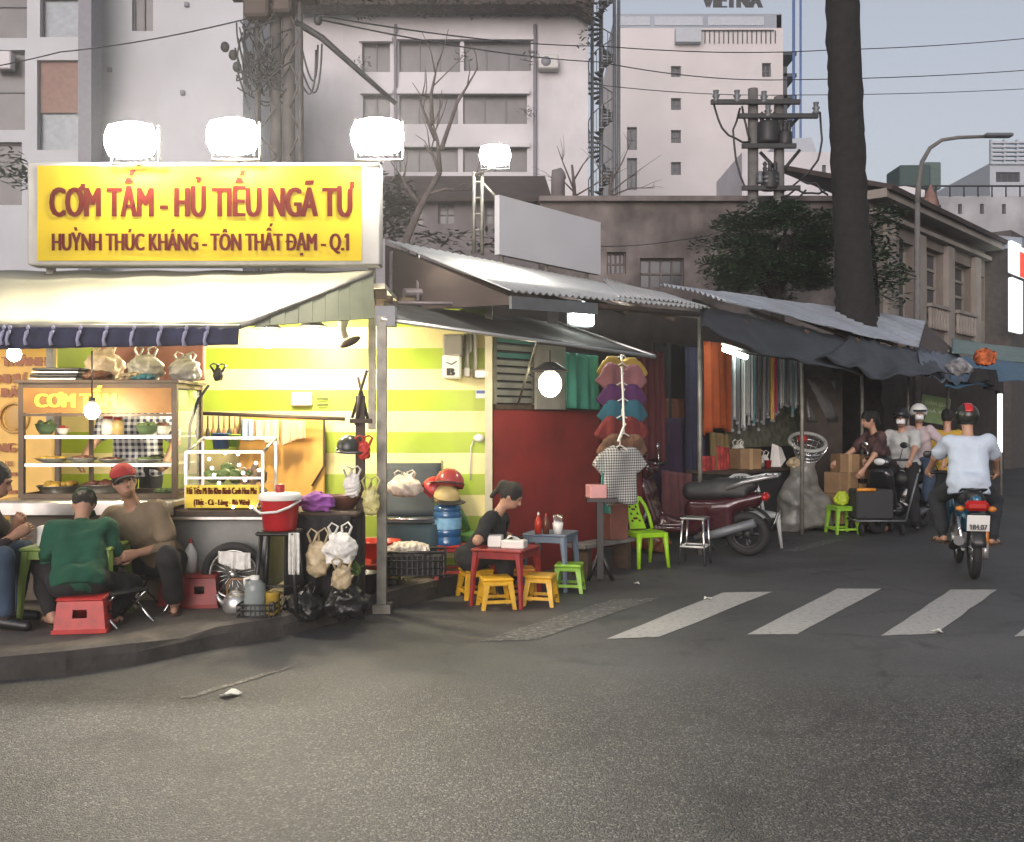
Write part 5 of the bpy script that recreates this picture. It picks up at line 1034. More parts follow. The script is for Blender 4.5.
# ================================================================ people
SKIN = mat('tan_skin', (.40,.225,.15), .5, var=.05, scale=20); SKIN2 = mat('brown_skin', (.33,.18,.115), .5, var=.05, scale=20)
M_HAIR = mat('black_hair', (.009,.008,.008), .5, var=.5, scale=70, bump=.9, bscale=130); M_EYE = mat('dark_eye', (.015,.01,.008), .3, var=0); M_LIP = mat('lip', (.30,.10,.085), .5, var=0)
M_MASK = mat('white_face_mask', (.72,.73,.74), .8, var=.03)
def ik(a, b, l1, l2, pole):
    a, b, pole = Vector(a), Vector(b), Vector(pole); d = b-a; D = min(d.length, l1+l2-.004); d.normalize(); b = a+d*D
    x = (l1*l1-l2*l2+D*D)/(2*D); hh = math.sqrt(max(l1*l1-x*x, 0)); q = pole-d*pole.dot(d); q.normalize(); return a+d*x+q*hh, b
def person(lab, loc, rz, pelvis, lean=0.0, side=0.0, twist=0.0, head=(0,0), hands=None, feet=None, elbow=None, knee=None, shirt=None, sleeve='short', trouser=None, leg='long', shoe='sandal', hair='short', helm=False, mask=False, skin=None, skirt=None, female=False, s=1.0, group=None, hold=None, shirt_m=None):
    """A continuous body (local -Y is where it faces) with clothes and hair as children."""
    skin = skin or SKIN; t = thing('person', lab, 'person', loc, rz, group); t.scale = (s,s,s)
    pv = Vector(pelvis); sp = Matrix.Rotation(R(twist),3,'Z') @ Matrix.Rotation(R(side),3,'Y') @ Matrix.Rotation(R(lean),3,'X')   # lean>0 leans forward (-Y)
    T = lambda x, y, z: pv + sp @ Vector((x,y,z))
    sw = .165 if female else .185; ch = T(0,.0,.36); nk = T(0,.01,.50); hw = .095
    hM = sp @ Matrix.Rotation(R(-lean*.8),3,'X') @ Matrix.Rotation(R(head[0]),3,'Z') @ Matrix.Rotation(R(head[1]),3,'X'); hc = nk + sp @ Vector((0,-.01,.06)) + hM @ Vector((0,-.02,.125))
    Hd = lambda x, y, z: tuple(hc + hM @ Vector((x,y,z)))
    sh = {i: T(i*sw,.01,.445) for i in (-1,1)}; hp = {i: pv+Matrix.Rotation(R(twist*.3),3,'Z') @ Vector((i*hw,0,0)) for i in (-1,1)}
    el, wr, kn, an = {}, {}, {}, {}
    for i in (-1,1):
        el[i], wr[i] = ik(sh[i], hands[i], .285, .25, (elbow or {}).get(i, Vector((i*.6,.7,-.5)))); kn[i], an[i] = ik(hp[i], feet[i], .42, .40, (knee or {}).get(i, Vector((i*.25,-1,.3))))
    k = 1.0 if not female else .9
    torso = [cap(T(-.07,0,.03), T(-.085*k,.0,.36), .108*k, .098*k), cap(T(.07,0,.03), T(.085*k,0,.36), .108*k, .098*k), cap(T(-.06,0,.2), T(.06,0,.2), .10*k, .10*k), cap(T(-sw*.8,.012,.43), T(sw*.8,.012,.43), .062*k, .062*k), elp(tuple(T(0,-.02,.31)), (.13*k,.11*k,.13))]
    if female: torso += [elp(tuple(T(i*.065,-.085,.30)), (.06,.055,.06)) for i in (-1,1)]
    hips = [cap(hp[-1], hp[1], .115, .115), elp(tuple(pv+Vector((0,.03,.02))), (.165,.13,.11))]
    arms = {i: [cap(sh[i], el[i], .054*k, .042*k), cap(el[i], wr[i], .041*k, .028*k)] for i in (-1,1)}
    legs = {i: [cap(hp[i], kn[i], .088, .058), cap(kn[i], an[i], .056, .037), elp(tuple(kn[i].lerp(an[i],.28)+Vector((0,.02,0))), (.052,.058,.1))] for i in (-1,1)}
    headp = [elp(Hd(0,.012,.02), (.073,.092,.105), hM), elp(Hd(0,-.025,-.045), (.053,.06,.062), hM), cap(Hd(0,-.085,.012), Hd(0,-.102,-.018), .010, .015), elp(Hd(-.074,.01,-.0), (.012,.022,.032), hM), elp(Hd(.074,.01,-.0), (.012,.022,.032), hM), elp(Hd(0,-.079,.035), (.045,.014,.012), hM), elp(Hd(0,-.082,-.058), (.026,.012,.012), hM)]
    neck = [cap(T(0,.015,.42), Hd(0,.02,-.04), .056*k, .05*k)]
    hd_pr, fing = [], []
    for i in (-1,1):
        d = (wr[i]-el[i]).normalized(); inw = Vector((-i,0,0)); inw = (inw-d*inw.dot(d)).normalized(); nrm_ = d.cross(inw)*i
        tgt = wr[i]+d*.085; hd_pr.append(cap(wr[i]+d*.02+inw*.0, tgt, .026, .030)); hd_pr.append(cap(wr[i]+d*.04+nrm_*.02, tgt+nrm_*.022, .018, .018)); hd_pr.append(cap(wr[i]+d*.04-nrm_*.02, tgt-nrm_*.022, .018, .018))
        curl = (hold or {}).get(i, .5)
        for f in range(4):
            b0 = tgt+nrm_*(.027-.018*f); L_ = (.070,.080,.075,.058)[f]; c_ = inw
            p1 = b0+(d*math.cos(curl*.5)+c_*math.sin(curl*.5))*L_*.45; p2 = p1+(d*math.cos(curl*1.3)+c_*math.sin(curl*1.3))*L_*.33; p3 = p2+(d*math.cos(curl*2)+c_*math.sin(curl*2))*L_*.27
            fing.append(([b0-d*.02,b0,p1,p2,p3],[.0095,.0095,.0088,.008,.0065]))
        b0 = wr[i]+d*.035+nrm_*.026; p1 = b0+(nrm_*.8+d*.5+inw*.3)*.035; p2 = p1+(d*.9+nrm_*.25+inw*(.3+.3*curl))*.03; p3 = p2+(d+inw*(.3+.4*curl))*.022; fing.append(([b0,p1,p2,p3],[.013,.0115,.010,.008]))
    feetp = []
    for i in (-1,1):
        f = Vector((0,-1,0)); sd_ = (knee or {}).get(i, None)
        tz = -an[i].z*0; fd = Vector((kn[i].x-hp[i].x, min(kn[i].y-hp[i].y,-.12), 0)).normalized() if (kn[i]-hp[i]).xy.length > .05 else f
        feetp.append((an[i], fd))
    foot = [cap(a+Vector((0,0,-.035))-fd*.035, a+fd*.13+Vector((0,0,-.055)), .034, .026) for a, fd in feetp]
    allp = torso+hips+arms[-1]+arms[1]+legs[-1]+legs[1]+neck+headp[:2]+hd_pr+foot
    body = union(allp, .028); hsharp = union(headp[2:], .006)
    bf = lambda X, Y, Z: smin(body(X,Y,Z), hsharp(X,Y,Z), .012)
    bf.bb = (np.minimum(body.bb[0],hsharp.bb[0]), np.maximum(body.bb[1],hsharp.bb[1]))
    def extra(mb):
        for pts, rr in fing: mb.tube(pts, rr, 6)
        mb.cur = 1
        for i in (-1,1): mb.ell(Hd(i*.030,-.079,.018), (.012,.006,.0065), 8, 5, hM); mb.ell(Hd(i*.030,-.082,.036), (.017,.005,.0035), 8, 4, hM)
        mb.cur = 2; mb.ell(Hd(0,-.084,-.045), (.021,.007,.0065), 8, 5, hM); mb.cur = 0
    if shirt is not None:
        pr = [p for p in torso]
        infl = .020
        for i in (-1,1):
            e = {'short': .72, 'long': 1, 'none': .12}[sleeve]; end = sh[i].lerp(el[i], min(e,1)); pr.append(cap(sh[i], end, .064*k, .060*k))
            if sleeve == 'long': pr.append(cap(el[i], el[i].lerp(wr[i],.93), .054*k, .040*k))
        lz = -.06 if lean < 20 and pelvis[2] > .6 else .0
        pr.append(cap(T(-.075,0.02,lz), T(.075,.02,lz), .118*k, .118*k))
        pr.append(elp(tuple(pv+Vector((0,.03,.03))), (.172,.138,.11)))
        u = crumple(wrinkle(union(pr, .035), .007, (16,16,22), int(abs(loc[0])*77)), .013, 11, int(abs(loc[0])*31)); nc = tuple(T(0,-.045,.545)); neckhole = elp(nc, (.075,.085,.07), sp); ax = np.array(sp @ Vector((0,0,1))); lim = np.array(T(0,0,-.10 if lz else -.06))
        def sf(X, Y, Z): return np.maximum(np.maximum(u(X,Y,Z)-infl, -neckhole(X,Y,Z)), -((X-lim[0])*ax[0]+(Y-lim[1])*ax[1]+(Z-lim[2])*ax[2]))
        sf.bb = u.bb; solid('shirt', sf, shirt, t, h=.0125)
    sfn = sf if shirt is not None else None; tfn = None
    if trouser is not None:
        pr = list(hips)
        for i in (-1,1):
            pr.append(cap(hp[i], kn[i], .098, .07)); e = an[i].lerp(kn[i], .12) if leg == 'long' else kn[i].lerp(an[i], -.0)
            if leg == 'long': pr += [cap(kn[i], e, .07, .056), elp(tuple(kn[i].lerp(an[i],.28)+Vector((0,.02,0))), (.062,.07,.12))]
        pr.append(cap(T(-.06,.01,.05), T(.06,.01,.05), .100*k, .100*k))
        u = wrinkle(union(pr, .03), .007, (14,14,18), int(abs(loc[1])*55)); tf = lambda X, Y, Z: u(X,Y,Z)-.008; tf.bb = u.bb; tfn = tf; solid('trousers', tf, trouser, t, h=.0135)
    def dress(mb):                                   # what lies right under a garment takes its cloth
        c = np.array([np.mean([mb.v[i] for i in f], axis=0) for f in mb.f]); X, Y, Z = c[:,0], c[:,1], c[:,2]
        if sfn is not None:
            for i in np.nonzero(sfn(X,Y,Z) < .042)[0]: mb.m[i] = 3
            tor = union(torso, .03)(X,Y,Z); hgt = (X-lim[0])*ax[0]+(Y-lim[1])*ax[1]+(Z-lim[2])*ax[2]
            for i in np.nonzero((tor < .022) & (hgt > 0) & (hgt < .57) & (neckhole(X,Y,Z) > .001))[0]: mb.m[i] = 3
        if tfn is not None:
            for i in np.nonzero((tfn(X,Y,Z) < .022) & (Z > .12))[0]: mb.m[i] = 4 if mb.m[i] == 0 else mb.m[i]
        extra(mb)
    solid('body', bf, [skin, M_EYE, M_LIP, shirt or skin, trouser or skin], t, h=.0125, extra=dress)
    if shoe:
        for a, fd in feetp:
            if shoe == 'shoe': f = union([cap(a+Vector((0,0,-.03))-fd*.045, a+fd*.15+Vector((0,0,-.055)), .046, .036)], .01); solid('shoe', f, M_BLACK, t, h=.01)
            else:
                mb = MB(); z = -.088; n_ = Vector((-fd.y,fd.x,0)); pts = [a+fd*x+n_*y+Vector((0,0,z)) for x, y in ((-.085,-.03),(-.085,.03),(.05,.042),(.14,.044),(.175,0),(.14,-.044),(.05,-.042))]
                mb.prism(pts, (0,0,.018)); mb.tube([a+fd*.1+n_*.042+Vector((0,0,-.075)), a+fd*.07+Vector((0,0,-.02)), a+fd*.1-n_*.042+Vector((0,0,-.075))], .009, 5); mb.build('sandal', M_WOODD, t, W=False)
    if hair and not helm:
        g = [elp(Hd(0,.020,.032), (.085,.102,.108), hM)]
        if hair == 'long': g += [cap(Hd(0,.07,.02), Hd(0,.10,-.16), .065, .05), cap(Hd(-.05,.05,0), Hd(-.055,.07,-.13), .04,.03), cap(Hd(.05,.05,0), Hd(.055,.07,-.13), .04,.03)]
        if hair == 'pony': g += [elp(Hd(0,.115,.05), (.04,.045,.05), hM), cap(Hd(0,.13,.05), Hd(0,.16,-.1), .035,.018)]
        u = wrinkle(union(g, .02), .003, (60,60,20), 3); face = elp(Hd(0,-.11,-.04), (.064,.085,.095), hM); bot = np.array(Hd(0,0,-.055 if hair == 'short' else -.3)); hz = np.array(hM @ Vector((0,0,1)))
        def hf(X, Y, Z): return np.maximum(np.maximum(u(X,Y,Z), -face(X,Y,Z)), -((X-bot[0])*hz[0]+(Y-bot[1])*hz[1]+(Z-bot[2])*hz[2]))
        hf.bb = u.bb; solid('hair', hf, M_HAIR, t, h=.010)
    if mask:
        mb = MB(); mb.grid(lambda u, v: Vector(Hd(math.sin((u-.5)*2.2)*.066, -math.cos((u-.5)*2.2)*.062-.037-.02*math.cos((u-.5)*2.2)*math.sin(math.pi*v), -.075+.075*v)), 10, 6, .004); mb.build('face_mask', M_MASK, t, W=False)
    return t, Hd, hM
def wear_cap(t, Hd, hM, m, mbrim=None, brim=1):
    g = elp(Hd(0,.015,.048), (.095,.114,.098), hM); b = np.array(Hd(0,-.02,.05)); hz = np.array(hM @ Vector((0,-.12,1)).normalized())
    f = lambda X, Y, Z: np.maximum(g(X,Y,Z), -((X-b[0])*hz[0]+(Y-b[1])*hz[1]+(Z-b[2])*hz[2])); f.bb = g.bb
    c = solid('cap', f, m, t, h=.009)
    if brim:
        mb = MB(); mb.grid(lambda u, v: Vector(Hd(math.sin((u-.5)*2.1)*(.078+.012*v), -.045-math.cos((u-.5)*2.1)*(.045+.075*v), .052-.012*v-.03*(2*u-1)**2)), 10, 4, .006); mb.build('brim', mbrim or m, c, W=False)
    return c
def wear_helmet(t, Hd, hM, m, m2=None, visor=True, full=False):
    g = elp(Hd(0,.015,.03), (.118,.138,.125), hM); b = np.array(Hd(0,0,-.02 if not full else -.05)); hz = np.array(hM @ Vector((0,.28,1)).normalized()); fc = elp(Hd(0,-.13,-.05), (.085,.12,.085), hM)
    f = lambda X, Y, Z: np.maximum(np.maximum(g(X,Y,Z), -fc(X,Y,Z)), -((X-b[0])*hz[0]+(Y-b[1])*hz[1]+(Z-b[2])*hz[2])); f.bb = g.bb
    c = solid('helmet', f, m, t, h=.010)
    if m2:
        mb = MB(); mb.grid(lambda u, v: Vector(Hd((v-.5)*.075, .015-.141*math.cos(u*2.9+.1), .03+.128*math.sin(u*2.9+.1)))+0*Vector((0,0,0)), 18, 3, .004); mb.build('stripe', m2, c, W=False)
    mb = MB(); [mb.tube([Hd(i*.085,-.01,-.02), Hd(i*.06,-.05,-.10), Hd(0,-.07,-.125)], .006, 5) for i in (-1,1)]; mb.build('strap', M_BLACK, c, W=False)
    if visor: mb = MB(); mb.grid(lambda u, v: Vector(Hd(math.sin((u-.5)*2)*.105, -math.cos((u-.5)*2)*.105-.03-.05*v, .065-.02*v)), 8, 3, .006); mb.build('peak', M_BLACK, c, W=False)
    return c
def cloth(name, c, var=.12): return mat(name, c, .9, var=var, scale=7, bump=.25, bscale=35)
def checks(name, base, dark, sz):
    m = mat(name, base, .9, var=.05); N, L = nodes(m); geo = N.new('ShaderNodeTexCoord'); sx = N.new('ShaderNodeSeparateXYZ'); L.new(geo.outputs['Object'], sx.inputs[0]); outs = []
    for ax in ('X','Z'):
        a = N.new('ShaderNodeMath'); a.operation = 'DIVIDE'; a.inputs[1].default_value = sz; L.new(sx.outputs[ax], a.inputs[0]); f = N.new('ShaderNodeMath'); f.operation = 'FRACT'; L.new(a.outputs[0], f.inputs[0]); g = N.new('ShaderNodeMath'); g.operation = 'GREATER_THAN'; g.inputs[1].default_value = .5; L.new(f.outputs[0], g.inputs[0]); outs.append(g)
    ad = N.new('ShaderNodeMath'); ad.operation = 'ADD'; L.new(outs[0].outputs[0], ad.inputs[0]); L.new(outs[1].outputs[0], ad.inputs[1]); h = N.new('ShaderNodeMath'); h.operation = 'MULTIPLY'; h.inputs[1].default_value = .5; L.new(ad.outputs[0], h.inputs[0])
    r = N.new('ShaderNodeValToRGB'); e = r.color_ramp.elements; e[0].color = (*base,1); e[1].color = (*dark,1); k = e.new(.5); k.color = tuple(base[i]*.55+dark[i]*.45 for i in range(3))+(1,); L.new(h.outputs[0], r.inputs['Fac']); L.new(r.outputs['Color'], principled(m).inputs['Base Color']); return m
C_GREEN = cloth('green_shirt', (.007,.068,.037)); C_BLKT = cloth('black_trousers', (.012,.012,.014)); C_JEAN = cloth('blue_jeans', (.035,.06,.10)); C_KHAKI = cloth('khaki_shirt', (.16,.12,.075)); C_DARK = cloth('dark_shirt', (.022,.016,.018)); C_BLK = cloth('black_top', (.012,.013,.015)); C_WHITE = cloth('white_shirt', (.44,.51,.60), .05); C_TEE = cloth('white_tee', (.40,.41,.40), .05); C_PINK = cloth('pale_blouse', (.40,.33,.34), .08); C_YEL = cloth('mustard_shirt', (.42,.27,.03)); C_GREY = cloth('dark_grey_trousers', (.02,.022,.026)); C_FLOR = cloth('floral_dark_top', (.06,.03,.03), .9)
GINGHAM = checks('gingham_shirt', (.74,.76,.78), (.02,.03,.07), .05)

t, Hd, hM = person('man in a green shirt and dark green cap hunched on a red stool, back turned', (G(80,633,SW).x-.07, G(78,633,SW).y+.14, SW), R(199), (0,0,.345), lean=29, head=(-4,50), hands={-1:(-.12,-.44,.55),1:(.12,-.46,.56)}, feet={-1:(-.20,.0,.09),1:(.20,-.16,.09)}, knee={-1:(-.55,-1,.6),1:(.5,-1,.6)}, elbow={-1:(-.5,.4,-.9),1:(.5,.4,-.9)}, shirt=C_GREEN, trouser=C_BLKT, s=.90)
wear_cap(t, Hd, hM, cloth('green_black_cap', (.018,.055,.036)), None, 1)
t, Hd, hM = person('man in a red and black cap and khaki polo facing the street', (-2.66,7.52,SW), R(-14), (0,0,.34), lean=28, side=-9, head=(42,0), hands={-1:(-.24,-.44,.48),1:(.10,-.42,.46)}, feet={-1:(-.12,-.42,.09),1:(.24,-.16,.09)}, knee={-1:(-.3,-1,.8),1:(.5,-1,.9)}, shirt=C_KHAKI, trouser=C_BLKT, skin=SKIN2)
wear_cap(t, Hd, hM, cloth('red_cap', (.28,.02,.02)), cloth('black_brim', (.015,.014,.014)))
person('person in a dark shirt and blue jeans eating at the left edge of the picture', (-3.80,6.78,SW), R(98), (0,0,.36), lean=24, head=(0,14), hands={-1:(-.06,-.42,.62),1:(.12,-.38,.68)}, feet={-1:(-.16,-.40,.09),1:(.14,-.34,.09)}, knee={-1:(-.3,-1,.9),1:(.35,-1,.9)}, shirt=C_DARK, trouser=C_JEAN, shoe='shoe', skin=SKIN2)
stool('dark stool under the person in jeans at the left edge', Vector((-3.80,6.78,SW)), M_BLACK, R(8), .27, .26, 'stools around the low green table'); 
t = thing('folding_stool', 'low folding stool with crossed chrome legs under the capped man', 'stool', (-2.66,7.55,SW), R(-14)); mb = MB(); mb.rbox((0,0,.225), (.32,.26,.02), .008); mb.build('seat', C_BLKT, t, W=False)
for i in (-1,1): mb = MB(); mb.tube([(i*.15,-.17,0),(i*.15,.12,.22)], .010, 6); mb.build('leg', M_CHROME, t, W=False); mb = MB(); mb.tube([(i*.13,.17,0),(i*.13,-.12,.22)], .010, 6); mb.build('leg', M_CHROME, t, W=False)
t = dup(t, (-2.72,6.92,SW), R(60), label='empty folding stool with crossed chrome legs right of the man in green')
person('vendor in a blue and white gingham shirt standing behind the glass cabinet', (-3.34,8.95,SW), R(6), (0,0,.97), lean=6, head=(20,14), hands={-1:(-.36,-.30,1.03),1:(.30,-.26,1.02)}, feet={-1:(-.12,0,.09),1:(.12,.02,.09)}, shirt=GINGHAM, trouser=C_BLKT, s=1.05, sleeve='short')
person('woman with tied back hair in a black top eating at the red table', (G(476,597).x-.02, G(476,597).y, 0), R(74), (0,0,.355), lean=30, head=(6,26), hands={-1:(-.14,-.20,.60),1:(.22,-.36,.52)}, feet={-1:(-.12,-.32,.09),1:(.14,-.28,.09)}, knee={-1:(-.3,-1,.9),1:(.35,-1,.9)}, hold={-1:1.1,1:.6}, elbow={-1:(-.7,.2,-.8),1:(.7,.3,-.5)}, shirt=C_BLK, trouser=C_BLKT, hair='pony', female=True, s=.95)
HD = Vector((-.75,-.66,0)); RZS = math.atan2(HD.x,-HD.y)
person('standing woman with tied dark hair and floral dark top reaching over cardboard boxes', (5.22,14.1,0), R(-78), (0,0,.88), lean=16, head=(0,16), hands={-1:(-.30,-.52,.94),1:(.20,-.42,.84)}, feet={-1:(-.11,.02,.09),1:(.12,.0,.09)}, shirt=C_FLOR, trouser=C_BLKT, hair='pony', female=True, s=1.02)
person('person with dark hair in a mustard yellow shirt seen from behind', (6.66,15.3,0), R(165), (0,0,.88), lean=2, hands={-1:(-.24,-.05,.85),1:(.28,-.1,.9)}, feet={-1:(-.11,0,.09),1:(.11,.02,.09)}, shirt=C_YEL, trouser=C_GREY, hair='short', s=1.02)
# ================================================================ motorcycles
M_MAROON = mat('maroon_lacquer', (.045,.009,.013), .22, var=.05, coat=.6); M_BLKL = mat('black_lacquer', (.012,.012,.014), .2, var=.05, coat=.6); M_SEATV = mat('black_vinyl', (.016,.016,.017), .55, var=.1); M_SILV = mat('silver_plastic', (.35,.35,.35), .3, metal=.6); M_LENSR = mat('red_tail_lens', (.35,.01,.008), .15); M_PLATE = mat('white_plate', (.62,.62,.6), .5, var=.04); M_ORANGE = mat('amber_lens', (.5,.17,.02), .2); M_LENSC = mat('clear_lens', (.6,.62,.62), .1); M_BLUEL = mat('blue_lacquer', (.010,.085,.15), .25, coat=.5)
def wheel(t, y, R0, r, z=None, spokes=True):
    z = R0+r; mb = MB(); mb.torus((0,y,z), R0, r, 34, 10, 'X', sq=.95); ty = mb.build('tyre', M_TYRE, t, W=False)
    mb = MB(); mb.torus((0,y,z), R0-r*.85, r*.35, 34, 6, 'X', sq=1.6); mb.lathe([(0,-.045),(.05,-.045),(.05,.045),(0,.045)], (0,y,z), 16, 'X')
    for k in range(24 if spokes else 5):
        a = k*2*math.pi/(24 if spokes else 5); e = .25*(-1)**k if spokes else 0
        mb.tube([(.02*(-1)**k if spokes else 0,y+.045*math.cos(a),z+.045*math.sin(a)),(0,y+(R0-r*.9)*math.cos(a+e),z+(R0-r*.9)*math.sin(a+e))], .0035 if spokes else .02, 4 if spokes else 6)
    mb.build('rim', M_CHROME if spokes else M_DARKM, ty, W=False)
def plate_text(mb, a, b_, p, xd, yd): text_mb(mb, a, .045, .12, Vector(p)+Vector(yd)*.055, xd, yd, bold=.004); text_mb(mb, b_, .05, .15, Vector(p)-Vector(yd)*.012, xd, yd, bold=.004)
def scooter(name, lab, loc, rz, mbody, lean=0.0, rack=True, big=1.0):
    t = thing(name, lab, 'motorcycle', loc, rz); t.rotation_euler = (0, lean, rz); t.scale = (big,)*3
    wheel(t, -.64, .205, .052, spokes=False); wheel(t, .62, .205, .056, spokes=False)
    rx = lambda a: Matrix.Rotation(R(a),3,'X')
    front = union([bxf((0,-.50,.60),(.36,.11,.52),.05,rx(18)), bxf((0,-.55,.78),(.30,.16,.26),.06,rx(20)), elp((0,-.62,.42),(.07,.30,.09))], .05)
    floor_ = union([bxf((0,-.18,.30),(.32,.55,.07),.03), cap((0,-.4,.36),(0,-.05,.30),.09,.1)], .04)
    rear = union([cap((0,.05,.50),(0,.72,.66),.15,.085), bxf((0,.22,.47),(.33,.55,.36),.07), cap((-.09,.25,.56),(-.06,.80,.71),.06,.035), cap((.09,.25,.56),(.06,.80,.71),.06,.035)], .06)
    solid('body', union([front,floor_,rear],.05), mbody, t, h=.016)
    head = union([elp((0,-.50,1.0),(.14,.11,.085)), bxf((0,-.53,.96),(.25,.1,.1),.04)], .04); solid('handlebar_cowl', head, mbody, t, h=.014)
    mb = MB(); mb.ell((0,-.585,.99), (.09,.04,.05), 12, 7); mb.build('headlight', M_LENSC, t, W=False)
    for i in (-1,1): mb = MB(); mb.ell((i*.12,-.60,.80), (.035,.035,.06), 10, 6); mb.build('turn_signal', M_ORANGE, t, W=False)
    mb = MB(); mb.tube([(-.33,-.38,1.02),(-.2,-.44,1.02),(0,-.47,1.0),(.2,-.44,1.02),(.33,-.38,1.02)], .017, 8); mb.build('handlebar', M_BLACK, t, W=False)
    for i in (-1,1):
        mb = MB(); mb.tube([(i*.22,-.45,1.02),(i*.27,-.47,1.17)], .007, 5); mb.ell((i*.29,-.47,1.22), (.06,.014,.045), 12, 6); mb.build('mirror', M_CHROME if i < 0 else M_BLACK, t, W=False)
        mb = MB(); mb.tube([(i*.085,-.5,.55),(i*.085,-.64,.26)], .022, 8); mb.build('fork', M_SILV, t, W=False)
    seat = wrinkle(union([cap((0,.0,.735),(0,.26,.75),.115,.125), cap((0,.34,.79),(0,.68,.83),.115,.085), bxf((0,.3,.74),(.25,.7,.1),.04)], .05), .003); solid('seat', seat, M_SEATV, t, h=.015)
    mb = MB(); mb.tube([(.16,.05,.22),(.17,.3,.28),(.17,.75,.43)], [.03,.055,.05], 10); mb.build('exhaust', M_METG, t, W=False)
    mb = MB(); mb.rbox((-.11,.42,.27), (.1,.5,.14), .04); mb.build('engine_case', M_METG, t, W=False)
    mb = MB(); mb.grid(lambda u, v: Vector(((v-.5)*.13, .62+.31*math.cos(2.5-2.1*u), .26+.31*math.sin(2.5-2.1*u))), 10, 3, .012); mb.rbox((0,.95,.45), (.17,.02,.22), .008, M=rx(-20)); mb.build('mudguard', M_BLACK, t, W=False)
    mb = MB(); mb.ell((0,.84,.70), (.11,.05,.05), 12, 7); mb.build('tail_light', M_LENSR, t, W=False)
    mb = MB(); mb.rbox((0,.965,.47), (.19,.008,.14), .003, M=rx(-20)); p = mb.build('number_plate', M_PLATE, t, W=False)
    if rack:
        for i in (-1,1): mb = MB(); mb.tube([(i*.13,.42,.80),(i*.13,.62,.88),(i*.11,.84,.93),(i*.06,1.0,.95)], [.02,.024,.022,.016], 8); mb.build('grab_rail', M_SILV, t, W=False)
        mb = MB(); [mb.tube([(-.1,y,.93+.02*(y-.84)*8),(.1,y,.93+.02*(y-.84)*8)], .012, 6) for y in (.84,.92,.99)]; mb.build('rear_rack', M_SILV, t, W=False)
    mb = MB(); mb.tube([(-.1,.1,.24),(-.26,.18,0)], .014, 6); mb.build('kickstand', M_SILV, t, W=False)
    return t
pk = Vector((2.14,11.75,0)); hd = Vector((-.90,.40,0)).normalized()
scooter('parked_scooter', 'maroon scooter with pale rear rack parked on its stand by the dark clothes', pk, math.atan2(hd.x,-hd.y), M_MAROON, R(7), True, 1.0)
sl = Vector((5.50,14.15,0))
scooter('occupied_scooter', 'black scooter carrying two masked people in the market street', sl, RZS, M_BLKL, 0, False)
t, Hd, hM = person('man in a white tee shirt, dark helmet and face mask at the scooter handlebars', sl, RZS, (0,.10,.92), lean=8, head=(22,8), hands={-1:(-.32,-.34,1.02),1:(.32,-.34,1.02)}, feet={-1:(-.14,-.22,.43),1:(.24,-.05,.09)}, knee={-1:(-.35,-1,.5),1:(.6,-1,.3)}, shirt=C_TEE, trouser=C_BLKT, helm=True, mask=True, shoe='shoe')
wear_helmet(t, Hd, hM, mat('black_helmet', (.015,.015,.016), .3))
t, Hd, hM = person('woman in a pale blouse, white helmet and face mask riding pillion', sl, RZS, (0,.56,.97), lean=4, head=(35,4), hands={-1:(-.30,.05,.98),1:(.42,.42,1.0)}, feet={-1:(-.22,.30,.42),1:(.24,.28,.42)}, knee={-1:(-.5,-1,.4),1:(.7,-1,.3)}, elbow={-1:(-.7,.5,-.4),1:(1,.3,-.2)}, shirt=C_PINK, trouser=C_JEAN, helm=True, mask=True, female=True, shoe='shoe')
wear_helmet(t, Hd, hM, mat('white_helmet', (.62,.62,.6), .3))
# ---- underbone motorcycle with its rider
rc = G(974,579); hv = Vector((.30,.954,0)).normalized(); bl = rc+hv*.60; BRZ = math.atan2(hv.x,-hv.y)
t = thing('ridden_motorcycle', 'small motorcycle with white number plate ridden away along the crosswalk', 'motorcycle', bl, BRZ)
wheel(t, -.60, .245, .036); wheel(t, .60, .24, .042); RX = lambda a: Matrix.Rotation(R(a),3,'X')
solid('body', union([cap((0,-.35,.80),(0,-.02,.46),.07,.08), cap((-.12,-.42,.70),(-.15,-.28,.42),.035,.03), cap((.12,-.42,.70),(.15,-.28,.42),.035,.03), bxf((0,-.36,.72),(.28,.1,.3),.04,RX(28)), cap((0,.0,.62),(0,.62,.72),.10,.07), bxf((0,.25,.58),(.22,.5,.2),.05,RX(-12)), cap((0,.45,.72),(0,.78,.79),.085,.045)], .05), M_BLUEL, t, h=.015)
solid('seat', wrinkle(union([bxf((0,.22,.765),(.24,.72,.09),.04), cap((0,.3,.78),(0,.60,.80),.10,.085)], .04), .003), M_SEATV, t, h=.014)
mb = MB(); mb.tube([(-.34,-.30,1.0),(-.2,-.38,.99),(0,-.42,.96),(.2,-.38,.99),(.34,-.30,1.0)], .016, 8); mb.build('handlebar', M_BLACK, t, W=False)
solid('headlight_cowl', union([elp((0,-.47,.94),(.12,.1,.09)), bxf((0,-.42,.96),(.26,.08,.07),.03)], .04), M_BLKL, t, h=.014)
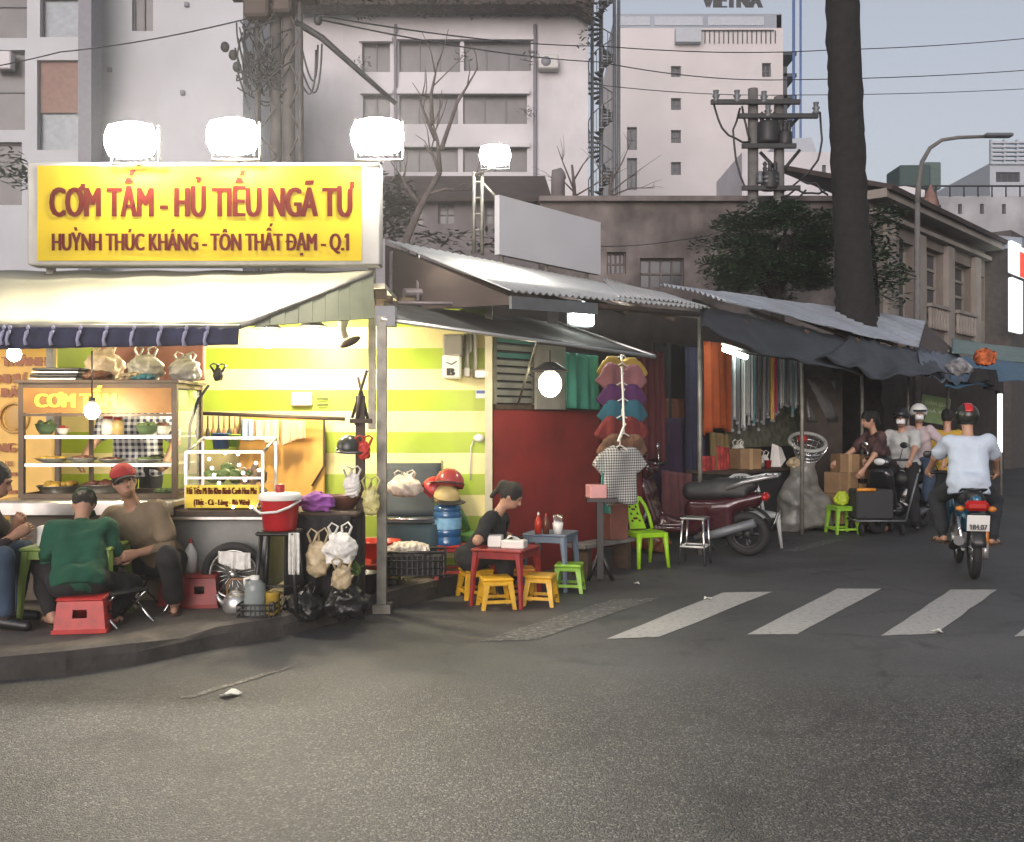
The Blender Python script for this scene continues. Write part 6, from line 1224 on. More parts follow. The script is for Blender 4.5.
for i in (-1,1):
    mb = MB(); mb.tube([(i*.075,-.42,.85),(i*.075,-.60,.28)], .02, 8); mb.build('fork', M_SILV, t, W=False)
    mb = MB(); mb.tube([(i*.11,.60,.30),(i*.12,.50,.60)], [.026,.03], 10); mb.build('shock_absorber', M_ORANGE if i < 0 else M_CHROME, t, W=False)
    mb = MB(); mb.tube([(i*.22,-.38,1.0),(i*.30,-.37,1.15)], .006, 5); mb.ell((i*.33,-.37,1.19), (.055,.012,.04), 12, 6); mb.build('mirror', M_BLACK, t, W=False)
    mb = MB(); mb.ell((i*.14,.74,.70), (.045,.03,.028), 10, 6); mb.build('turn_signal', M_ORANGE, t, W=False)
    mb = MB(); mb.tube([(i*.06,.15,.33),(i*.10,.60,.29)], .018, 6); mb.build('swing_arm', M_SILV, t, W=False)
    mb = MB(); mb.tube([(i*.1,-.02,.29),(i*.26,-.02,.28)], .014, 6); mb.build('foot_peg', M_BLACK, t, W=False)
mb = MB(); mb.rbox((0,-.02,.36), (.24,.34,.2), .04); mb.lathe([(0,-.15),(.08,-.15),(.09,-.1),(.09,.1),(.08,.15),(0,.15)], (0,.05,.32), 16, 'X'); mb.build('engine', M_SILV, t, W=False)
mb = MB(); mb.tube([(.13,-.1,.26),(.15,.2,.26),(.16,.35,.29),(.165,.85,.40)], [.018,.02,.045,.05], 10); mb.build('exhaust', M_BLACK, t, W=False)
mb = MB(); mb.lathe([(0,-.06),(.09,-.06),(.09,.0),(0,.0)], (-.06,.60,.282), 18, 'X'); mb.build('rear_hub', M_SILV, t, W=False)
mb = MB(); mb.grid(lambda u, v: Vector(((v-.5)*.13, .60+.335*math.cos(2.6-2.4*u), .28+.335*math.sin(2.6-2.4*u))), 12, 3, .01); mb.rbox((0,.86,.56), (.15,.015,.24), .006, M=RX(-22)); mb.build('rear_mudguard', M_BLACK, t, W=False)
mb = MB(); mb.grid(lambda u, v: Vector(((v-.5)*.11, -.60+.32*math.cos(.5+2.2*u), .28+.32*math.sin(.5+2.2*u))), 12, 3, .01); mb.build('front_mudguard', M_BLUEL, t, W=False)
mb = MB(); mb.rbox((0,.80,.735), (.21,.1,.1), .03); mb.build('tail_light', M_LENSR, t, W=False)
mb = MB(); mb.rbox((0,.895,.575), (.20,.008,.16), .004, M=RX(-14)); pl = mb.build('number_plate', M_PLATE, t, W=False)
mb = MB(); yd = Vector((0,-.24,.97)); plate_text(mb, '59-X2', '184.07', Vector((0,.903,.560))+yd*-.035, (-1,0,0), yd); mb.build('lettering', M_DARKM, pl, W=False)
mb = MB(); mb.tube([(-.1,.35,.84),(-.11,.62,.88),(0,.74,.885),(.11,.62,.88),(.1,.35,.84)], .012, 6); mb.build('grab_rail', M_BLACK, t, W=False)
t, Hd, hM = person('rider in a pale blue white shirt and red striped helmet seen from behind', bl, BRZ, (0,.22,.90), lean=10, head=(4,8), hands={-1:(-.33,-.28,1.03),1:(.33,-.28,1.03)}, feet={-1:(-.24,.06,.36),1:(.22,-.04,.36)}, knee={-1:(-.5,-1,.3),1:(.5,-1,.3)}, elbow={-1:(-.9,.5,-.4),1:(.9,.5,-.4)}, hold={-1:1.2,1:1.2}, shirt=C_WHITE, trouser=C_GREY, helm=True, s=1.0)
wear_helmet(t, Hd, hM, mat('dark_olive_helmet', (.02,.022,.016), .25), mat('red_stripe', (.45,.02,.02), .3), True, True)
# ================================================================ market row: walls and roofs
M_MKW = mat('dim_brown_boards', (.05,.038,.032), .9, var=.35, scale=3, stain=.4); M_REDW = mat('dark_red_boards', (.20,.020,.018), .6, var=.2, scale=2.5, stain=.25, stain_col=(.06,.01,.01))
def corr(P00, P10, P11, P01, nc, amp=.013, th=.006, nv=6, wob=.0, seed=0, along=False):
    """corrugated sheet; u runs P00->P10 along the eave, v from eave to ridge, corrugations run up the slope."""
    rs = random.Random(seed); ph = rs.uniform(0,6); P00, P10, P11, P01 = map(Vector, (P00,P10,P11,P01))
    def fn(u, v): p = P00.lerp(P10,u).lerp(P01.lerp(P11,u), v); return p+Vector((0,0,amp*math.sin(2*math.pi*nc*(v if along else u))+wob*math.sin(5*u+ph)*math.sin(math.pi*v+.6)+(.012*math.floor(u*6.999)%.024 if along else 0)))
    mb = MB(); mb.grid(fn, 70 if along else nc*6, nc*6 if along else nv, th); return mb
RM = Matrix.Rotation(U_ANG, 3, 'Z'); t = thing('market_back_wall', 'dim brown board wall at the back of the market stalls', 'wall', row(9,2.5)); mb = MB(); mb.box(row(13.5,2.6,1.6), (24,.1,3.2), M=RM); mb.build('boards', M_MKW, t)
T_R = 1.22; T_RE = rowt(600,.78)
t = thing('red_wall', 'dark red boarded wall behind the eating woman', 'wall', row(T_R,.78)); mb = MB(); n_ = 2
for k in range(n_): u = T_R+(T_RE-T_R)*(k+.5)/n_; mb.box(row(u,.80+(k%2)*.006,.83), ((T_RE-T_R)/n_-.003,.04,1.66), M=RM)
mb.build('boards', M_REDW, t); mb = MB(); mb.box(row((T_R+T_RE)/2,.79,1.69), (T_RE-T_R,.07,.05), M=RM); mb.build('top_rail', M_WOODD, t)
ta, tb = rowt(493,.82), rowt(535,.82)
t = thing('louvre_shutter', 'silver and teal louvred shutter above the red wall', 'shutter', row((ta+tb)/2,.82,1.72)); mb = MB()
for k in range(9): mb.box(row((ta+tb)/2,.82,1.76+k*.075), (tb-ta,.03,.05), M=RM @ Matrix.Rotation(R(25),3,'X')); mb.cur = 0 if k < 4 else (1 if k in (5,7) else 0)
mb.build('louvre', [mat('silver_louvre', (.3,.31,.29), .4, metal=.3), mat('teal_louvre', (.06,.2,.19), .5)], t); mb = MB(); mb.box(row(ta,.82,2.05), (.05,.06,.75), M=RM); mb.box(row(tb,.82,2.05), (.05,.06,.75), M=RM); mb.build('jamb', M_POLE, t)
tc, td = rowt(537,.7), rowt(566,.7); t = thing('hardboard_sheet', 'plain grey hardboard panel behind the big hooded lamp', 'panel', row(tc,.7,1.68)); mb = MB(); mb.box(row((tc+td)/2,.72,2.0), (td-tc,.03,.66), M=RM); mb.build('sheet', mat('grey_hardboard', (.26,.25,.23), .7, var=.15), t)
drape('teal_cloth', 'teal green cloth hanging right of the hooded lamp', 'cloth', PL(566,352,.62), PL(598,356,.62), .58, mat('teal_green_cloth', (.035,.21,.16), .85, var=.15), 3, .03, seed=9)
# dark awning over the tables
t = thing('dark_awning', 'low dark tarpaulin awning with a pale metal front edge over the eating tables', 'awning', (.1,9,2.3)); A, B, C, D = P(384,301,9.25), P(556,322,10.3), P(655,356,9.55), P(381,318,8.08)
mb = MB(); mb.grid(lambda u, v: D.lerp(C,u).lerp(A.lerp(B,u), v)+Vector((0,0,-.035*math.sin(math.pi*u)*math.sin(math.pi*v)+.008*math.sin(22*u+3*v))), 30, 8, .012); mb.build('tarpaulin', M_TARPD, t)
mb = MB(); mb.tube([D+Vector((0,-.012,-.01)),C+Vector((0,-.012,-.01))], .017, 6); mb.tube([B,C], .014, 6); mb.build('edge_pipe', M_ALU, t); mb = MB(); mb.box((D+(B-A)*.02)+Vector((.0,.05,.02)), (.16,.14,.16)); mb.build('clamp', M_METG, t)
mb = MB(); q = D.lerp(C,.53); mb.tube([q, row(rowt(518,.76),.76,1.72)], .012, 6); mb.build('strut', M_POLE, t)
# first metal roof
M_ROOF1 = mat('bright_zinc_sheet', (.55,.56,.55), .38, metal=.55, var=.12, scale=3, stain=.2, stain_col=(.25,.22,.2)); M_ROOF2 = mat('bluegrey_zinc_sheet', (.42,.45,.49), .45, metal=.25, var=.2, scale=2, stain=.5, stain_col=(.1,.1,.11))
t = thing('metal_roof', 'bright corrugated metal roof sloping from the white billboard beside the yellow sign', 'roof', row(2,.7,2.7))
corr(row(.38,-.17,2.66), row(3.6,-.15,2.79), row(4.5,1.6,3.28), row(.57,1.6,3.32), 34, nv=4).build('corrugated_sheet', M_ROOF1, t)
corr(row(2.2,-.02,2.80), row(3.95,-.05,2.84), row(5.7,1.65,3.30), row(4.2,1.62,3.34), 20, nv=4, wob=.02).build('corrugated_sheet', M_ROOF1, t)
mb = MB()
for tt in (.62,1.3,2.2,3.1): mb.tube([row(tt,-.12,2.62), row(tt,1.55,3.22)], .03, 6)
mb.tube([row(.45,-.1,2.6), row(3.6,-.1,2.72)], .03, 6); mb.build('rafter', M_WOODD, t)
mb = MB(); mb.box(row(1.05,-.13,2.59), (1.25,.03,.11), M=RM @ Matrix.Rotation(R(-2.2),3,'Y')); mb.build('fascia', M_METG, t)
mb = MB(); mb.prism([row(.5,1.55,3.26), row(.45,-.1,2.62), row(.45,-.1,2.55), row(.5,1.55,2.62)], (.03,.03,0)); mb.build('underside_shade_board', M_DKBR, t)  # dark board added in place of the shaded underside below the roof edge
mb = MB(); mb.tube([P(404,293,9.3), P(510,293,9.9)], .045, 8); mb.tube([P(398,303,8.9), P(506,304,9.3)], .016, 6); [mb.tube([P(px,252,9.6),P(px,302,9.3)], .02, 6) for px in (418,391)]; mb.build('pipe', mat('dull_purple_pipe', (.11,.09,.10), .5), t)
t = thing('rooftop_billboard', 'blank white billboard panel standing on the metal roof ridge', 'billboard', row(2.25,1.62,3.4)); mb = MB(); mb.prism([row(2.25,1.62,3.40), row(4.16,1.62,3.38), row(4.16,1.62,4.04), row(2.25,1.62,4.06)], Vector((-UY,UX,0))*.07); mb.build('panel', mat('blank_white_panel', (.52,.52,.55), .5, var=.05, scale=1.5), t)
mb = MB(); [mb.tube([row(k,1.72,3.0), row(k,1.72,4.0)], .025, 6) for k in (2.4,3.2,4.0)]; mb.build('back_post', M_POLE, t)
t = thing('lattice_mast', 'thin double pole mast carrying the single floodlight over the roof', 'mast', P(478,252,11.4)); mb = MB(); [mb.tube([P(px,254,11.4), P(px,172,11.4)], .022, 6) for px in (474,482)]; mb.build('pole', M_POLE, t); mb = MB()
for y in (182,198,214,230): mb.tube([P(474,y,11.4),P(482,y,11.4)], .014, 5)
mb.tube([P(482,182,11.4), P(503,205,11.5)], .018, 5); mb.tube([P(474,176,11.4), P(496,165,11.25)], .018, 5); mb.build('brace', M_POLE, t)
t = thing('square_floodlight', 'square white floodlight shining under the metal roof eave', 'floodlight', P(583,314,11.0)); mb = MB(); c = P(583,314,11.0); mb.rbox(c, (.38,.05,.24), .03, M=RM); mb.build('lens', E_FL2, t); mb = MB(); mb.rbox(c+Vector((-.05,.06,0)), (.42,.06,.28), .02, M=RM); mb.tube([P(583,306,11.05),P(584,292,11.1)], .02, 6); mb.build('housing', M_METG, t)
for lab, px, py, w_, h_ in (('small white notice hung left of the square floodlight', 553, 316, .16, .15),('small white notice hung below the square floodlight', 605, 343, .13, .1)):
    t = thing('notice_board', lab, 'notice', PL(px,py,.4)); mb = MB(); mb.rbox(PL(px,py,.4), (w_,.02,h_), .004, M=RM); mb.build('sheet', M_PAPER, t)
# second roof, tarps
t = thing('long_metal_roof', 'long blue grey corrugated metal roof over the middle market stalls', 'roof', row(8,.8,2.9))
corr(row(4.3,-.02,2.93), row(10.8,-.02,2.76), row(16.0,1.6,3.70), row(5.5,1.6,3.42), 13, amp=.02, wob=.03, seed=3, along=True).build('corrugated_sheet', M_ROOF2, t)
mb = MB(); mb.prism([row(10.75,.0,2.72), row(15.9,1.6,3.66), row(13.4,.1,2.75)], (.0,.0,-.03)); mb.build('end_sheet', M_DKBR, t); mb = MB(); [mb.tube([row(tt,-.05,2.72), row(tt+1.5,1.55,3.25)], .03, 6) for tt in (4.8,6.5,8.2,9.9)]; mb.build('rafter', M_WOODD, t)
M_TARPB = mat('blue_black_tarp', (.019,.021,.025), .55, var=.4, scale=2.5, bump=.35, bscale=5); M_TARPG = mat('blue_grey_tarp', (.09,.11,.14), .6, var=.3, scale=3, bump=.3, bscale=6)
def tarp(name, lab, top, low, m, nu=40, amp=.05, seed=0):
    """sagging sheet between two rails given as image columns/rows on the stall line (px, py, off)."""
    rs = random.Random(seed); ph = rs.uniform(0,6); A_ = [PL(*q) for q in top]; B_ = [PL(*q) for q in low]
    def along(Q, u): x = u*(len(Q)-1); i = min(int(x), len(Q)-2); return Q[i].lerp(Q[i+1], x-i)
    mb = MB(); mb.grid(lambda u, v: along(B_,u).lerp(along(A_,u), v)+Vector((0,0,amp*(math.sin(9*u+ph+2*v)*.5+.5*math.sin(23*u+ph))*(1-v)*.6-amp*math.sin(math.pi*v)+.35*amp*math.sin(31*u+9*v+ph)*math.sin(7*v+13*u))), nu, 8, .01); o = mb.build(name, m); return tag(o, lab, 'tarpaulin')
tarp('market_tarp', 'dark sagging tarp below the long metal roof, over the hanging belts', [(700,306,.05),(760,318,.05),(830,334,.05),(880,344,.05)], [(702,327,-.35),(745,346,-.5),(800,362,-.6),(862,374,-.6)], M_TARPB, seed=1)
tarp('market_tarp', 'torn blue black tarp drooping above the standing woman', [(850,336,0),(890,345,0),(930,350,.05)], [(815,356,-.5),(872,376,-.7),(948,374,-.8)], M_TARPB, amp=.08, seed=2)
tarp('market_tarp', 'pale blue grey tarp bundle left of the orange bag', [(918,352,-.1),(940,352,-.1),(965,358,-.1)], [(925,372,-.7),(950,384,-.8),(975,378,-.8)], M_TARPG, amp=.09, seed=5)
tarp('market_tarp', 'greenish striped roof sheet at the right end of the market', [(952,338,.9),(990,344,.9),(1060,352,.9)], [(952,352,-.2),(1000,360,-.2),(1080,366,-.2)], mat('green_grey_sheet_roof', (.10,.16,.14), .5, var=.3), amp=.02, seed=6)
tarp('market_tarp', 'blue tarp edge hanging at the right end of the market', [(958,356,-.3),(1000,361,-.3),(1080,366,-.3)], [(945,388,-.8),(1000,382,-.9),(1090,384,-.9)], mat('blue_tarp', (.035,.10,.16), .55, var=.25), amp=.06, seed=7)
bag('cloth_bundle', 'orange and black patterned bundle hung on the market roof edge', PL(985,366,-.9), (.2,.18,.16), mat('orange_bundle', (.4,.09,.02), .7, var=.9, scale=9), 51, False, cat='bundle')
bag('cloth_bundle', 'grey white patterned bundle hung beside the orange bundle', PL(958,376,-.9), (.22,.16,.15), mat('grey_bundle', (.2,.2,.21), .8, var=.6, scale=9), 52, False, cat='bundle')
drape('black_cloth', 'black cloth hanging under the orange bundle', 'cloth', PL(974,368,-.9), PL(996,370,-.9), .34, M_BLKC, 4, .09, uneven=.45, seed=53)
for k, px in enumerate((700,802,862,908,948)): t = thing('stall_post', ('thin post left of the orange dress','thin post right of the hanging belts','thin post behind the cardboard boxes','thin post behind the man in the white tee shirt','thin post behind the person in mustard yellow')[k], 'post', row(rowt(px,.2),.2), 0, 'posts holding the market roofs'); mb = MB(); mb.tube([row(rowt(px,.2),.2,0), row(rowt(px,.2),.2,2.85)], .028, 8); mb.build('shaft', M_POLE, t)
t = thing('stall_partition', 'dark brown partition beside the hanging belts', 'partition', row(rowt(805,.9),.9)); mb = MB(); mb.box((PL(822,420,.8).x,PL(822,420,.8).y,1.15), (.62,.06,2.3)); mb.build('board', mat('brown_partition', (.06,.047,.04), .8, var=.3), t); mb = MB(); c = PL(823,400,.8); mb.grid(lambda u, v: Vector((c.x-.28+.5*u, c.y-.06-.02*math.sin(9*u+6*v), c.z-.35+.7*v)), 8, 8, .006); mb.build('plastic_sheet', mat('grey_plastic_sheet', (.07,.07,.07), .25, var=.4, scale=6), t)

# ================================================================ clothes and goods
def garment(lab, p, m, w_=.42, h=.56, rz=0.0, name='hanging_shirt', tilt=0):
    t = thing(name, lab, 'shirt', p, rz, 'clothes hanging in the market stalls'); M = Matrix.Rotation(R(-52),3,'Y'); M2 = Matrix.Rotation(R(52),3,'Y')
    f = union([bxf((0,0,-h*.52),(w_,.07,h*.9),.03), bxf((0,0,-.1),(w_*.8,.07,.12),.03), bxf((-w_*.55,0,-.18),(w_*.46,.06,.16),.025,M), bxf((w_*.55,0,-.18),(w_*.46,.06,.16),.025,M2)], .03); f = wrinkle(f, .014, (14,4,6), int(p[0]*91)); ncut = elp((0,-.03,-.03),(.07,.08,.05)); g = lambda X, Y, Z: np.maximum(f(X,Y,Z), -ncut(X,Y,Z)); g.bb = f.bb
    solid('garment', g, m, t, h=.016); mb = MB(); mb.tube([(-w_*.4,0,-.09),(0,0,-.01),(w_*.4,0,-.09)], .008, 5); mb.tube([(0,0,-.01),(0,0,.05),(.025,0,.08),(.0,0,.1)], .006, 5); mb.build('hanger', M_OFFW, t, W=False); return t
RZN = U_ANG-.35
CHK = checks('small_check_fabric', (.45,.45,.43), (.03,.03,.03), .026)
for lab, px, py, off, m, h in (('yellow shirt topmost on the clothes rack under the dark awning',622,354,.40,cloth('yellow_cloth',(.38,.25,.05)),.4),('pink shirt under the yellow one on the clothes rack',622,362,.33,cloth('pink_cloth',(.27,.11,.125)),.5),('purple shirt in the middle of the clothes rack',622,381,.26,cloth('violet_cloth',(.085,.022,.10)),.45),('teal blue shirt below the purple one on the clothes rack',623,397,.19,cloth('teal_blue_cloth',(.022,.105,.15)),.4),('dark red shirt below the teal blue one',622,414,.12,cloth('dark_red_cloth',(.13,.015,.015)),.45),('brown patterned shirt behind the checked shirt',624,432,.06,cloth('brown_pattern_cloth',(.12,.06,.035),.9),.5),('black and white checked shirt lowest on the clothes rack',620,444,-.05,CHK,.62)):
    garment(lab, PL(px,py,off), m, .40, h, RZN)
t = thing('clothes_rack', 'upright rod from which the coloured shirts hang', 'rack', row(rowt(622,.45),.45)); q = row(rowt(622,.45),.45); mb = MB(); mb.tube([(q.x,q.y,0),(q.x,q.y,2.35)], .02, 8); mb.build('rod', M_POLE, t); mb = MB(); mb.tube([row(rowt(622,.02),.02,2.1), row(rowt(624,-.1),-.1,1.5), row(rowt(618,-.1),-.1,1.35)], .012, 6); mb.build('cord', M_OFFW, t)
drape('hanging_cloth', 'teal cloth hanging left of the checked shirt', 'cloth', PL(602,462,.0), PL(609,463,.0), .5, mat('teal_green_cloth',(.035,.21,.16)), 2, .02, seed=12); drape('hanging_cloth', 'dark red cloth hanging behind the checked shirt', 'cloth', PL(604,440,.8), PL(640,446,.8), 1.2, cloth('dark_red_cloth',(.2,.02,.02)), 5, .04, seed=13)
for lab, pa, pb, off, drop, m, sd in (('black dresses hanging in the shadow left of the orange dress',(652,342),(704,347),1.5,1.0,C_BLKT,14),('brown orange dress hanging in the shadow',(664,398),(702,400),1.45,.65,cloth('brown_orange_cloth',(.11,.04,.022)),15),('dark maroon dress at the left end of the shaded dresses',(640,350),(664,352),1.3,1.5,cloth('maroon_cloth',(.10,.02,.025)),81),('navy dress hanging full length beside the post',(684,346),(701,348),1.35,1.7,cloth('navy_cloth',(.025,.025,.055)),82),('dusty rose dress low behind the parked scooter',(662,470),(692,474),1.2,.8,cloth('rose_cloth',(.13,.045,.05)),83),('long dark violet dress low in the shadow',(653,418),(706,418),1.4,1.3,cloth('dark_violet_cloth',(.03,.015,.045)),16),('long orange dress hanging beside the belts',(704,341),(732,344),1.25,1.3,cloth('orange_cloth',(.42,.085,.022)),17),('khaki cloth below the orange dress',(709,432),(727,434),1.15,.5,cloth('khaki_cloth',(.16,.11,.045)),18),('red patterned cloth hanging left of its twin near the floor',(702,456),(715,456),1.1,.6,cloth('red_pattern_cloth',(.30,.035,.03),.7),19),('red patterned cloth hanging close to the box counter',(717,446),(730,448),1.1,.7,cloth('red_pattern_cloth',(.30,.035,.03),.7),20)):
    drape('hanging_dress', lab, 'dress', PL(*pa,off), PL(*pb,off), drop, m, 4, .05, .008, uneven=.08, group='dresses hanging in the market stalls', seed=sd)
t = thing('tube_lamp', 'short bright tube lamp above the hanging belts', 'lamp', PL(735,352,.45)); mb = MB(); mb.tube([PL(724,349,.75), PL(746,357,.7)], .036, 8); mb.build('tube', E_TUBE, t); mb = MB(); mb.tube([PL(722,344,.85), PL(747,351,.8)], .02, 6); mb.build('batten', M_OFFW, t)
t = thing('belt_rail', 'horizontal rail carrying the hanging belts', 'rail', PL(765,350,.5)); mb = MB(); [mb.tube([PL(730,350,o_), PL(806,361,o_)], .012, 6) for o_ in (.85,1.25)]; mb.build('bar', M_POLE, t)
bcols = [((.30,.32,.31),'pale grey'),((.10,.11,.12),'dark grey'),((.06,.17,.2),'teal'),((.45,.45,.42),'white'),((.05,.04,.035),'black')]
proto = {}
for k in range(46):
    px = 731+k*1.62; o_ = .85 if k % 3 else 1.25; q = PL(px, 352+k*.22, o_); L_ = (1.05-.35*(k/46)**2)*rng.uniform(.75,1.05)
    c_, nm = bcols[rng.choice((0,0,1,1,2,3,3,4))]; lab = f'{nm} belt hanging in a row with others of its colour above the counter'
    if k in (24,25): c_, nm, lab = (.6,.4,.03), 'yellow', 'yellow belt hanging left of the red belt'
    if k == 26: c_, nm, lab = (.5,.13,.03), 'orange', 'orange belt hanging between yellow and red belts'
    if k in (27,28): c_, nm, lab = (.4,.025,.07), 'red', 'red belt hanging right of the orange belt'
    if k in (24,28): lab = lab.replace('belt hanging','belt, outermost of two, hanging')
    if k in (25,27): lab = lab.replace('belt hanging','belt, inner of two, hanging')
    mb = MB(); mb.rbox((0,0,-L_/2), (.028 if k%2 else .04,.012,L_), .004, rz=rng.uniform(-.8,.8)); s_ = mb.build('belt', mat(nm+'_belt', c_, .45, var=.1)); s_.location = q; tag(s_, lab, 'belt', 'belts hanging in the goods stall')
    mb = MB(); mb.rbox((0,0,-L_+.0), (.05,.02,.045), .006); bk_ = mb.build('buckle', M_METG, s_, W=False)
t = thing('back_panel', 'pale lit backing panel behind the hanging belts', 'panel', row(rowt(766,1.5),1.5,1.2)); a_, b_ = rowt(727,1.5), rowt(808,1.5); mb = MB(); mb.box(row((a_+b_)/2,1.52,1.8), (b_-a_,.03,1.3), M=RM); mb.build('sheet', mat('pale_green_sheet', (.16,.17,.12), .8, var=.5, scale=9), t); t.name = 'backing_sheet'
# counter and its clutter
c0, c1 = rowt(728,.7), rowt(805,.7); t = thing('market_counter', 'dark counter below the hanging belts', 'counter', row((c0+c1)/2,1.0)); mb = MB(); mb.rbox(row((c0+c1)/2,1.0,.42), (c1-c0,.6,.84), .01, M=RM); mb.build('body', M_BLKC, t); mb = MB(); mb.rbox(row((c0+c1)/2,.99,.86), (c1-c0+.06,.66,.04), .008, M=RM); mb.build('top', M_WOODD, t)
def cbox(lab, p, d, rz, tape=True, group='cardboard boxes in the market street', m=None):
    t = thing('cardboard_box', lab, 'box', p, rz, group); mb = MB(); mb.rbox((0,0,d[2]/2), d, .006); mb.build('carton', m or M_CARD, t, W=False)
    if tape: mb = MB(); mb.box((0,0,d[2]/2), (.05,d[1]+.006,d[2]+.006)); mb.build('tape', mat('brown_tape', (.36,.25,.13), .3), t, W=False)
    return t
cb = row(rowt(745,.9),.9,.885); cbox('cardboard box on the dark counter under the belts', cb, (.34,.3,.28), U_ANG-.5)
bag('plastic_bag', 'white bag of small goods behind the counter box', row(rowt(738,1.1),1.1,1.0), (.12,.1,.12), M_BAGW, 61); bag('plastic_bag', 'crumpled white bag on the counter left of the white card', row(rowt(764,.95),.95,.885), (.08,.07,.1), M_BAGW, 62)
q = row(rowt(778,.85),.85,.885); t = thing('folded_card', 'folded white card standing on the dark counter', 'card', q, U_ANG-.8); mb = MB(); mb.slab([(-.13,0,0),(.02,-.06,0),(.0,-.03,.3),(-.08,.02,.34)], .006); mb.slab([(.02,-.06,0),(.13,.03,.1),(.06,.03,.28),(.0,-.03,.3)], .006); mb.build('card', M_PAPER, t, W=False)
cup('plastic_cup', 'small red cup on the dark counter', row(rowt(768,.8),.8,.885), .05, .1, M_REDP)
# scooter under a tarp with basket
cv = G(808,531); t = thing('covered_scooter', 'parked scooter wrapped in a grey plastic sheet with a basket on top', 'motorcycle', cv, R(20))
f = crumple(union([bxf((0,.12,.28),(.76,.6,.56),.14), cap((-.18,.1,.5),(.05,.15,.92),.2,.17), cap((.2,.1,.3),(.1,.15,.8),.16,.13), elp((-.25,.05,.1),(.22,.2,.2))], .12), .05, 6.0, 8)
solid('plastic_cover', f, mat('grey_plastic_cover', (.17,.165,.15), .35, var=.3, scale=6, bump=.4, bscale=12), t, h=.022, clip=((-2,-2,.0),(2,2,2)))
t = thing('woven_basket', 'white rimmed wire basket tipped on top of the covered scooter', 'basket', cv+Vector((.04,.15,1.05))); TB_ = Matrix.Rotation(R(30),3,'X'); mb = MB(); mb.torus((0,0,.2), .25, .028, 28, 8, 'Z', TB_); mb.build('rim', mat('dull_white_rim', (.34,.34,.32), .5), t, W=False)
mb = MB(); [mb.tube([TB_ @ Vector((.25*math.cos(a),.25*math.sin(a),.2)), TB_ @ Vector((.17*math.cos(a+.1),.17*math.sin(a+.1),.0)), TB_ @ Vector((0,0,-.02))], .008, 5) for a in np.arange(0,6.28,.35)]; [mb.torus((0,0,z), r_, .008, 22, 5, 'Z', TB_) for z, r_ in ((.13,.225),(.06,.195),(0,.165))]; mb.build('wire_bowl', M_CHROME, t, W=False)
bag('red_bag', 'small red cloth bag perched above the wire basket', cv+Vector((.02,.35,1.24)), (.07,.06,.06), mat('bright_red_cloth', (.5,.02,.02), .7), 71, False); bag('plastic_bag', 'dark bundle between the basket and the grey plastic cover', cv+Vector((-.05,.2,.86)), (.2,.16,.1), M_BAGT, 72, False)
gp = G(842,533); stool('lime green stool in front of the cardboard boxes', gp, M_GRNP, R(10), .32, .38, 'stools in the market street'); bag('food_packet', 'lime yellow packet sitting on the lime stool in the street', gp+Vector((0,0,.385)), (.11,.09,.11), mat('lime_packet', (.4,.5,.03), .5), 73, False, cat='packet')
for lab, px, py, w_, d_, h_, Y, a in (('lowest cardboard box beside the lime green stool',842,523,.34,.3,.42,14.2,.3),('cardboard box in the middle of the stack by the lime stool',841,493,.36,.3,.3,14.25,.5),('topmost cardboard box of the stack behind the lime stool',845,472,.3,.28,.26,14.3,.2),('open cardboard box right of the stack, in front of the standing woman',862,478,.3,.3,.34,14.5,.6),('flat cardboard box lying at the foot of the box stack',856,524,.3,.3,.6,14.6,.1)):
    cbox(lab, P(px,py,Y), (w_,d_,h_), a)
t = thing('hand_trolley', 'dark boxed hand trolley with an orange red top rail on small wheels', 'trolley', G(877,535)); M_TROL = mat('dark_grey_canvas', (.03,.03,.033), .8)
mb = MB(); mb.rbox((-.05,.1,.42), (.5,.36,.4), .02); mb.build('bin', M_TROL, t, W=False); mb = MB(); mb.tube([(-.3,-.08,.62),(-.05,-.09,.62)], .025, 6); mb.build('top_rail', M_ORGP, t, W=False); mb = MB(); mb.tube([(-.3,-.1,.2),(.35,-.1,.2),(.35,.3,.2),(-.3,.3,.2),(-.3,-.1,.2)], .014, 6); mb.tube([(.35,-.1,.2),(.5,-.15,.85)], .014, 6); mb.build('frame', M_METG, t, W=False)
for x, y in ((-.25,-.1),(.3,-.1),(-.25,.3),(.3,.3)): mb = MB(); mb.torus((x,y,.085), .062, .022, 18, 7, 'X'); mb.lathe([(0,-.02),(.05,-.02),(.05,.02),(0,.02)], (x,y,.085), 12, 'X'); mb.build('wheel', M_TYRE, t, W=False)
# near clutter by the red wall
t = thing('metal_stool', 'square topped chrome stool beside the parked scooter', 'stool', G(695,564), R(-24)); mb = MB(); mb.rbox((0,0,.5), (.27,.27,.025), .01); mb.build('seat', M_STEEL, t, W=False)
for i in (-1,1):
    for j in (-1,1): mb = MB(); mb.tube([(i*.11,j*.11,.49),(i*.14,j*.14,.0)], .013, 7); mb.build('leg', M_CHROME, t, W=False)
mb = MB(); mb.tube([(-.13,-.13,.2),(.13,-.13,.2),(.13,.13,.2),(-.13,.13,.2),(-.13,-.13,.2)], .012, 6); mb.build('foot_ring', M_OFFW, t, W=False)
q = G(600,580); t = thing('display_stand', 'dark wooden trestle stand at the foot of the red wall', 'stand', q); mb = MB(); mb.box((0,0,.4), (.06,.06,.78)); [mb.tube([(0,0,.3),(i*.12,-.05,0)], .02, 6) for i in (-1,1)]; mb.build('post', M_BLACK, t, W=False); mb = MB(); mb.box((0.02,.1,.78), (.3,.34,.03)); mb.build('top', M_BLACK, t, W=False)
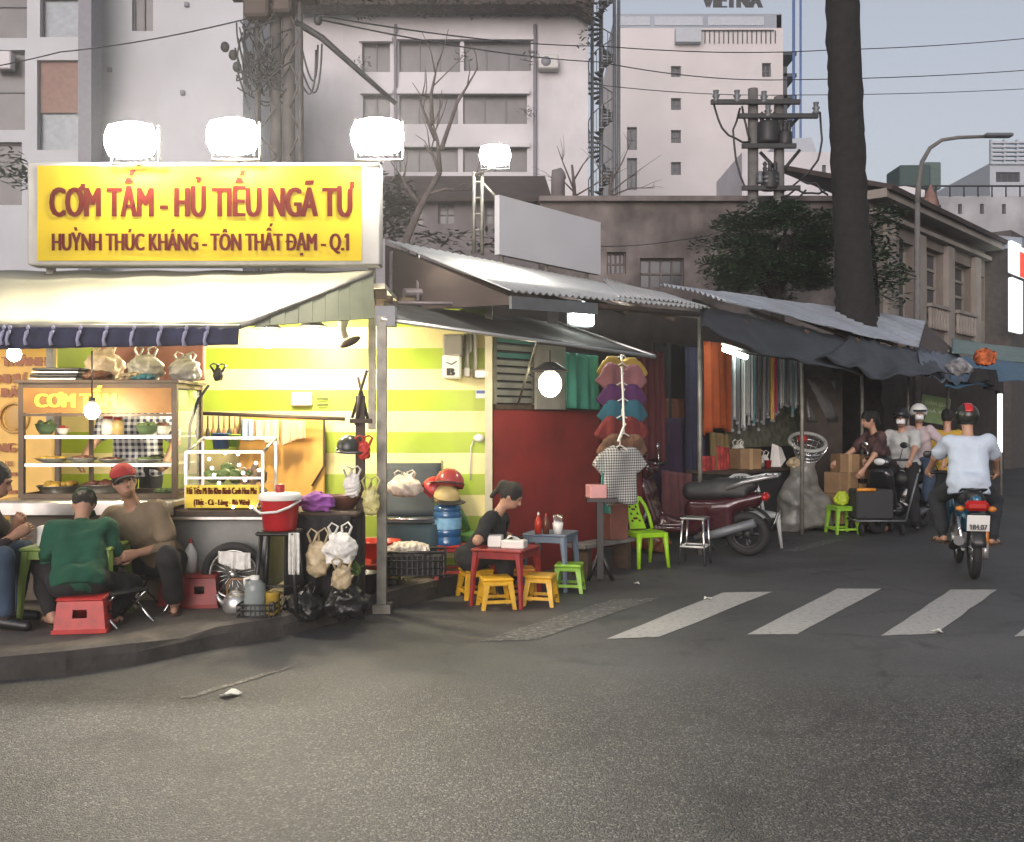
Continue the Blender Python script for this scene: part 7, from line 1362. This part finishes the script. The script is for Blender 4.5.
t = thing('low_bench', 'long grey plank bench by the brown carton', 'bench', row(rowt(612,.1),.1)); mb = MB(); mb.box(row(rowt(602,.3),.3,.30), (.9,.24,.035), M=RM); mb.build('plank', mat('grey_plank', (.16,.15,.14), .8, var=.3, scale=6), t); 
for k in (-.35,.35): mb = MB(); mb.box(row(rowt(602,.3)+k,.3,.14), (.06,.2,.28), M=RM); mb.build('trestle', M_WOODD, t)
q = row(rowt(614,.3),.3,.32); cbox('brown carton standing on the grey plank bench', q, (.22,.22,.36), U_ANG-.4, False, m=mat('red_brown_carton', (.15,.055,.04), .8)); box_of('shoe_box', 'pink and white shoe box on the dark trestle stand', Vector((G(600,580).x-.03,G(600,580).y+.08,.795)), (.17,.2,.13), mat('pink_box', (.5,.25,.25), .6), R(10))
bag('cloth_bundle', 'dark bundle of goods behind the lime green chair', G(662,560)+Vector((0,.6,0)), (.2,.16,.16), M_STEW, 75, False, cat='bundle')
# signs and lamps at the far end
q = PL(935,410,.4); t = thing('green_sign', 'tilted green cloth sign with pale lettering behind the yellow shirt', 'sign', q); mb = MB(); MG = RM @ Matrix.Rotation(R(8),3,'Y'); mb.rbox(q, (.62,.02,.5), .004, M=Matrix.Rotation(R(15),3,'Z') @ Matrix.Rotation(R(8),3,'Y')); mb.build('sheet', mat('green_sign_sheet', (.22,.32,.15), .7), t)
mb = MB(); xd = Matrix.Rotation(R(15),3,'Z') @ Matrix.Rotation(R(8),3,'Y') @ Vector((1,0,0)); yd = Vector((0,0,1)); [text_mb(mb, s_, .06, .46, q+Vector((0,-.03,z)), xd, yd) for s_, z in (('GIẢM GIÁ',.08),('GIÁ RẺ',-.06))]; mb.build('lettering', mat('pale_lettering', (.6,.66,.5), .6), t)
q0, q1 = PL(1000,394,.2), PL(1000,452,.2); t = thing('tube_lamp', 'upright white tube lamp at the far end of the market', 'lamp', q1); mb = MB(); mb.tube([q0,q1], .05, 8); mb.build('tube', emis('far_tube_glow', (1,1,.93), 3.0), t); mb = MB(); mb.tube([q0+Vector((.05,.06,.05)),q1+Vector((.05,.06,-1.2))], .03, 6); mb.build('batten', M_POLE, t)

# ================================================================ poles, wires, lamps
t = thing('lattice_pylon', 'twin concrete and lattice steel pylon tangled with cables behind the yellow sign', 'pylon', P(278,421,13)); M_PYL = mat('weathered_pylon', (.085,.075,.07), .7, var=.3, scale=4)
PX = lambda px, py, dy=0: P(px,py,13+dy)
for px, r_ in ((276,.075),(289,.085)): mb = MB(); mb.tube([Vector((PX(px,421).x,13.1,0)), PX(px-1,-60,.1)], r_, 10); mb.build('pole', M_PYL, t)
for px in (257,300):
    for dy in (0,.35): mb = MB(); mb.tube([Vector((PX(px,421).x,13+dy,0)), PX(px,-50,dy)], .03, 5); mb.build('leg', M_PYL, t)
mb = MB()
for k in range(15):
    y = 300-k*24; a, b_ = (257,276) if k % 2 else (276,257); mb.tube([PX(a,y), PX(b_,y-24)], .014, 5); a, b_ = (300,289) if k % 2 else (289,300); mb.tube([PX(a,y), PX(b_,y-24)], .014, 5); mb.tube([PX(257,y),PX(257,y-24,.35)], .016, 5); mb.tube([PX(300,y),PX(300,y-24,.35)], .016, 5)
mb.build('lattice_brace', M_PYL, t)
mb = MB(); mb.rbox(PX(258,10), (.32,.3,.26), .03); mb.rbox(PX(284,4), (.24,.3,.3), .03); mb.rbox(PX(306,-6), (.3,.3,.2), .03); mb.box(PX(275,-4), (1.1,.12,.12)); mb.build('junction_box', M_DKBR, t)
mb = MB(); mb.tube([PX(296,22), PX(322,38), PX(396,104,.4)], [.045,.045,.03], 7); mb.build('diagonal_arm', M_DARKM, t)
mb = MB(); rs = random.Random(3)
def bend(a, m_, b_, n=10): c = m_*2-(a+b_)/2; return [a*(1-u)**2+c*2*u*(1-u)+b_*u*u for u in [k/n for k in range(n+1)]]
for k in range(40):
    a = PX(rs.uniform(236,264), rs.uniform(18,95)); b_ = PX(rs.uniform(258,298), rs.uniform(15,95)); m_ = a.lerp(b_,.5)+Vector((rs.uniform(-.25,.1),rs.uniform(-.2,.2),rs.uniform(-.45,.1))); mb.tube(bend(a,m_,b_), .011, 5)
for (x0,y0,x1,y1,d) in ((238,38,250,85,.3),(235,48,252,92,.25),(300,40,318,45,.5),(302,70,322,44,.45),(300,80,316,50,.35),(236,66,250,108,.2)): a, b_ = PX(x0,y0), PX(x1,y1); m_ = a.lerp(b_,.5)+Vector((.05,0,-d)); mb.tube(bend(a,m_,b_), .013, 5)
mb.build('cable_tangle', M_BLACK, t)
mb = MB(); [mb.ell(PX(x,y), (.06,.06,.07), 8, 6) for x, y in ((225,47),(233,55),(237,67),(318,20))]; mb.build('insulator', M_DARKM, t)
def wire(lab, pts, r=.018, sag=.0):
    mb = MB(); q = []
    for i in range(len(pts)-1):
        a, b_ = P(*pts[i]), P(*pts[i+1])
        for k in range(12 if i < len(pts)-2 else 13): u = k/12; q.append(a.lerp(b_,u)-Vector((0,0,sag*4*u*(1-u))))
    mb.tube(q, r*.62, 5); tag(mb.build('overhead_wire', M_BLACK), lab, 'wire', 'overhead wires')
wire('wire from the pylon sagging left past the framed building', [(-90,78,16),(60,52,15),(246,19,13)], .016, .05)
wire('uppermost wire crossing the white building to the right sky', [(322,16,13),(600,46,22),(830,50,26),(1100,30,30)], .02, .1)
wire('middle wire crossing the cream building to the right sky', [(322,20,13),(600,62,22),(770,80,25),(1100,64,30)], .02, .1)
wire('lowest wire running from the transformer poles into the right sky', [(600,85,24),(790,95,26),(1100,84,30)], .016, .08)
wire('thin drooping wire across the old concrete wall', [(590,246,20),(680,240,20.5),(740,225,21)], .014, .05)
t = thing('transformer_pole', 'pair of utility poles with cross arms and transformers before the cream building', 'utility pole', P(766,421,23)); PT = lambda px, py, dy=0: P(px,py,22.8+dy); M_UPOLE = mat('concrete_pole', (.13,.125,.12), .8, var=.2)
for px, y in ((753,89),(779,97)): mb = MB(); mb.tube([Vector((PT(px,421).x,22.8,0)), PT(px,y)], [.15,.115], 10); mb.build('pole', M_UPOLE, t)
for x0, x1, y in ((711,800,102),(739,818,116),(742,796,146),(742,800,188)): mb = MB(); a, b_ = PT(x0,y,-.2), PT(x1,y,-.2); mb.box((a+b_)/2, ((b_-a).length,.1,.1)); mb.build('cross_arm', M_DARKM, t)
for x, y in ((716,97),(737,97),(768,112),(816,109),(764,98),(760,178),(767,178),(775,178)): mb = MB(); mb.lathe([(.0,0),(.05,0),(.09,.06),(.05,.1),(.09,.16),(.05,.2),(.07,.28),(0,.3)], PT(x,y+6,-.2), 10); mb.build('insulator', M_METG, t)
for x, y, w_ in ((768,138,.55),(785,140,.36),(770,184,.46)): mb = MB(); mb.lathe([(0,0),(w_*.42,0),(w_*.45,.05),(w_*.45,w_*.8),(w_*.4,w_*.9),(0,w_*.92)], PT(x,y+6,-.1), 14); [mb.lathe([(.03,0),(.06,.08),(.03,.12),(.06,.18),(0,.25)], PT(x,y+6,-.1)+Vector((k*w_*.25,0,w_*.9)), 8) for k in (-1,0,1)]; mb.build('transformer', M_DARKM, t)
mb = MB(); [mb.tube([PT(752,126),PT(770,140)], .05, 5), mb.tube([PT(798,118),PT(780,138)], .04, 5), mb.tube([PT(760,152),PT(779,172)], .04, 5), mb.tube([PT(800,150),PT(782,172)], .04, 5)]; mb.build('diagonal_brace', M_DARKM, t)
mb = MB()
for pts in ([(714,105),(722,128),(735,138),(750,142)],[(740,108),(733,130),(736,160),(744,185),(752,190)],[(820,112),(822,140),(818,160),(800,180)],[(742,106),(746,125),(750,140)],[(781,192),(800,180),(816,183),(828,195)],[(781,197),(796,189),(812,193),(826,190)],[(781,199),(794,199),(806,190)]):
    q = [PT(*p,-.15) for p in pts]; s_ = []
    for i in range(len(q)-1): s_ += [q[i], q[i].lerp(q[i+1],.5)+Vector((0,0,-.05))]
    mb.tube(s_+[q[-1]], .025, 5)
mb.build('cable', M_BLACK, t)
lp = P(917,421,22); t = thing('street_lamp', 'slim grey street lamp with a long curved arm', 'street lamp', (lp.x,22,0)); LPt = lambda px, py: P(px,py,22); mb = MB(); mb.tube([(lp.x,22,0), LPt(917,300), LPt(917.5,200)], [.085,.07,.055], 10); mb.build('pole', M_UPOLE, t); mb = MB(); mb.tube([LPt(917.5,203), LPt(919,180), LPt(922,162), LPt(930,148), LPt(942,140), LPt(958,137.5), LPt(985,136.5)], [.07,.06,.05,.045,.04,.04,.035], 8); mb.build('arm', M_UPOLE, t); mb = MB(); mb.rbox(LPt(998,135.5), (.62,.22,.08), .03); mb.build('lamp_head', M_METG, t)

# ================================================================ trees and plants
def leafmat(name, c):
    m = mat(name, c, .6, var=.55, scale=2.2); return m
M_LF = leafmat('dark_leaf', (.036,.080,.032)); M_LF2 = leafmat('dusty_leaf', (.06,.06,.035)); M_BARK = mat('dark_bark', (.012,.010,.010), .95, var=.45, scale=7, bump=1.0, bscale=16); M_BARK2 = mat('grey_bark', (.10,.08,.075), .9, var=.3, scale=6)
def leaves(mb, c, r, n, s, rs, flat=.35):
    c = Vector(c)
    for k in range(n):
        while True:
            v = Vector((rs.uniform(-1,1),rs.uniform(-1,1),rs.uniform(-1,1)))
            if .15 < v.length < 1: break
        p = c+Vector((v.x*r[0],v.y*r[1],v.z*r[2])); a = rs.uniform(0,6.28); d = Vector((math.cos(a),math.sin(a),rs.uniform(-.5,.3))); e = Vector((-math.sin(a),math.cos(a),rs.uniform(-flat,flat))); l = s*rs.uniform(.6,1.3)
        mb.add([p-d*l, p+e*l*.32, p+d*l, p-e*l*.32], [(0,1,2,3)], False)
rs = random.Random(11)
tc = P(775,421,19.5); t = thing('green_tree', 'dark feathery green tree behind the market roofs left of the huge trunk', 'tree', (tc.x,tc.y,0)); mb = MB()
for k in range(80):
    a = rs.uniform(0,6.28); q = math.sqrt(rs.random()); px = 778+62*q*math.cos(a); py = 252+46*q*math.sin(a); leaves(mb, P(px,py,19.5+rs.uniform(-1,1)), (rs.uniform(.35,.75),.5,rs.uniform(.1,.24)), 260, .068, rs)
mb.build('crown', M_LF, t); mb = MB(); mb.tube([(tc.x,tc.y,0),(tc.x+.1,tc.y,2.5),P(776,290,19.5)], [.2,.16,.12], 8)
for k in range(12): e = P(rs.uniform(722,832),rs.uniform(205,285),19.5+rs.uniform(-.8,.8)); mb.tube([P(776,300,19.5), P(776,290,19.5).lerp(e,.5)+Vector((0,0,.25)), e], [.08,.045,.015], 6)
mb.build('trunk', M_BARK, t)
tc = P(875,421,18.6); t = thing('green_tree', 'sparse dark shrub like tree right of the huge trunk before the colonial house', 'tree', (tc.x,tc.y,0)); mb = MB()
for k in range(20): leaves(mb, P(rs.uniform(862,896),rs.uniform(212,300),18.6+rs.uniform(-.6,.6)), (.35,.35,.22), 60, .09, rs)
mb.build('crown', M_LF, t); mb = MB(); mb.tube([(tc.x,tc.y,0),P(876,300,18.6),P(872,225,18.6)], [.1,.07,.02], 7); [mb.tube([P(875,290-k*14,18.6),P(862+rs.uniform(0,34),270-k*14,18.6)], [.03,.01], 5) for k in range(5)]; mb.build('trunk', M_BARK, t)
YT = 17.0; t = thing('giant_tree', 'huge dark straight tree trunk towering over the market roofs', 'tree', (P(855,421,YT).x,YT,0)); mb = MB(); pts = []; rr = []
for py, px, w_ in ((512,859,62),(470,858,54),(400,857,46),(330,856,41),(300,855,37),(260,853,34.5),(200,850,33.5),(120,846.5,32.5),(40,843.5,32),(-60,840,31),(-250,833,29),(-420,827,24)): p = P(px,py,YT); p.z = max(p.z,0); pts.append(p); rr.append(w_*YT/2000)
def rough(mb, pts, rr, seg=22):
    mb.tube(pts, rr, seg); o = len(mb.v)-len(pts)*seg
    for i in range(len(pts)):
        for k in range(seg): v = Vector(mb.v[o+i*seg+k]); d = (v-pts[i]); mb.v[o+i*seg+k] = tuple(pts[i]+d*(1+.06*math.sin(k*2.7+i*1.3)+.04*math.sin(k*5.1+i*2.9)))
dense = []; dr = []
for i in range(len(pts)-1):
    for k in range(6): dense.append(pts[i].lerp(pts[i+1],k/6)); dr.append(rr[i]+(rr[i+1]-rr[i])*k/6)
rough(mb, dense+[pts[-1]], dr+[rr[-1]]); mb.build('trunk', M_BARK, t)
mb = MB(); top = pts[-1]
for k in range(9): a = k*.7; e = top+Vector((2.6*math.cos(a),2.6*math.sin(a),rs.uniform(.6,3.2))); mb.tube([top-Vector((0,0,rs.uniform(0,1.5))), top.lerp(e,.5)+Vector((0,0,.4)), e], [.2,.1,.03], 7)
mb.build('limb', M_BARK, t); mb = MB()
for k in range(36): a = rs.uniform(0,6.28); q = rs.uniform(.4,3.2); leaves(mb, top+Vector((q*math.cos(a),q*math.sin(a),rs.uniform(1.2,4.5))), (.8,.8,.45), 60, .16, rs)
mb.build('crown', M_LF, t)
def bare(lab, base, tips, r, name='bare_tree', m=M_BARK2, twigs=3, seed=5):
    rs = random.Random(seed); t = thing(name, lab, 'tree', base[0]); mb = MB(); mb.tube(base, [r*(1-.55*i/(len(base)-1)) for i in range(len(base))], 8); mb.build('trunk', m, t); mb = MB()
    for p, q in tips:
        mid = p.lerp(q,.5)+Vector((rs.uniform(-.1,.1),0,rs.uniform(-.05,.12))); mb.tube([p,mid,q], [r*.42,r*.28,r*.1], 6)
        for k in range(twigs): s_ = mid.lerp(q, rs.random()); d = (q-p).normalized(); e = s_+(d+Vector((rs.uniform(-.9,.9),rs.uniform(-.5,.5),rs.uniform(-.2,.9))))*rs.uniform(.25,.6); mb.tube([s_, s_.lerp(e,.5)+Vector((.03,0,.03)), e], [r*.14,r*.1,r*.05], 5)
    mb.build('branch', m, t); return t
Q = lambda px, py: P(px,py,15)
bare('bare leafless tree rising between the yellow sign and the lattice mast', [Vector((Q(402,421).x,15,0)), Q(402,300), Q(406,240), Q(421,205), Q(440,172)], [(Q(440,172),Q(432,120)),(Q(432,125),Q(438,62)),(Q(440,172),Q(424,145)),(Q(441,150),Q(478,68)),(Q(436,140),Q(420,100)),(Q(425,195),Q(470,190)),(Q(421,205),Q(400,175))], .085)
Q2 = lambda px, py: P(px,py,25.3)
bare('thin bare sapling sprouting above the old concrete wall', [Q2(575,206), Q2(574,185), Q2(572,165)], [(Q2(574,190),Q2(557,146)),(Q2(574,180),Q2(596,150)),(Q2(575,196),Q2(610,176)),(Q2(574,192),Q2(548,180))], .06, 'bare_sapling', seed=8)
bare('thin bare sapling in front of the spiral staircase', [Q2(612,206), Q2(610,190), Q2(612,172)], [(Q2(611,192),Q2(640,170)),(Q2(611,185),Q2(596,160)),(Q2(611,196),Q2(655,188)),(Q2(611,182),Q2(632,140))], .06, 'bare_sapling', seed=9)
def creeper(lab, spots, s=.16, n=60, m=None, name='creeper'):
    rs = random.Random(len(lab)); mb = MB()
    for c, r in spots: leaves(mb, c, r, n, s, rs)
    tag(mb.build(name, m or M_LF2), lab, 'plant')
creeper('creeper and weeds overgrowing the brown roof edge of the white building', [(P(px,rs.uniform(-6,16),38.5), (1.0,.4,.35)) for px in range(300,600,22)]+[(P(590,28,38.6),(.6,.5,1.2))], .13, 70)
creeper('dusty bush behind the yellow sign beside the low house', [(P(388+rs.uniform(-8,12),rs.uniform(188,235),16.5),(.4,.4,.3)) for k in range(12)], .09, 70)
creeper('weeds growing from the low house roof', [(P(rs.uniform(430,540),rs.uniform(232,250),15.5),(.5,.3,.12)) for k in range(10)], .08, 40)
creeper('weeds hanging from the windows of the white building', [(P(px,py,39.5),(.4,.2,.3)) for px, py in ((364,62),(463,55),(531,58),(528,112))], .09, 40)
creeper('dark plant hanging on the left edge balcony', [(P(8,165,26),(.6,.4,.5)),(P(22,175,26),(.4,.3,.4))], .16, 80, M_LF)
# ================================================================ thin haze volume, added to give the lamps a glow
hz = bpy.data.materials.new('haze_volume'); hz.use_nodes = True; N, L = nodes(hz); N.remove(N['Principled BSDF']); pv_ = N.new('ShaderNodeVolumePrincipled'); pv_.inputs['Color'].default_value = (.9,.9,.93,1); pv_.inputs['Density'].default_value = 0.0018; pv_.inputs['Anisotropy'].default_value = 0.55
L.new(pv_.outputs[0], N['Material Output'].inputs['Volume'])
mb = MB(); mb.box((0,55,14), (300,140,30)); tag(mb.build('haze', hz), 'thin even haze added for lamp glow over the whole street corner', 'haze', kind='stuff')
# ================================================================ done
